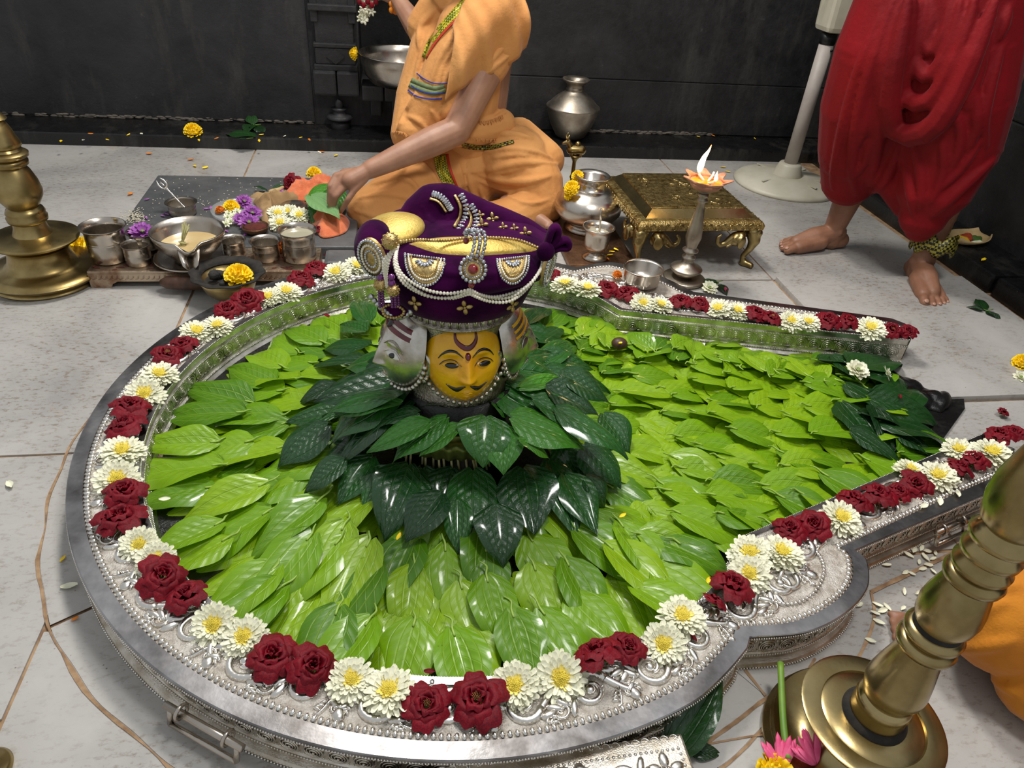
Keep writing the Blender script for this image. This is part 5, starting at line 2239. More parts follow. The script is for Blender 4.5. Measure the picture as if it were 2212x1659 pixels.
random.seed(17)
for i in range(16):
    a, r = random.random() * 6.3, random.uniform(0, .045)
    cc.ell((r * math.cos(a), r * math.sin(a), .066 + random.uniform(0, .018)), (random.uniform(.012, .024), random.uniform(.01, .016), random.uniform(.008, .014)), Euler((random.random(), random.random(), random.random() * 6)).to_matrix(), 8, 6)
o = cc.build('charcoal', m_charcoal, ch)
o['kind'] = 'stuff'
hd0 = G(478, 607, .045) - pb
hd1 = G(345, 604, .045) - pb
hd0.z = hd1.z = .036
dr = (hd1 - hd0).normalized()
MB().tube([V((-.06, .0, .04)), hd0], .006, 10).build('handle_rod', m_brass, ch)
MB().lathe([(.0, 0), (.017, 0), (.0185, .01), (.0165, .02), (.018, .03), (.02, (hd1 - hd0).length * .55), (.0205, (hd1 - hd0).length * .62), (.0195, (hd1 - hd0).length * .64), (.0205, (hd1 - hd0).length * .66), (.0195, (hd1 - hd0).length * .68), (.0205, (hd1 - hd0).length * .7), (.018, (hd1 - hd0).length * .9), (.008, (hd1 - hd0).length), (0, (hd1 - hd0).length)], 22, hd0, dr).build('wooden_handle', m_wood, ch)
marigold(pb + V((.035, -.03, hb_ + .004)), .042, (.25, -.5, 1), 'yellow marigold resting on the charcoal in the incense bowl')

# grey stone slab
sx0, sx1, sy0, sy1 = -.866, -.12, 2.16, 2.785
sl = MB().box(((sx0 + sx1) / 2, (sy0 + sy1) / 2, .0215), (sx1 - sx0, sy1 - sy0, .043)).build('stone_slab', m_slabgrey, smooth=False, bevel=.006)
tag(sl, 'wet grey stone slab behind the row of steel cups', 'slab')
ST = .0435
t3, b3, h3, r3 = cup('steel cup with a trident spoon standing in it on the slab', (396, 462), ST, 436, 33, .84, name='steel_cup', group='steel cups on the slab')
tri = thing('trident_spoon', 'slim silver spoon with a trident end leaning in a steel cup', 'spoon', b3 + V((0, 0, .012)))
q0 = b3 + V((.02, -.01, .014))
q1 = PY(346, 392, b3.y + .02)
tm = MB()
path = [q0.lerp(q1, i / 14) for i in range(12)]
tm.tube(path, [.0028, .003, .004, .0028, .0028, .0042, .0028, .003, .0042, .003, .004, .0032], 8)
tm.build('shaft', m_silver_bright, tri, world=True)
u = (q1 - q0).normalized()
sd = u.cross(FWD).normalized()
tp = q0.lerp(q1, .78)
pr = MB()
pr.tube([tp, q1], [.0035, .001], 8)
for s in (-1, 1):
    pr.tube(catmull([tp, tp + sd * .010 * s + u * .006, tp + sd * .012 * s + u * .02, tp + sd * .007 * s + u * .036], 4), [.003] * 10 + [.002, .0015, .001], 7)
pr.build('prongs', m_silver_bright, tri, world=True)
# scattered rice
rc = MB()
random.seed(19)
for i in range(170):
    q = G(random.gauss(292, 14), random.gauss(470, 8), ST)
    rc.ell((q.x, q.y, ST + random.uniform(.001, .006)), (.004, .0014, .0014), Matrix.Rotation(random.random() * 3, 3, 'Z'), 6, 4)
for i in range(160):
    q = G(random.uniform(330, 690), random.uniform(385, 480), ST)
    rc.ell((q.x, q.y, ST + .001), (.0035, .0013, .0012), Matrix.Rotation(random.random() * 3, 3, 'Z'), 6, 4)
o = rc.build('rice_grains', m_rice)
o['kind'] = 'stuff'
tag(o, 'white rice grains strewn over the wet grey slab', 'rice')
# glass dish with flowers
pg = G(522, 462, ST)
gd = thing('glass_dish', 'clear glass dish of purple and yellow blossoms on the slab', 'dish', pg)
MB().lathe([(0, 0), (.085, 0), (.094, .006), (.098, .02), (.096, .02), (.09, .008), (.082, .003), (0, .003)], 44).build('dish', m_glass, gd)
random.seed(23)
marigold(G(500, 450, ST + .012), .03, (.1, -.4, 1), 'yellow marigold in the glass dish on the slab')
marigold(G(476, 456, ST + .01), .018, (-.2, -.3, 1), 'small orange marigold at the left edge of the glass dish', MGO)
for i, (x, y, r, lab) in enumerate(((527, 436, .03, 'pale purple flower at the back of the glass dish'), (545, 462, .036, 'deep purple flower in the middle of the glass dish'), (538, 482, .036, 'purple flower at the front right of the glass dish'), (519, 474, .026, 'small purple flower between white blossoms in the glass dish'))):
    blossom('purple_flower', lab, G(x, y, ST + .018), r, m_purple_fl, 15, 'purple flowers in the glass dish', (random.uniform(-.4, .4), -.5, 1))
for i, (x, y) in enumerate(((494, 462), (505, 468), (498, 478), (512, 458), (488, 484), (492, 470))):
    blossom('jasmine', 'small cream jasmine blossom in the glass dish', G(x, y, ST + .014), .016, m_mum, 8, 'cream jasmine in the glass dish', (random.uniform(-.5, .5), -.4, 1), .22)
# crumpled cloths: creased sheets heaped on the slab
def crumple(name, label, cat, mat, pix, hmax, seed, n=46, freq=26):
    """heap of cloth over a closed outline of the photo on the slab"""
    P = [G(x, y, ST) for x, y in pix]
    P = resample(catmull(P, 6, True) + [P[0]], n * 2 + 1)[:-1]
    c = sum(P, V()) / len(P)
    b = MB()
    rings = 22
    for r in range(rings + 1):
        t = 1 - r / rings
        for p in P:
            q = c.lerp(p, t)
            w = q * freq + V((seed * 7.3, 0, 0))
            rdg = 1 - abs(noise.noise(w))
            rd2 = 1 - abs(noise.noise(w * 2.1 + V((3, 1, 0))))
            env = (1 - t ** 2.6)
            z = ST + .002 + env * hmax * (.35 + .5 * rdg ** 3 + .25 * rd2 ** 3)
            b.v.append(V((q.x + .006 * noise.noise(w * .7), q.y + .006 * noise.noise(w * .7 + V((9, 0, 0))), z)))
    m_ = len(P)
    for r in range(rings):
        for i in range(m_):
            k = (i + 1) % m_
            b.f.append((r * m_ + i, r * m_ + k, (r + 1) * m_ + k, (r + 1) * m_ + i))
    o = b.build(name, mat, solid=.003)
    return tag(o, label, cat)


crumple('folded_cloth', 'crumpled tan cloth on the slab between flowers and hand', 'cloth', m_tan, [(536, 432), (552, 448), (560, 468), (574, 486), (588, 476), (592, 456), (612, 446), (650, 432), (634, 424), (600, 428), (560, 424)], .05, 2, freq=17)
dsh = G(636, 452, ST)
td = thing('silver_dish', 'small silver dish beside the tan cloth', 'dish', dsh)
MB().lathe([(0, 0), (.028, 0), (.03, .008), (.045, .014), (.046, .016), (.042, .018), (.025, .012), (0, .014)], 30).build('body', m_steel, td)
for i, (x, y, lab) in enumerate(((600, 466, 'white chrysanthemum left in the heap behind the water cup'), (623, 463, 'white chrysanthemum at the back of the heap behind the water cup'), (648, 470, 'white chrysanthemum right in the heap behind the water cup'), (606, 486, 'white chrysanthemum at the front of the heap behind the water cup'))):
    mum(G(x, y, ST + .012), .038, (random.uniform(-.3, .3), -.4, 1), lab, 'white chrysanthemums on the slab')
kb = G(553, 502, ST)
kbo = thing('kumkum_bowl', 'low bowl of dark red kumkum powder behind the steel cups', 'bowl', kb)
MB().lathe([(0, 0), (.03, 0), (.04, .012), (.043, .024), (.04, .024), (.034, .012), (0, .01)], 30).build('bowl', m_copper, kbo)
MB().lathe([(.0, .027), (.03, .024), (.039, .019)], 24).build('powder', m_kumkum, kbo)
rose(G(632, 396, ST + .02), .042, (-.3, -.5, .3), 'dark red rose seen from its green calyx at the slab back', group='loose red roses')
rose(G(688, 498, ST + .01), .022, (0, -.4, 1), 'small dark red rose beside the peach towel', group='loose red roses', rings=4)
marigold(G(606, 530, bt + .016), .026, (0, -.9, .4), 'orange marigold standing between two steel cups', MGO)
marigold(G(678, 382, 0.0) + V((0, 0.02, 0.0)), .034, (0, -.2, 1), 'yellow marigold on the floor behind the slab')
for i, (x, y, sx_, L_) in enumerate(((576, 412, -1, .05), (590, 408, 1, .045))):
    dv = V((sx_ * .8, .3, .3))
    place_leaf(VL[i], G(x, y, ST + .01), dv, .2, ['small dark leaf of a sprig on the slab, left one', 'small dark leaf of a sprig on the slab, right one'][i], 'sprig leaves on the slab', (L_, L_, L_))
tw = MB()
tw.tube(catmull([G(582, 416, ST + .012), G(600, 411, ST + .02), G(612, 404, ST + .018)], 4), [.008, .01, .011, .01, .009, .008, .007, .006, .004], 8)
tag(tw.build('dried_pod', m_leafplate), 'curled yellowish pod on the slab behind the tan cloth', 'pod')
blossom('purple_flower', 'small purple flower behind the tan cloth', G(604, 418, ST + .01), .022, m_purple_fl, 12, nrm=(0, -.4, 1))
# peach towel in two bunches, under the leaves
crumple('peach_towel', 'peach towel bunched behind the betel leaves beside the hand', 'towel', m_peach, [(612, 420), (628, 432), (660, 436), (690, 430), (722, 420), (728, 396), (706, 396), (676, 404), (640, 404)], .06, 5, freq=17)
crumple('peach_towel', 'peach towel end spilling out below the betel leaves', 'towel', m_peach, [(660, 462), (676, 492), (694, 514), (722, 512), (748, 500), (752, 478), (722, 466), (690, 456)], .05, 8, freq=17)
# betel leaves lying on the towel by the hand
for i, (b_, t_, w_, zb, zt, mm, lab) in enumerate((((722, 400), (668, 452), 70, .10, .075, 0, 'large glossy betel leaf at the back of the bunch by the hand'), ((728, 408), (690, 460), 60, .108, .085, 1, 'glossy betel leaf in the middle of the bunch by the hand'),
                                               ((672, 424), (738, 470), 60, .118, .105, 2, 'pale underside betel leaf on the bunch by the hand'), ((700, 440), (680, 486), 50, .085, .06, 3, 'dark betel leaf hanging below the bunch by the hand'))):
    B_, T_ = G(*b_, zb), G(*t_, zt)
    L_ = (T_ - B_).length
    k = w_ * dpx(B_) / .62
    place_leaf(PL if mm == 2 else ML[i], B_, T_ - B_, random.uniform(-.1, .1), lab, 'betel leaves by the hand', (k, L_, L_))
# black stone blocks beside the board
for i, (x0, x1, y0, y1, z1, mt_, lab) in enumerate(((-.212, -.118, 2.03, 2.13, .05, m_slabgrey, 'grey stone block at the right end of the silver board'), (-.105, .01, 2.05, 2.17, .055, m_wetstone, 'black stone block behind the rim, left of the turban'))):
    tag(MB().box(((x0 + x1) / 2, (y0 + y1) / 2, z1 / 2), (x1 - x0, y1 - y0, z1)).build('stone_block', mt_, smooth=False, bevel=.012), lab, 'stone')

# ---- right hand group: copper plank, lota, tumbler, bell
cpz = .022
plank = thing('copper_plank', 'engraved copper plank under the silver pot and tumbler', 'plank', (.69, 2.3, 0))
MB().box((0, 0, .013), (.235, .46, .018)).build('plank_top', m_copper, plank, smooth=False, bevel=.003)
for sx in (-1, 1):
    MB().box((.105 * sx, 0, .004), (.02, .44, .008)).build('runner', m_copper, plank, smooth=False)
lb_ = G(1264, 492, cpz)
lota = thing('silver_pot', 'round bellied silver pot with a flared neck beside the brass stool', 'pot', lb_)
R = .122
MB().lathe([(0, 0), (.075, 0), (.08, .004), (.066, .012), (.06, .02), (.07, .028), (.1, .045), (.118, .068), (R, .09), (.116, .112), (.098, .13), (.08, .14), (.078, .142), (.062, .148), (.05, .152), (.047, .172), (.05, .182), (.062, .192), (.064, .196), (.06, .199), (.045, .188), (.042, .16), (.0, .15)], 56).build('body', m_steel, lota)
for i, (x, y, r, lab) in enumerate(((1236, 408, .03, 'yellow marigold on the left shoulder of the silver pot'), (1248, 382, .024, 'yellow marigold behind the neck of the silver pot'), (1228, 424, .016, 'small yellow marigold low on the silver pot'))):
    marigold(PY(x, y, lb_.y - .045 + .06 * (i == 1)), r, (-.5, -.6, .6), lab, stalk=False)
tbp = G(1284, 556, cpz)
tum = thing('silver_tumbler', 'small silver footed tumbler of water on the copper plank', 'tumbler', tbp)
ht = vh(tbp, 489) - cpz
MB().lathe([(0, 0), (.042, 0), (.044, .004), (.03, .012), (.022, .018), (.024, .024), (.036, .034), (.041, .05), (.041, ht * .75), (.044, ht * .9), (.054, ht * .98), (.054, ht), (.05, ht), (.038, ht * .85), (.036, .05), (0, .04)], 40).build('body', m_steel, tum)
MB().lathe([(0, ht * .8), (.038, ht * .8)], 30, caps=False).build('water', m_water, tum)
spn = thing('spoon', 'thin silver spoon standing in the footed tumbler', 'spoon', tbp + V((0, 0, .045)))
MB().tube([V((.01, .01, 0)), V((.002, .006, ht * .9)), V((0, .004, ht * 1.12))], [.003, .0035, .004], 8).build('handle', m_steel, spn)
MB().ell((.012, .012, .004), (.012, .01, .006), None, 12, 8).build('bowl', m_steel, spn)
# brass bell with a bull finial
nb = V((.70, 2.66, 0))
bell = thing('brass_bell', 'brass hand bell with a bull finial behind the silver pot', 'bell', nb)
MB().lathe([(0, .0), (.05, 0), (.048, .006), (.038, .03), (.034, .06), (.02, .074), (.01, .08), (.008, .1), (.012, .11), (.008, .12), (.0075, .17), (.012, .18), (.02, .19), (.02, .194), (.0, .195)], 26).build('bell_body', m_brass, bell)
nd = MB()
nd.chain([V((-.012, 0, .208)), V((.014, 0, .208))], [.012, .013], 12)
nd.chain([V((-.014, 0, .214)), V((-.022, 0, .228))], [.008, .007], 10)
nd.chain([V((-.022, 0, .228)), V((-.034, 0, .224))], [.007, .004], 10)
nd.ell((.004, 0, .222), (.008, .007, .008), None, 10, 8)
for sx in (-.01, .012):
    for sy in (-.006, .006):
        nd.capsule((sx, sy, .2), (sx, sy, .194), .004, .004, 8)
for sy in (-1, 1):
    nd.tube(catmull([(-.024, .004 * sy, .232), (-.026, .010 * sy, .24), (-.022, .008 * sy, .248)], 3), [.0025] * 5 + [.0015, .001], 6)
nd.v = [V((p_.x * 1.5, p_.y * 1.5, .194 + (p_.z - .194) * 1.5)) for p_ in nd.v]
nd.build('bull_finial', m_brass, bell)
# steel bowl standing on the far bulge of the rim
bb = G(1384, 614, ZT)
bw_ = thing('steel_bowl', 'small empty steel bowl standing on the far silver rim', 'bowl', V((bb.x, bb.y, ZT + .002)))
hB = .052
MB().lathe([(0, 0), (.04, 0), (.05, .006), (.054, .02), (.056, hB * .9), (.061, hB), (.059, hB + .002), (.053, hB * .9), (.05, .02), (.035, .006), (0, .005)], 40).build('body', m_steel, bw_)
marigold(G(1333, 595, ZT + .01), .016, (0, -.5, 1), 'small orange blossom on the rim left of the steel bowl', MGO, False)

# brass stool with elephant heads and paw feet
sc_ = V((1.0, 2.30, 0))
stool = thing('brass_stool', 'square embossed brass stool with elephant heads and paw feet', 'stool', sc_, math.radians(2))
hs = .222
top = MB()


def sq_ring(prof, n=4):
    b = MB()
    for r, z in prof:
        for sx, sy in ((-1, -1), (1, -1), (1, 1), (-1, 1)):
            b.v.append(V((r * sx, r * sy, z)))
    for k in range(len(prof) - 1):
        for i in range(4):
            j = (i + 1) % 4
            b.f.append((k * 4 + i, k * 4 + j, (k + 1) * 4 + j, (k + 1) * 4 + i))
    b.f.append(tuple(range((len(prof) - 1) * 4, len(prof) * 4)))
    b.f.append(tuple(reversed(range(4))))
    return b


sq_ring([(hs - .012, .135), (hs, .142), (hs + .002, .158), (hs - .004, .168), (hs - .014, .172), (hs - .03, .173)]).build('frame', m_brass_emb, stool, smooth=False, bevel=.002)
sq_ring([(hs - .03, .172), (hs - .058, .195)]).build('bevel', m_brass_pol, stool, smooth=False)
sq_ring([(hs - .058, .194), (hs - .06, .2)]).build('top_panel', m_brass_emb, stool, smooth=False, bevel=.001)
em = MB()
random.seed(41)
for i in range(26):
    cx, cy = random.uniform(-.14, .14), random.uniform(-.14, .14)
    a0_ = random.random() * 6
    em.tube([(cx + r * math.cos(a0_ + r * 60), cy + r * math.sin(a0_ + r * 60), .2) for r in [.004 + .002 * q for q in range(12)]], [.0026 - .0001 * q for q in range(12)], 5)
em.build('embossed_scrolls', m_brass_pol, stool)['kind'] = 'stuff'
sc2 = MB()
for sd_ in range(4):
    R = Matrix.Rotation(sd_ * PI / 2, 4, 'Z')
    for i in range(17):
        x = -.2 + i * .025
        pts = [R @ V((x + .010 * math.cos(t), -hs - .001, .154 + .011 * math.sin(t))) for t in [PI * 1.4 * q / 9 + (0 if i % 2 else PI) for q in range(10)]]
        sc2.tube(pts, .002, 5)
        pts = [R @ V((x + .005 * math.cos(t), -hs - .001, .154 + .006 * math.sin(t))) for t in [PI * 1.6 * q / 7 + (PI if i % 2 else 0) for q in range(8)]]
        sc2.tube(pts, .0016, 4)
sc2.build('embossed_border', m_brass_pol, stool)
lg = MB()
lg.chain([V((0, 0, .13)), V((.008, -.008, .1)), V((.004, -.004, .07)), V((-.008, .008, .035)), V((-.004, .004, .014))], [.026, .021, .013, .009, .012], 12)
lg.capsule(V((-.004, .004, .012)), V((.016, -.016, .01)), .013, .011, 10)
for s in (-1, 0, 1):
    lg.capsule(V((.008, -.008, .008)), V((.02 + .006 * s, -.02 + .006 * s, .006)), .006, .005, 8)
lg.ell((.012, -.012, .128), (.016, .016, .016), None, 12, 8)
leg_me = lg.build('leg_src', m_brass, None, remesh=.0035, relax=2)
leg_data = leg_me.data
bpy.data.objects.remove(leg_me)
eh = MB()      # elephant head looking along +x
eh.ell((0, 0, 0), (.026, .022, .026), None, 16, 12)
eh.ell((-.012, 0, .012), (.018, .02, .016), None, 14, 10)
eh.chain([V((.018, 0, .002)), V((.036, 0, -.016)), V((.052, 0, -.022)), V((.066, 0, -.012)), V((.068, 0, .006)), V((.058, 0, .014))], [.014, .011, .009, .0075, .0065, .005], 10)
for sy in (-1, 1):
    eh.ell((-.012, .021 * sy, -.006), (.018, .006, .024), Matrix.Rotation(.3 * sy, 3, 'Z'), 12, 8)
    eh.capsule((.02, .012 * sy, -.016), (.038, .014 * sy, -.026), .004, .002, 8)
    eh.ell((.016, .017 * sy, .008), (.004, .003, .004), None, 8, 6)
eho = eh.build('eh_src', m_brass, None, remesh=.003, relax=1)
eh_data = eho.data
bpy.data.objects.remove(eho)
for i, (sx, sy) in enumerate(((1, -1), (1, 1), (-1, 1), (-1, -1))):
    l = link('leg', leg_data, stool)
    l.location = (sx * (hs - .022), sy * (hs - .022), 0)
    l.rotation_euler = (0, 0, (0, PI / 2, PI, -PI / 2)[i])
    for dx, dy in ((-sx, 0), (0, -sy)):
        e = link('elephant_head', eh_data, stool)
        e.location = (sx * (hs - .03) + dx * .055, sy * (hs - .03) + dy * .055, .108)
        e.location += V((0 if dx else sx * .02, 0 if dy else sy * .02, 0))
        e.rotation_euler = (0, 0, math.atan2(dy, dx))

# standing oil lamp
ob_ = G(1476, 606, 0.0)
oil = thing('standing_oil_lamp', 'slender silver oil lamp with a leaf-edged cup of oil and one tall flame', 'oil lamp', ob_)
MB().lathe([(0, 0), (.06, 0), (.068, .006), (.07, .012), (.064, .016), (.03, .014), (.02, .02)], 40).build('dish', m_steel_dull, oil)
MB().lathe([(.02, .016), (.03, .022), (.05, .04), (.053, .046), (.05, .05), (.034, .056), (.02, .066), (.016, .078), (.022, .084), (.022, .088), (.014, .094), (.014, .1), (.026, .108), (.026, .112), (.017, .118), (.018, .125), (.022, .14), (.026, .155), (.022, .19), (.014, .25), (.011, .27), (.017, .276), (.017, .281), (.012, .286), (.016, .292), (.016, .297), (.012, .3)], 30).build('stem', m_steel_dull, oil)
zc_ = .3
MB().lathe([(.012, 0), (.03, .012), (.045, .022), (.05, .03), (.046, .03), (0, .018)], 32, (0, 0, zc_)).build('cup', m_steel_dull, oil)
n_ = 84
A, B_, C_ = [], [], []
for i in range(n_ + 1):
    a = 2 * PI * i / n_
    pk = abs(math.sin(3.5 * a)) ** 3
    r = .052 + .026 * pk
    A.append(V((.042 * math.cos(a), .042 * math.sin(a), zc_ + .02)))
    B_.append(V((.052 * math.cos(a), .052 * math.sin(a), zc_ + .036)))
    C_.append(V((r * math.cos(a), r * math.sin(a), zc_ + .044 + .008 * pk)))
MB().strip(A, B_, True).strip(B_, C_, True).build('leaf_edged_bowl', m_clay, oil, solid=.003)
MB().lathe([(0, zc_ + .034), (.051, zc_ + .034)], 36, caps=False).build('oil', m_oil, oil)
for i, (x, y, l_) in enumerate(((-.012, .036, .03), (.01, -.03, .022), (.03, .03, .022))):
    wk = MB().tube([V((x * .3, y * .3, zc_ + .034)), V((x, y, zc_ + .045)), V((x * 1.1, y * 1.1, zc_ + .045 + l_ * .5))], [.004, .0045, .003], 7).build('wick', m_whitepaint, oil)
    if i < 2:
        hgt = .085 if i == 0 else .03
        fpts = [V((x * 1.1, y * 1.1, zc_ + .05)), V((x * 1.1 + .001, y * 1.1, zc_ + .05 + hgt * .25)), V((x * 1.1 + .006 * (i == 0), y * 1.1, zc_ + .05 + hgt * .55)), V((x * 1.1 + .016 * (i == 0), y * 1.1, zc_ + .05 + hgt * .8)), V((x * 1.1 + .02 * (i == 0), y * 1.1, zc_ + .05 + hgt))]
        k = 1 if i == 0 else .6
        MB().tube(resample(catmull(fpts, 5), 12), [q * k for q in (.003, .0075, .0095, .0095, .0088, .0078, .0068, .0058, .0045, .003, .002, .0006)], 12).build('flame', m_flame, oil)
fl_ = bpy.data.lights.new('flame_light', 'POINT')
fl_.energy = .5
fl_.color = (1, .62, .25)
fl_.shadow_soft_size = .02
flo = link('flame_light', fl_, oil)
flo.location = (-.01, .03, zc_ + .14)

# big silver water pot on the ledge
pp = V((.845, 3.355, .055))
pot = thing('silver_water_pot', 'tall silver water pot with a narrow neck on the black ledge', 'pot', pp)
kz = 1.0
MB().lathe([(0, 0), (.05, 0), (.07, .012), (.098, .06), (.116, .11), (.124, .138), (.126, .142), (.124, .146), (.11, .156), (.108, .159), (.085, .182), (.06, .2), (.044, .21), (.04, .216), (.043, .22), (.04, .225), (.04, .24), (.05, .25), (.062, .258), (.064, .262), (.06, .266), (.044, .258), (.034, .24), (.034, .215), (0, .2)], 56).build('body', m_steel_dull, pot)
# steel basin in the niche
bs = V((.065, 3.385, .256))
basin = thing('steel_basin', 'wide steel basin on the niche sill behind the seated person', 'basin', bs)
MB().lathe([(0, 0), (.1, 0), (.14, .012), (.172, .05), (.184, .1), (.188, .128), (.192, .13), (.19, .133), (.182, .128), (.176, .1), (.162, .05), (.13, .016), (.1, .008), (0, .006)], 64).build('body', m_steel, basin)
marigold(PY(770, 117, 3.36), .03, (-1, -.3, .2), 'yellow marigold stuck to the wall left of the steel basin', stalk=False)

# pedestal fan
fp = G(1694, 398, 0.0)
fan = thing('fan_stand', 'cream pedestal fan stand with a round base by the wall corner', 'fan', fp)
rf = 108 * dpx(fp)
MB().lathe([(0, 0), (rf, 0), (rf, .01), (rf - .012, .02), (rf * .8, .032), (rf * .45, .044), (rf * .3, .048), (rf * .28, .045), (0, .045)], 64).build('base', m_plastic, fan)
for a in (-1.2, -.5, .6, 2.0, 3.6):
    MB().box((rf * .55 * math.cos(a), rf * .55 * math.sin(a), .0405), (rf * .4, .012, .003), a).build('base_rib', m_plastic, fan, smooth=False)
MB().lathe([(.06, .036), (.066, .04), (.062, .05), (.05, .09), (.045, .098), (.03, .1)], 36).build('collar', m_plastic, fan)
zt_ = vh(fp, 92)
MB().lathe([(.029, .09), (.029, zt_)], 30).build('pole', m_polegrey, fan)
MB().lathe([(.031, zt_ - .005), (.033, zt_ + .012), (.033, zt_ + .035)], 30).build('pole_cap', m_black, fan)
MB().tube([(.012, -.029, zt_ - .025), (.012, -.033, zt_ - .025)], .005, 10).build('screw', m_black, fan)
hbx = MB()
hbx.box((.03, 0, zt_ + .14), (.15, .12, .2), 0, 1.12)
hbx.build('control_box', m_plastic, fan, smooth=False, bevel=.02)
MB().box((.115, -.01, zt_ + .13), (.02, .07, .07)).build('bracket', m_black, fan, smooth=False, bevel=.004)
MB().lathe([(.022, zt_ + .2), (.022, zt_ + .42)], 20).build('upper_pole', m_polegrey, fan)
MB().torus((-.12, -.02, zt_ + .2), .05, .003, (0.2, 1, 0), 24, 6, (PI, 2 * PI)).build('cable', m_black, fan)


# brass lamps
def brass_lamp(label, loc, prof_parts, mat, tilt=(0, 0)):
    t = thing('brass_lamp', label, 'lamp', loc, 0, 'tall brass lamps')
    t.rotation_euler = (tilt[0], tilt[1], 0)
    for nm, pr, mt_ in prof_parts:
        MB().lathe(pr, 56).build(nm, mt_ or mat, t, sharp=60)
    return t


lpos = G(104, 601, 0)
brass_lamp('tall old brass lamp at the left beside the silver board', lpos, [
    ('base_ring', [(0, 0), (.138, 0), (.142, .006), (.138, .014), (.128, .018)], None),
    ('base_flange', [(.125, .016), (.15, .022), (.155, .03), (.15, .036), (.13, .042), (.1, .046), (.088, .055), (.082, .075), (.078, .095), (.083, .105), (.07, .112)], None),
    ('drip_plate', [(.07, .11), (.1, .118), (.114, .126), (.115, .131), (.108, .134), (.07, .136), (.05, .142)], None),
    ('stem', [(.05, .14), (.042, .16), (.04, .175), (.05, .182), (.051, .192), (.047, .196), (.049, .205), (.045, .214), (.038, .22), (.046, .232), (.056, .25), (.058, .265), (.054, .29), (.044, .318), (.037, .33), (.046, .336), (.047, .346), (.041, .352), (.052, .358), (.053, .366), (.042, .374)], None),
    ('upper_stem', [(.042, .374), (.038, .38), (.044, .386), (.042, .395), (.036, .41), (.032, .425), (.028, .435), (.022, .448), (.03, .454), (.024, .462), (.018, .47), (.022, .478), (.012, .49), (.006, .502), (0, .506)], None)], m_brass)
rpos = V((.662, .462, 0))
brass_lamp('tall polished brass lamp in the right foreground', rpos, [
    ('base_dish', [(0.0000, 0), (0.1245, 0), (0.1311, .008), (0.1303, .016), (0.1228, .02), (0.1212, .026), (0.1245, .032), (0.1212, .036), (0.0996, .03), (0.0747, .034), (0.0581, .05), (0.0456, .08)], None),
    ('drip_plate', [(0.0487, .078), (0.0877, .09), (0.0994, .098), (0.1003, .102), (0.0955, .104), (0.0731, .103), (0.0722, .101), (0.0682, .103), (0.0487, .106)], None),
    ('tar_ring', [(0.0448, .104), (0.0448, .108), (0.0400, .114), (0.0352, .116)], m_soot),
    ('lower_stem', [(0.0368, .112), (0.0376, .122), (0.0368, .134), (0.0384, .142), (0.0360, .15), (0.0320, .155), (0.0352, .16), (0.0400, .178), (0.0404, .19), (0.0368, .215), (0.0304, .25), (0.0272, .266), (0.0272, .272)], None),
    ('ring_stem', [(0.0272, .27), (0.0360, .274), (0.0376, .281), (0.0344, .288), (0.0288, .29), (0.0288, .294), (0.0360, .298), (0.0368, .306), (0.0304, .312)], None),
    ('tar_ring', [(0.0304, .31), (0.0288, .318), (0.0304, .322)], m_soot),
    ('upper_stem', [(0.0296, .32), (0.0352, .332), (0.0376, .35), (0.0360, .366), (0.0304, .392), (0.0264, .402), (0.0336, .406), (0.0352, .413), (0.0320, .42), (0.0280, .422), (0.0328, .427), (0.0336, .434), (0.0280, .44), (0.0272, .446), (0.0328, .45), (0.0336, .458), (0.0288, .464), (0.0272, .47), (0.0344, .474), (0.0352, .482), (0.0288, .49), (0.0264, .494), (0.0336, .502), (0.0400, .53), (0.0400, .555), (0.0320, .6), (0.0240, .62), (0.0320, .63), (0.0240, .65), (0.0160, .7), (0.0000, .72)], None)], m_brass_pol, (0, math.radians(1.5)))
# corner of another brass lamp, lower left
brass_lamp('round brass lamp foot cut off at the lower left corner', V(G(-22, 1665, 0)), [('base_dish', [(0, 0), (.028, 0), (.03, .006), (.026, .012), (.014, .018), (.01, .05), (0, .06)], None)], m_brass)

# silver board at the lower edge
fb = thing('embossed_silver_board', 'embossed silver board with flower corners at the bottom edge', 'board', (.17, .40, 0), math.radians(1.5))
MB().box((0, 0, .03), (.45, .17, .058)).build('board_body', m_silver, fb, smooth=False, bevel=.004)
wv = MB()
for i in range(30):
    wv.torus((-.21 + i * .0145, .078, .0592), .006, .0012, (0, 0, 1), 8, 4, (PI, 2 * PI))
wv.build('wave_border', m_silver_bright, fb)
bd = MB()
for i in range(54):
    bd.ell((-.212 + i * .008, .064, .0592), (.0026, .0026, .002), None, 6, 4)
for i in range(16):
    bd.ell((.213, .056 - i * .008, .0592), (.0026, .0026, .002), None, 6, 4)
bd.build('bead_border', m_silver_bright, fb)
for cx in (-.17, .185):
    fm = MB()
    for i in range(5):
        a = 2 * PI * i / 5 + .3
        fm.ell((cx + .016 * math.cos(a), .035 + .016 * math.sin(a), .0595), (.012, .0075, .004), Matrix.Rotation(a, 3, 'Z'), 10, 6)
    fm.ell((cx, .035, .061), (.005, .005, .004), None, 8, 6)
    fm.build('corner_flower', m_silver_bright, fb)
for i in range(4):
    s2 = link('scroll', scroll_me, fb)
    s2.location = (.12 - i * .085, .032, .0592)
    s2.rotation_euler = (0, 0, PI if i % 2 else 0)

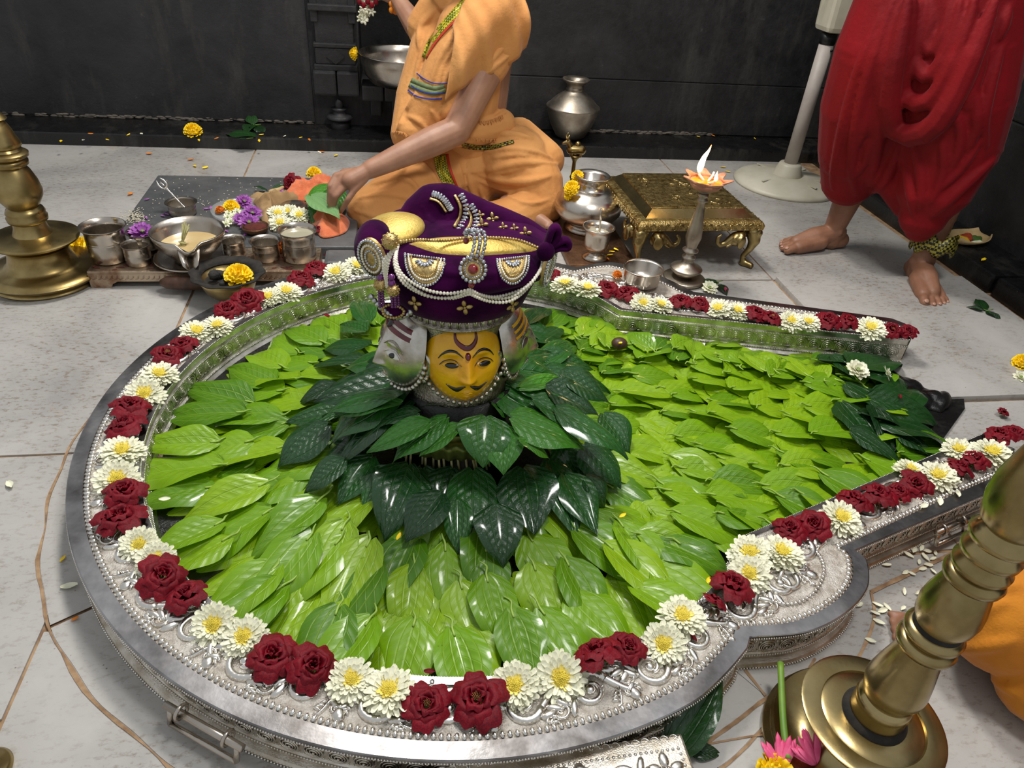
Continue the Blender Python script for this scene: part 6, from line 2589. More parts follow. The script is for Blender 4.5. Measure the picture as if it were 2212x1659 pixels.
# leaf plate of food on the right ledge
fpz = .068
fq = PY(2105, 508, 2.13)
fq = V((2.1, 2.17, fpz))
fd = thing('leaf_plate', 'dry leaf plate with yellow rice and red and green food on the ledge', 'plate', fq, .2)
A, B_ = [], []
lp = MB()
lp.grid(lambda u, v: V(((.095 * (2 * u - 1)) * (1 - .2 * (2 * v - 1) ** 2), .06 * (2 * v - 1) * math.sqrt(max(0, 1 - .75 * (2 * u - 1) ** 2)), .002 + .02 * ((2 * v - 1) ** 4) + .014 * (2 * u - 1) ** 4)), 20, 12)
lp.build('leaf', m_leafplate, fd, solid=.003)
for nm, c_, r_, mt_ in (('rice', (-.03, 0, .008), (.03, .028, .012), m_foody), ('curry', (.01, .012, .008), (.024, .024, .012), m_foodr), ('curry', (.03, .025, .008), (.022, .014, .01), m_foodr), ('greens', (.042, -.002, .008), (.024, .02, .01), m_foodg), ('curd', (.02, -.026, .006), (.03, .01, .006), m_mum)):
    b = MB().ell(c_, r_, None, 16, 10)
    b.v = [p_ + V((noise.noise(p_ * 90), noise.noise(p_ * 90 + V((5, 0, 0))), noise.noise(p_ * 90 + V((0, 9, 0))))) * .004 for p_ in b.v]
    b.build(nm, mt_, fd)
# ------------------------------------------------------------------ people
def fold(mb, bv, pix, rad, sink=.15, n=22):
    P = []
    for (x, y) in [(p.x, p.y) for p in resample(catmull([(a, b, 0) for a, b in pix], 6), n)]:
        h, nn = cast(bv, x, y)
        if h is not None:
            r = ray(x, y).normalized()
            P.append(h + r * rad * sink)
    if len(P) < 4:
        return
    k = len(P)
    mb.tube(P, [max(.25, math.sin(PI * (i + .8) / (k + .6)) ** .5) * rad for i in range(k)], 8)


def cloth(name, mb, folds, mat, parent, vox=.006, relax=2, rad=.014, fk=1.0):
    bv = bvh_of(mb)
    for f in folds:
        pix, r = f[0], f[1]
        fold(mb, bv, pix, r * (fk if len(f) < 3 else 1), f[2] if len(f) > 2 else .15)
    o = mb.build(name, mat, parent, world=True, remesh=vox, relax=relax)
    return o


def ribbon(name, bv, pix, wpx, mat, parent, off=.003, n=26, fallbackY=None):
    """a band of cloth laid on a draped surface along a line of the photo"""
    P = [(p.x, p.y) for p in resample(catmull([(a, b, 0) for a, b in pix], 6), n)]
    if not isinstance(wpx, (list, tuple)):
        wpx = [wpx] * 2
    A, B_, M_ = [], [], []
    for i, (x, y) in enumerate(P):
        a, c = P[max(i - 1, 0)], P[min(i + 1, n - 1)]
        dx, dy = c[0] - a[0], c[1] - a[1]
        l = math.hypot(dx, dy) or 1
        w = (wpx[0] + (wpx[-1] - wpx[0]) * i / (n - 1)) / 2
        row = []
        for s in (-1, 0, 1):
            h, nn = cast(bv, x - dy / l * w * s, y + dx / l * w * s)
            row.append(None if h is None else h - ray(x, y).normalized() * off)
        if all(q is not None for q in row):
            A.append(row[0])
            M_.append(row[1])
            B_.append(row[2])
    if len(A) > 2:
        return MB().strip(A, M_).strip(M_, B_).build(name, mat, parent, world=True, solid=.0015)


def head_parts(mb, c, r, face, up=V((0, 0, 1))):
    f = V(face).normalized()
    s = f.cross(up).normalized()
    R = Matrix((s, f, up)).transposed()
    mb.ell(c, (r * .78, r * .95, r * 1.15), R, 20, 14)
    mb.ell(c + f * r * .35 - up * r * .55, (r * .55, r * .55, r * .5), R, 14, 10)
    mb.chain([c + f * r * .92 + up * r * .12, c + f * r * 1.12 - up * r * .22], [r * .07, r * .13], 10)
    for q in (-1, 1):
        mb.ell(c + s * r * .78 * q - up * r * .05, (r * .08, r * .2, r * .3), R, 10, 8)
    mb.ell(c + f * r * .88 - up * r * .5, (r * .26, r * .1, r * .09), R, 10, 8)
    return R, f, s


def finish_head(body, c, r, R, f, s, up=V((0, 0, 1))):
    for q in (-1, 1):
        e = MB().ell(c + f * r * .84 + s * r * .3 * q + up * r * .08, (r * .12, r * .08, r * .07), R, 10, 8).build('eye', m_whitepaint, body, world=True)
        MB().ell(c + f * r * .91 + s * r * .3 * q + up * r * .08, (r * .05, r * .03, r * .055), R, 8, 6).build('iris', m_blackpaint, e, world=True)
    hm = MB()
    hm.ell(c - f * r * .12 + up * r * .3, (r * .86, r * .95, r * .98), R, 20, 14)
    hm.v = [p for p in hm.v]
    hm.build('hair', m_hair, body, world=True)


# ---------------- seated person in saffron cloth
def Q(x, y, Y):
    return PY(x, y, Y)


sroot = thing('person', 'person in saffron cloth sitting cross-legged, left hand on the right knee', 'person', V((.3, 2.7, 0)))
pelvis = Q(1020, 372, 2.74)
pelvis.z = .13
chest = Q(1030, 130, 2.70)
waist = pelvis.lerp(chest, .45)
shL, shR = Q(1088, 70, 2.62), Q(965, 5, 2.76)
neck = Q(1015, -50, 2.69)
headc = Q(985, -175, 2.66)
kneeR, kneeL = Q(800, 455, 2.44), Q(1160, 398, 2.54)
body = MB()
body.chain([pelvis, waist, chest, chest.lerp(neck, .5), neck], [.13, .115, .125, .1, .055], 18)
body.capsule(pelvis + V((-.09, 0, -.02)), pelvis + V((.09, 0, -.02)), .11, .11, 16)
body.chain([shL.lerp(chest, .35), shL], [.08, .06], 14)
body.chain([shR.lerp(chest, .35), shR], [.08, .06], 14)
body.chain([neck, headc - V((0, 0, .06))], [.05, .05], 14)
# legs
for kn, ank in ((kneeR, Q(985, 465, 2.47)), (kneeL + V((0, .06, -.01)), Q(1060, 440, 2.6))):
    hip = pelvis + (V((-.1, -.04, 0)) if kn.x < .2 else V((.1, -.04, 0)))
    ank.z = .07
    body.chain([hip, kn, ank], [.085, .055, .035], 14)
footA = G(1186, 486, .03)
body.chain([V((footA.x - .14, footA.y + .12, .06)), V((footA.x - .05, footA.y + .06, .04)), footA], [.034, .03, .018], 12)
for i in range(4):
    body.capsule(footA + V((-.01, .012 * i - .012, .0)), footA + V((.012, .016 * i - .016, -.004)), .0095, .008, 8)
# left arm across to the right knee
elbL, wrL = Q(986, 282, 2.47), Q(800, 366, 2.36)
body.chain([shL, shL.lerp(elbL, .45), elbL], [.066, .06, .049], 16)
body.chain([elbL, elbL.lerp(wrL, .3), elbL.lerp(wrL, .75), wrL], [.049, .05, .038, .031], 16)
palm = Q(757, 390, 2.335)
body.capsule(wrL, palm, .026, .03, 14, 1.0)
fing = [((726, 380), (713, 402), (711, 438)), ((737, 389), (716, 416), (714, 446)), ((750, 398), (725, 425), (718, 452)), ((766, 409), (752, 431), (736, 457))]
for i, (a, b, c_) in enumerate(fing):
    k0, k1, k2 = Q(*a, 2.335 + .012 * (1.5 - i)), Q(*b, 2.315 + .008 * (1.5 - i)), Q(*c_, 2.318)
    body.capsule(wrL.lerp(k0, .45), k0, .018, .0125, 10)
    body.chain([k0, k1, k2], [.0118, .0105, .0085], 10)
thumb = Q(742, 372, 2.39)
body.chain([wrL.lerp(palm, .3) + V((0, .02, 0)), thumb, Q(716, 398, 2.40)], [.016, .012, .009], 10)
# right arm reaching towards the niche
elbR, wrR = Q(922, 92, 2.82), Q(858, -2, 2.98)
body.chain([shR, elbR], [.052, .043], 14)
body.chain([elbR, elbR.lerp(wrR, .4), wrR], [.042, .042, .028], 14)
hR = Q(826, -18, 3.03)
body.capsule(wrR, hR, .026, .028, 12)
for i in range(4):
    k0 = hR + V((-.02, 0, .02 - .016 * i))
    body.chain([hR + V((0, 0, .015 - .01 * i)), k0 + V((-.02, .01, 0)), k0 + V((-.035, .0, -.03))], [.012, .0105, .008], 8)
body.chain([hR, hR + V((-.02, -.03, -.01)), hR + V((-.045, -.02, -.025))], [.014, .011, .008], 8)
hR_, hf, hs_ = head_parts(body, headc, .105, V((-.75, .1, -.25)))
bo = body.build('body', m_skin, sroot, world=True, remesh=.0042, relax=3)
finish_head(bo, headc, .105, hR_, hf, hs_)
# dhoti
dm = MB()
dm.chain([pelvis + V((0, 0, .02)), pelvis + V((0, -.05, -.02))], [.16, .15], 18)
dm.capsule(pelvis + V((-.1, -.03, -.03)), pelvis + V((.12, -.03, -.03)), .14, .15, 18)
dm.chain([pelvis + V((-.1, -.06, 0)), Q(880, 415, 2.50), kneeR], [.135, .105, .082], 18)
dm.chain([kneeR, Q(850, 465, 2.44), Q(940, 478, 2.42), Q(1030, 482, 2.44)], [.082, .08, .07, .06], 18)
dm.chain([pelvis + V((.1, -.04, .02)), Q(1110, 350, 2.62), kneeL], [.145, .135, .095], 18)
dm.chain([kneeL, Q(1170, 440, 2.5), Q(1110, 470, 2.46), Q(1040, 478, 2.44)], [.1, .085, .08, .06], 18)
dm.capsule(Q(1120, 300, 2.72), Q(1180, 345, 2.62), .08, .07, 16)
dm.v = [V((p.x, p.y, max(p.z, .006))) for p in dm.v]
folds = [([(1000, 372), (1060, 366), (1130, 352), (1205, 356)], .012), ([(1028, 375), (1080, 388), (1140, 392), (1190, 380)], .013), ([(1028, 378), (1085, 372), (1135, 362)], .008), ([(1035, 400), (1050, 440), (1075, 480)], .010), ([(1010, 350), (1016, 400), (1035, 450), (1060, 490)], .009), ([(990, 350), (1000, 400), (1012, 440)], .008),
         ([(800, 395), (850, 382), (890, 395), (905, 420)], .010), ([(770, 430), (830, 420), (890, 430)], .008), ([(765, 455), (820, 470), (880, 500)], .009), ([(880, 345), (860, 380), (800, 400)], .010), ([(900, 340), (935, 380), (960, 430)], .009),
         ([(1040, 330), (1100, 322), (1160, 330), (1200, 350)], .010), ([(1050, 300), (1100, 290), (1150, 300)], .012), ([(1090, 420), (1140, 440), (1190, 430)], .007), ([(960, 330), (975, 380), (1000, 420)], .008), ([(1060, 342), (1110, 335), (1160, 340)], .008), ([(1030, 390), (1090, 410), (1150, 420)], .007), ([(850, 300), (830, 340), (800, 360)], .012)]
dh = cloth('dhoti', dm, folds, m_orange, sroot, .005, 1, fk=1.3)
# shawl over the left shoulder and torso
sm = MB()
sm.chain([pelvis + V((-.03, -.03, .10)), waist + V((-.045, -.04, 0)), chest + V((-.035, -.035, .0)), chest.lerp(neck, .55)], [.14, .125, .13, .1], 20)
sm.chain([shL.lerp(neck, .6) + V((0, 0, .01)), shL + V((.0, 0, .012)), shL.lerp(elbL, .32)], [.075, .076, .07], 18)
sm.chain([Q(1000, 60, 2.63), Q(955, 180, 2.58), Q(920, 260, 2.56)], [.085, .08, .07], 18)
sm.chain([Q(1030, 150, 2.60), Q(985, 210, 2.55), Q(960, 240, 2.52)], [.075, .05, .035], 16)
sm.chain([Q(940, 100, 2.72), Q(905, 220, 2.66), Q(880, 290, 2.58)], [.085, .085, .06], 16)
sm.chain([shR.lerp(neck, .2), shR, Q(925, 60, 2.76)], [.09, .08, .075], 16)
sm.chain([Q(890, 285, 2.54), Q(950, 292, 2.52), Q(1020, 285, 2.58), Q(1080, 270, 2.64)], [.05, .045, .05, .06], 14)
folds = [([(1030, 10), (960, 110), (925, 200)], .012), ([(1100, 20), (1020, 100), (960, 180)], .010), ([(1120, 60), (1060, 130), (985, 190), (950, 215)], .010), ([(1125, 95), (1060, 150), (1000, 185)], .008), ([(940, 20), (910, 60), (905, 110)], .012), ([(930, 70), (908, 130), (895, 180)], .010),
         ([(900, 200), (880, 240), (855, 290)], .010), ([(960, 130), (950, 170), (935, 230)], .009), ([(875, 250), (905, 262), (930, 290)], .009), ([(930, 235), (945, 260), (940, 285)], .010), ([(990, 130), (970, 155), (955, 200)], .008), ([(1080, 15), (1000, 80), (945, 160)], .007), ([(1110, 45), (1070, 80), (1020, 120)], .006), ([(1030, 262), (1065, 258), (1090, 240)], .008)]
sh = cloth('shawl', sm, folds, m_orange, sroot, .005, 1, fk=1.25)
# the free end hanging over the left upper arm
capeH = [(1137, 104, 2.60), (1105, 134, 2.56), (1068, 156, 2.53), (1025, 176, 2.50), (988, 196, 2.47), (958, 222, 2.46)]
capeT = [(1118, -20, 2.64), (1096, -30, 2.60), (1070, -30, 2.58), (1040, -25, 2.575), (1005, 0, 2.57), (975, 60, 2.55)]
cH, cT = resample(catmull([Q(*p) for p in capeH], 6), 41), resample(catmull([Q(*p) for p in capeT], 6), 41)


def capef(u, v):
    i = u * 40
    k = int(round(i))
    a, b = cT[k], cH[k]
    p = a.lerp(b, v)
    bulge = math.sin(PI * min(1, v * .9 + .05))
    return p + V((.012, -.055, .03)) * bulge + V((.2, -1, .2)) * (.012 * v * math.sin(u * 21 + v * 4) + .007 * math.sin(u * 9 - v * 7) + .004 * math.sin(u * 38 + v * 9))


cp_ = MB().grid(capef, 40, 22).build('shawl_end', m_orange, sroot, world=True, solid=.004)
bs_ = obj_bvh(sh)
ribbon('zari_border', bs_, [(1018, -6), (985, 28), (950, 65), (928, 95), (916, 124)], [24, 10], m_zari, sroot, .004)
ribbon('red_selvedge', bs_, [(1031, -4), (997, 30), (960, 68), (936, 98), (920, 126)], [6, 3], m_redline, sroot, .005)
ribbon('olive_band', bs_, [(886, 178), (915, 190), (940, 196), (962, 190)], [22, 20], m_greenband, sroot, .004)
ribbon('blue_line', bs_, [(900, 158), (915, 170), (938, 180), (966, 180)], 2.4, m_blueline, sroot, .005)
ribbon('blue_line', bs_, [(888, 184), (905, 195), (930, 202), (962, 201)], 2.4, m_blueline, sroot, .005)
ribbon('blue_line', bs_, [(881, 194), (900, 208), (930, 214), (955, 213)], 3, m_blueline, sroot, .005)
bd_ = obj_bvh(dh)
both = BVHTree.FromPolygons(*(lambda A, B: ([tuple(v.co + ORG[sroot.name]) for v in A.vertices] + [tuple(v.co + ORG[sroot.name]) for v in B.vertices], [tuple(p.vertices) for p in A.polygons] + [tuple(i + len(A.vertices) for i in p.vertices) for p in B.polygons]))(sh.data, dh.data))
ribbon('zari_pleat', bd_, [(950, 335), (955, 365), (968, 395), (985, 425)], [26, 20], m_zari, sroot, .004)
ribbon('red_selvedge', bd_, [(966, 333), (972, 363), (984, 395), (998, 425)], [5, 4], m_redline, sroot, .005)
ribbon('zari_belt', both, [(998, 314), (1030, 319), (1065, 317), (1110, 305)], [11, 7], m_zari_dk, sroot, .006)
# frayed hems
fr = MB()
random.seed(51)
for (pp_, n_) in (([(1028, 262), (1060, 258), (1095, 243)], 40), ([(1015, 296), (1060, 300), (1120, 299)], 50), ([(848, 282), (870, 285), (880, 292)], 24)):
    P = resample(catmull([(a, b, 0) for a, b in pp_], 6), n_)
    for q in P:
        h, nn = cast(bs_, q.x, q.y)
        if h is None:
            h, nn = cast(bd_, q.x, q.y)
        if h is not None:
            h = h - ray(q.x, q.y) * .003
            fr.tube([h, h + V((random.uniform(-.008, .008), -.004, -random.uniform(.008, .016)))], .0009, 4)
o = fr.build('frayed_hem', m_orange, sroot, world=True)
o['kind'] = 'stuff'

# garland in the reaching hand
gr = thing('jasmine_garland', 'short garland of white jasmine and red petals hanging from a raised hand', 'garland', Q(790, -20, 3.03))
random.seed(53)
gm = MB()
for i in range(26):
    t = i / 25
    c_ = Q(786 + 6 * math.sin(t * 3), -25 + 72 * t, 3.03) + V((random.uniform(-.025, .025), random.uniform(-.02, .02), random.uniform(-.01, .01)))
    for k in range(5):
        a = 2 * PI * k / 5
        gm.ell(c_ + V((.008 * math.cos(a), -.004, .008 * math.sin(a))), (.008, .003, .004), Matrix.Rotation(-a, 3, 'Y'), 7, 5)
o = gm.build('jasmine_blossoms', m_mum, gr, world=True)
o['kind'] = 'stuff'
gm = MB()
for i in range(5):
    gm.ell(Q(776 + 9 * i, 4 + (i * 7) % 14, 3.0), (.009, .004, .011), None, 8, 6)
gm.build('red_petals', m_rose, gr, world=True)
MB().tube([hR + V((-.03, 0, -.01)), Q(800, -5, 3.03), Q(790, 45, 3.03)], .0016, 5).build('thread', m_mum, gr, world=True)
op = MB()
for i in range(5):
    a = i * 1.25
    op.ell(Q(853, 16, 2.97) + V((.012 * math.cos(a), 0, .014 * math.sin(a))), (.012, .005, .014), Matrix.Rotation(a, 3, 'Y'), 8, 6)
tag(op.build('orange_blossom', m_marigold_o), 'small orange blossom tied at the raised wrist', 'flower')

# ---------------- standing person in crimson cloth
rroot = thing('person', 'barefoot person in a crimson dhoti standing beside the fan', 'person', V((1.68, 2.08, 0)))
rb_ = MB()
hipc = V((1.80, 2.16, .86))


def foot(mb, heel, toe, width=.05, flip=1):
    heel, toe = V(heel), V(toe)
    d = (toe - heel)
    L = d.length
    d.normalize()
    s = V((-d.y, d.x, 0)) * flip * 1.3           # towards the big toe
    mb.capsule(heel + V((0, 0, .03)), heel + d * .05 + V((0, 0, .032)), .03, .033, 14)
    mb.chain([heel + d * .03 + V((0, 0, .06)), heel + d * L * .45 + V((0, 0, .048)), heel + d * L * .72 + V((0, 0, .028))], [.036, .036, .027], 14)
    mb.chain([heel + d * L * .4 + s * .012 + V((0, 0, .035)), heel + d * L * .76 + s * .022 + V((0, 0, .022))], [.033, .025], 12)
    mb.chain([heel + d * L * .4 - s * .016 + V((0, 0, .026)), heel + d * L * .72 - s * .024 + V((0, 0, .017))], [.028, .02], 12)
    mb.chain([heel + d * .03 - s * .004 + V((0, 0, .02)), heel + d * L * .5 - s * .012 + V((0, 0, .018))], [.026, .02], 12)
    for i, (off, ln, r) in enumerate(((.026, 1.0, .0155), (.007, .99, .0112), (-.0085, .95, .0105), (-.0215, .90, .0098), (-.033, .84, .0092))):
        a = heel + d * L * .72 + s * off * .92 + V((0, 0, .018))
        b = heel + d * (L * ln - r) + s * off * 1.12 + V((0, 0, r + .001))
        mb.chain([a, a.lerp(b, .6) + V((0, 0, .005)), b], [r * 1.05, r, r * .95], 10)
        NAILS.append((b + d * r * .45 + V((0, 0, r * .72)), r, d))


NAILS = []
h1, t1 = G(1842, 532, 0), G(1678, 541, 0)
h2, t2 = G(1962, 590, 0), G(2022, 672, 0)
h1 = t1 + (h1 - t1).normalized() * .265
h2 = t2 + (h2 - t2).normalized() * .265
foot(rb_, h1, t1, flip=1)
foot(rb_, h2, t2, flip=-1)
d1, d2 = (t1 - h1).normalized(), (t2 - h2).normalized()
an1, an2 = h1 + d1 * .045 + V((0, 0, .085)), h2 + d2 * .045 + V((0, 0, .085))
kn1, kn2 = V((1.62, 2.22, .46)), V((1.83, 2.06, .46))
rb_.chain([an1, an1.lerp(kn1, .5), kn1, V((1.72, 2.2, .84))], [.037, .055, .06, .085], 16)
rb_.chain([an2, an2.lerp(kn2, .5), kn2, V((1.88, 2.12, .84))], [.037, .055, .06, .085], 16)
for a_, h_, d_ in ((an1, h1, d1), (an2, h2, d2)):
    rb_.capsule(a_, h_ + d_ * .04 + V((0, 0, .03)), .037, .034, 14)
    for q in (-1, 1):
        s_ = V((-d_.y, d_.x, 0)) * q
        rb_.ell(a_ + s_ * .03 + V((0, 0, -.01)), (.014, .014, .016), None, 10, 8)
ch_ = V((1.8, 2.2, 1.25))
rb_.chain([hipc, V((1.8, 2.18, 1.05)), ch_, V((1.8, 2.2, 1.38)), V((1.8, 2.2, 1.46))], [.15, .13, .14, .09, .055], 18)
for s in (-1, 1):
    shp = V((1.8 + .18 * s, 2.2, 1.37))
    rb_.chain([V((1.8 + .08 * s, 2.2, 1.34)), shp], [.08, .06], 12)
    el = shp + V((.05 * s, -.02, -.3))
    wr = el + V((-.03 * s, -.16, -.19))
    rb_.chain([shp, el, wr], [.052, .042, .028], 14)
    rb_.capsule(wr, wr + V((-.01 * s, -.05, -.05)), .026, .03, 12)
    for i in range(4):
        k = wr + V((-.01 * s + .014 * (i - 1.5), -.06, -.07))
        rb_.chain([k, k + V((0, -.012, -.035)), k + V((0, .006, -.06))], [.0105, .0098, .008], 8)
    rb_.chain([wr + V((-.02 * s, -.03, -.02)), wr + V((-.05 * s, -.05, -.05)), wr + V((-.052 * s, -.055, -.085))], [.014, .011, .009], 8)
hc2 = V((1.8, 2.18, 1.6))
R2, f2, s2_ = head_parts(rb_, hc2, .105, V((-.5, -.8, -.2)))
bo2 = rb_.build('body', m_skin2, rroot, world=True, remesh=.0042, relax=2)
finish_head(bo2, hc2, .105, R2, f2, s2_)
mn = M('toenail', (176, 132, 112), None, 6, .35)
for p_, r_, d_ in NAILS:
    MB().ell(p_, (r_ * .55, r_ * .55, r_ * .25), Matrix.Rotation(math.atan2(d_.y, d_.x), 3, 'Z') @ Matrix.Rotation(.5, 3, 'Y'), 8, 6).build('toenail', mn, bo2, world=True)
rd = MB()
rd.chain([Q(1990, -120, 2.2), Q(1990, -20, 2.22)], [.19, .17], 20)
rd.chain([Q(1940, 0, 2.15), Q(1905, 110, 2.15), Q(1872, 230, 2.18), Q(1852, 320, 2.2), Q(1835, 385, 2.23), Q(1835, 412, 2.235)], [.12, .135, .14, .125, .095, .055], 20)
rd.chain([Q(1880, 330, 2.2), Q(1880, 390, 2.2)], [.08, .05], 16)
rd.chain([Q(2080, 0, 2.1), Q(2068, 110, 2.06), Q(2060, 220, 2.03), Q(2050, 310, 2.02), Q(2022, 395, 2.0), Q(1995, 465, 1.985), Q(1988, 490, 1.98)], [.19, .175, .165, .15, .12, .075, .05], 20)
rd.chain([Q(2095, 270, 2.03), Q(2070, 360, 2.02)], [.1, .09], 16)
rd.chain([Q(1950, 200, 2.12), Q(1935, 300, 2.12), Q(1930, 370, 2.1), Q(1960, 440, 2.05)], [.11, .1, .075, .05], 16)
rd.capsule(Q(2150, 20, 2.2), Q(2140, 90, 2.18), .12, .1, 16)
folds = [([(1955, -5), (1925, 90), (1905, 200), (1895, 300), (1880, 400)], .020), ([(1930, 0), (1890, 120), (1855, 250), (1840, 360), (1850, 420)], .016), ([(1905, 20), (1860, 140), (1825, 260), (1800, 370), (1800, 410)], .013), ([(1885, 200), (1862, 290), (1830, 340)], .012),
         ([(1912, 250), (1880, 310), (1870, 345), (1850, 380)], .012), ([(1945, 300), (1930, 350), (1905, 400), (1880, 415)], .013),
         ([(1962, -5), (1945, 80), (1928, 170), (1922, 240), (1945, 285), (1985, 290), (2025, 265), (2070, 190), (2110, 100), (2150, 0)], .036, -.55),
         ([(1975, -5), (1960, 90), (1950, 160), (1955, 205), (1985, 225), (2020, 205), (2060, 130), (2095, 40), (2105, -5)], .026, -.5),
         ([(1990, 0), (1985, 80), (1978, 130), (2000, 165), (2030, 140), (2060, 70), (2075, 0)], .022, -.3), ([(2010, 0), (2010, 50), (2000, 90), (2015, 110), (2040, 70), (2055, 0)], .015),
         ([(2130, 60), (2110, 160), (2085, 240)], .014), ([(2165, 100), (2140, 180), (2125, 260), (2130, 320)], .012), ([(2100, 170), (2110, 260), (2090, 330)], .013), ([(2060, 230), (2075, 300), (2050, 380)], .012), ([(2030, 290), (2040, 360), (2010, 440)], .012),
         ([(1970, 300), (1990, 370), (1990, 450)], .013), ([(2150, 340), (2080, 400), (2010, 470)], .014), ([(2120, 300), (2070, 370), (2000, 430)], .010), ([(1950, 330), (1965, 400), (1975, 470)], .012), ([(1960, 60), (1940, 130), (1932, 200)], .010), ([(2180, 10), (2155, 90)], .012)]
rdh = cloth('dhoti', rd, folds, m_red, rroot, .0055, 1, fk=1.45)
# gold-green hem round the ankle
hz = MB()
axis_ = (kn2 - an2).normalized()
hz.lathe([(.062, .0), (.069, .012), (.071, .03), (.066, .056)], 30, an2 + V((.008, -.008, .03)), axis_, caps=False)
hz.v = [p + V((0, 0, -.012 * math.sin(6 * math.atan2(p.y - an2.y, p.x - an2.x)))) for p in hz.v]
hz.build('zari_hem', m_zari_dk, rroot, world=True, solid=.003)
MB().tube(catmull([Q(2030, 528, 1.97), Q(2045, 505, 1.98), Q(2058, 480, 2.0), Q(2066, 474, 2.02)], 5), [.009] * 8 + [.007] * 5 + [.004] * 3, 8, True, .4).build('zari_edge', m_zari_dk, rroot, world=True)

# ---------------- person in mustard cloth, mostly outside the frame at the right
mroot = thing('person', 'person in mustard cloth seated behind the right foreground lamp', 'person', V((1.25, .52, 0)))
mb_ = MB()
pel = V((1.32, .50, .12))
kneeA = V((.965, .585, .135))
kneeB = V((1.18, .22, .13))
mb_.chain([pel, V((1.34, .52, .36)), V((1.34, .52, .52)), V((1.34, .52, .62))], [.13, .12, .12, .055], 16)
mb_.chain([pel, kneeA, V((1.1, .68, .05))], [.09, .06, .04], 14)
mb_.chain([pel, kneeB, V((1.05, .4, .05))], [.09, .06, .04], 14)
hm_ = V((1.33, .52, .76))
R3, f3, s3 = head_parts(mb_, hm_, .1, V((-1, .4, -.2)))
for s in (-1, 1):
    shp = V((1.34, .52 + .17 * s, .52))
    mb_.chain([V((1.34, .52 + .08 * s, .5)), shp], [.07, .055], 12)
    el = shp + V((-.05, .04 * s, -.24))
    wr = V((1.1, .56 + .12 * s, .28))
    mb_.chain([shp, el, wr], [.05, .04, .027], 12)
    mb_.capsule(wr, wr + V((-.05, 0, -.03)), .025, .028, 10)
    for i in range(4):
        k = wr + V((-.06, .014 * (i - 1.5), -.035))
        mb_.chain([k, k + V((-.03, 0, -.008)), k + V((-.045, 0, -.028))], [.0105, .0098, .008], 8)
    mb_.chain([wr + V((-.02, -.02 * s, -.02)), wr + V((-.05, -.045 * s, -.03))], [.014, .01], 8)
tA = G(1938, 1378, .014)
mb_.chain([V((1.1, .68, .05)), V((.95, .66, .03)), V((.885, .645, .02))], [.04, .034, .026], 12)
for i in range(5):
    mb_.capsule(V((.885, .645 + .013 * (i - 2), .018)), tA + V((.006 * abs(i - 1), .016 * (i - 1), 0)), .011, .0105 - .0008 * i, 8)
bo3 = mb_.build('body', m_skin2, mroot, world=True, remesh=.0045, relax=2)
finish_head(bo3, hm_, .1, R3, f3, s3)
md = MB()
md.chain([pel + V((0, 0, .02)), V((1.12, .55, .14)), kneeA], [.17, .135, .1], 18)
md.chain([kneeA, V((1.02, .62, .1)), V((1.14, .68, .07))], [.1, .09, .06], 16)
md.chain([pel, kneeB, V((1.08, .36, .08))], [.16, .1, .07], 16)
md.chain([V((1.0, .5, .07)), V((1.1, .42, .07))], [.07, .08], 14)
md.v = [V((p.x, p.y, max(p.z, .004))) for p in md.v]
folds = [([(2040, 1330), (2100, 1320), (2180, 1300)], .010), ([(2020, 1390), (2090, 1400), (2200, 1380)], .010), ([(2030, 1470), (2090, 1490), (2160, 1540)], .010), ([(2060, 1440), (2130, 1460), (2200, 1500)], .008), ([(2100, 1260), (2150, 1270), (2210, 1260)], .008)]
cloth('dhoti', md, folds, m_mustard, mroot, .0055, 1, fk=1.2)
# ------------------------------------------------------------------ loose leaves, petals and blossoms
random.seed(91)


def sprig(label, leaves, mat_list, z=.002):
    t = thing('leaf_sprig', label, 'sprig', V(leaves[0][0]))
    org = V(leaves[0][0])
    for i, (b_, t_) in enumerate(leaves):
        d = V(t_) - V(b_)
        L_ = d.length
        o = link('leaf', mat_list[i % len(mat_list)], t)
        s, dd, n = basis(d)
        o.matrix_local = Matrix.Translation(V(b_) - org) @ Matrix((s, dd, n)).transposed().to_4x4() @ Matrix.Diagonal((L_, L_, L_, 1))
    MB().tube([V(leaves[0][0]) - org, V(leaves[-1][0]) - org + V((.002, 0, .001)), V(leaves[-1][0]) - org + V((.03, .01, .001))], .0015, 5).build('twig', m_stem_g, t)
    return t


LZ = .062
sprig('three-leaf sprig lying on the black ledge by the back wall', [(G(545, 268, LZ), G(541, 242, LZ + .03)), (G(545, 270, LZ), G(528, 285, LZ)), (G(548, 270, LZ), G(571, 284, LZ))], VL)
sprig('limp dark green leaf on the black ledge below the sprig', [(G(548, 296, LZ), G(480, 284, LZ)), (G(530, 300, LZ), G(512, 300, LZ))], VL)
sprig('green leaf sprig on the marble beside the right ledge', [(G(2125, 668, .02), G(2110, 640, .03)), (G(2122, 670, .02), G(2088, 660, .02)), (G(2132, 672, .02), G(2168, 688, .02))], VL)
sp_ = sprig('leafy sprig with a pink bud on the marble behind the rim', [(G(1552, 612, .012), G(1514, 604, .02)), (G(1556, 615, .01), G(1570, 636, .006)), (G(1545, 610, .015), G(1536, 600, .02))], VL)
blossom('jasmine', 'cream jasmine cluster on the marble behind the far rim', G(1533, 622, .012), .028, m_mum, 12, nrm=(0, -.4, 1), wide=.25)
blossom('pink_bud', 'small pink bud on the marble behind the far rim', G(1568, 627, .008), .012, m_pink_fl, 8, nrm=(.5, -.4, .6), wide=.3)
place_leaf(VL[1], G(1448, 1625, .012), G(1516, 1528, .045) - G(1448, 1625, .012), .1, 'dark green pointed leaf standing against the near silver rim', None, (.125, .15, .15), name='bay_leaf')
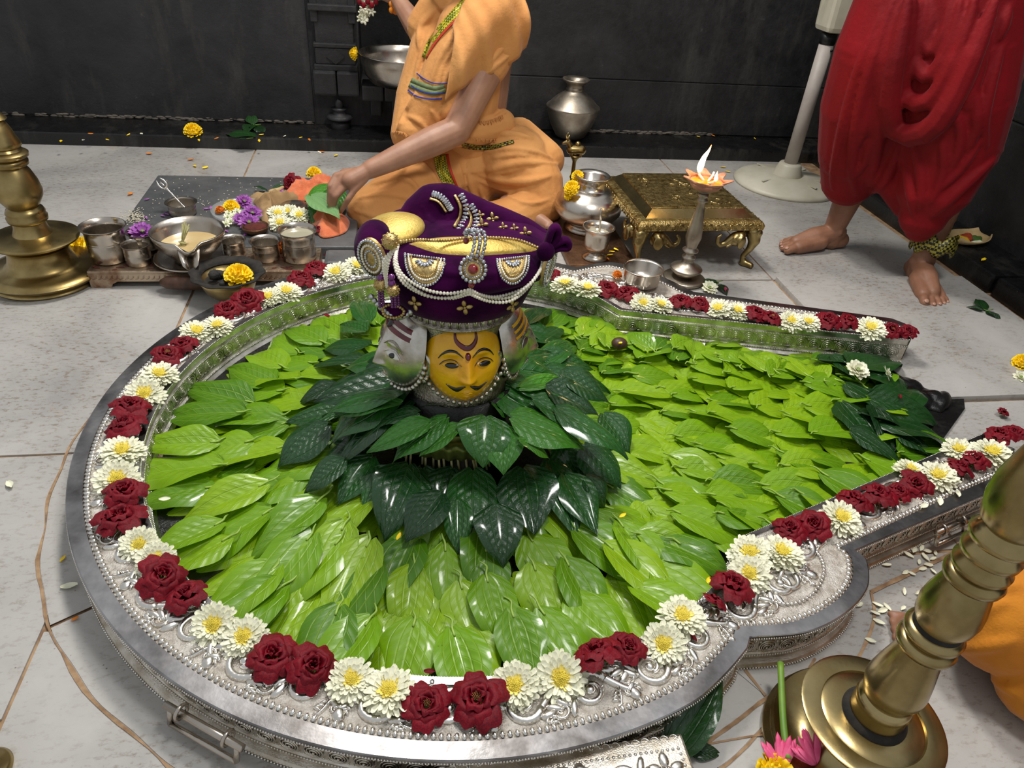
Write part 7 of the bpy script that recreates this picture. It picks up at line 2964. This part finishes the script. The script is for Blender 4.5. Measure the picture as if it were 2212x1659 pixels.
place_leaf(VL[0], G(1490, 1620, .006), G(1524, 1622, .006) - G(1490, 1620, .006), .1, 'small dark leaf tip beside the silver board corner', None, (.05, .05, .05), name='bay_leaf')
marigold(G(418, 287, LZ), .042, (.0, -.35, 1), 'yellow marigold on the black ledge near the left')
marigold(G(181, 548, 0.0), .055, (-.2, -.4, 1), 'yellow marigold on the floor behind the left brass lamp')
place_leaf(VL[2], G(150, 545, .03), G(186, 566, .02) - G(150, 545, .03), .2, 'dark leaf on the floor behind the left brass lamp', None, (.09, .09, .09), name='leaf')
marigold(G(1980, 1585, 0.0), .03, (.3, -.2, 1), 'orange marigold on the floor behind the right brass lamp', MGO)
marigold(G(2208, 786, .02), .03, (-.4, -.2, 1), 'yellow flower at the right edge on the raised slab')
blossom('jasmine', 'white jasmine cluster on the dark leaves at the spout mouth', G(1852, 800, .075), .032, m_mum, 14, nrm=(0, -.3, 1), wide=.26)
blossom('jasmine', 'pale closed jasmine beside the wet stone tip', G(1915, 806, .07), .022, m_mum, 6, nrm=(.6, -.3, .5), wide=.2)
blossom('jasmine', 'white blossom at the right edge on the raised slab', G(2205, 815, .018), .022, m_mum, 10, nrm=(-.2, -.3, 1), wide=.24)
# pink gerberas with a green stalk in the foreground
gp = G(1700, 1652, .045)
gt = thing('pink_gerbera', 'pink gerbera with a long green stalk on the lamp dish', 'flower', gp)
MB().tube([p - gp for p in catmull([G(1702, 1640, .05), G(1692, 1560, .055), G(1686, 1432, .06)], 6)], [.0052] * 13, 10).build('stalk', m_stem_g, gt)
for (cx, cy, dx) in ((1690, 1668, -1), (1765, 1655, 1)):
    gm = MB()
    c_ = G(cx, cy, .04) - gp
    for i in range(15):
        a = random.uniform(-.9, .9) + PI / 2 + dx * .25
        L_ = random.uniform(.036, .05)
        d_ = V((math.cos(a), math.sin(a), random.uniform(.1, .7))).normalized()
        s3, dd, n3 = basis(d_)
        gm.ell(c_ + d_ * L_ * .55, (.0055, L_ * .5, .002), Matrix((s3, dd, n3)).transposed(), 8, 6)
    gm.build('petals', m_pink_fl, gt)
marigold(G(1672, 1672, .03), .03, (0, -.3, 1), 'yellow flower at the bottom edge beside the pink gerbera')
# petals fallen on floor, ledge and leaves
pe = MB()
pe.grid(lambda u, v: V(((2 * u - 1) * .35 * math.sin(PI * (.12 + .8 * v)), v - .5, .1 * (2 * u - 1) ** 2 + .12 * (v - .5) ** 2)), 4, 6)
P_W = pe.mesh('fallen_petal', m_mum)
P_Y = P_W.copy()
P_Y.materials[0] = m_marigold
P_R = P_W.copy()
P_R.materials[0] = m_rose
P_O = P_W.copy()
P_O.materials[0] = m_marigold_o
P_P = P_W.copy()
P_P.materials[0] = m_purple_fl


def petal(x, y, z, me, size, label, group):
    o = link('fallen_petal', me)
    o.location = G(x, y, z) + V((0, 0, .0015))
    o.rotation_euler = (random.uniform(-.2, .2), random.uniform(-.2, .2), random.random() * 6)
    o.scale = (size * (.5 if me is P_P else .68), size, size)
    tag(o, label, 'petal', group)


for (x, y) in ((1990, 1185), (2003, 1192), (1975, 1190), (1998, 1205), (2015, 1208), (1985, 1215), (2005, 1222), (1962, 1200), (2020, 1196), (1992, 1230), (1968, 1240), (2015, 1235), (1955, 1238), (1895, 1308), (1905, 1320), (1890, 1326), (1915, 1312), (1950, 1315), (1898, 1345), (1952, 1278), (1985, 1282), (1945, 1330), (1858, 1250), (1862, 1285), (1855, 1308), (1895, 1208), (1915, 1222), (1942, 1195), (1880, 1385)):
    petal(x, y, .002, P_W, random.uniform(.014, .021), 'white petal scattered on the marble between near arm and right lamp', 'white petals by the near arm')
for x, y in ((2030, 1085), (2068, 1068), (1995, 1095)):
    petal(x, y, .092 if x != 2068 else .092, P_W, .024, 'white petal lying on the near silver arm', 'white petals on the near arm')
for x, y, m_, lab in ((150, 1268, P_W, 'white petal on the marble left of the ring'), (22, 1048, P_W, 'white petal at the left edge of the marble'), (356, 1078, None, '')):
    if m_:
        petal(x, y, .002, m_, .028, lab, None)
petal(356, 1080, .075, P_W, .02, 'white petal lying on a bright leaf at the left', None)
petal(137, 1208, .002, P_Y, .014, 'yellow petal on the marble left of the ring', None)
petal(163, 1338, .002, P_O, .012, 'small orange petal on the marble left of the ring', None)
for i, (x, y) in enumerate(((132, 306), (180, 304), (232, 303), (196, 290), (278, 292), (306, 290), (430, 304), (468, 300), (565, 292), (615, 295), (650, 298), (668, 303), (560, 305), (690, 330), (1508, 296), (1540, 294), (1630, 300))):
    petal(x, y, .058, (P_Y, P_W, P_Y, P_O)[i % 4], random.uniform(.014, .024), ('yellow', 'white', 'yellow', 'orange')[i % 4] + ' petal strewn on the black ledge', 'petals on the ledge')
for i, (x, y, m_, lab) in enumerate(((421, 360, P_Y, 'yellow petals on the marble behind the slab'), (444, 363, P_Y, 'yellow petals on the marble behind the slab'), (695, 329, P_O, 'orange petal on the marble by the ledge foot'), (726, 337, P_Y, 'yellow petal on the marble by the ledge foot'), (1562, 362, P_Y, 'yellow petal left of the fan base'), (1572, 372, P_Y, 'small yellow petal left of the fan base'), (322, 333, P_O, 'orange petal near the ledge at the left'), (412, 346, P_O, 'pale orange petal behind the slab'), (282, 420, P_O, 'orange petal left of the stone slab'),
                             (1898, 1138, P_R, 'dark red petal beside the near arm handle'), (2105, 1138, P_R, 'dark red petal right of the near arm handle'), (2015, 1640, P_R, 'dark red petal at the bottom right'), (2124, 562, P_Y, 'yellow petal on the right ledge'))):
    petal(x, y, .002 if lab.find('right ledge') < 0 else .07, m_, .026 if m_ is not P_R else .04, lab, 'loose petals on marble')
petal(2105, 1138, .002, P_R, .03, 'dark red petal curled near the right lamp', None)
petal(706, 684, .06, P_R, .03, 'crimson petal on the leaves below the inner wall', None)
petal(928, 1452, .06, P_R, .018, 'crimson petal at the front inner lip', None)
petal(1497, 1378, .094, P_R, .016, 'crimson petal on the ornament of the near rim', None)
petal(1944, 858, .06, P_R, .016, 'crimson petal on the dark leaves at the spout', None)
for i, (x, y) in enumerate(((318, 432), (316, 472), (352, 468), (360, 464), (455, 450), (470, 498), (488, 500), (445, 452), (530, 508))):
    petal(x, y, .045, P_P, .022, 'slim purple petal strewn on the grey slab', 'purple petals on the slab')
for i, (x, y) in enumerate(((1530, 1255), (1345, 1115), (862, 1160), (1340, 742))):
    petal(x, y, .075, P_Y, .016, ['yellow petal at the near inner corner', 'yellow petal right of the lower collar', 'yellow petal on the front leaves', 'yellow petal at the back of the spout'][i], None)
for i, (x, y) in enumerate(((1322, 545), (1330, 540), (1318, 552), (1312, 560))):
    petal(x, y, .024, (P_Y, P_Y, P_Y, P_O)[i], .022, ('orange' if i == 3 else 'yellow') + ' petal beside the footed tumbler', 'petals by the tumbler')
# small round nut showing among the leaves near the far arm
tag(MB().ell(G(1338, 742, .06), (.022, .02, .016), None, 16, 10).build('betel_nut', m_wood), 'brown betel nut among leaves at the far arm', 'nut')
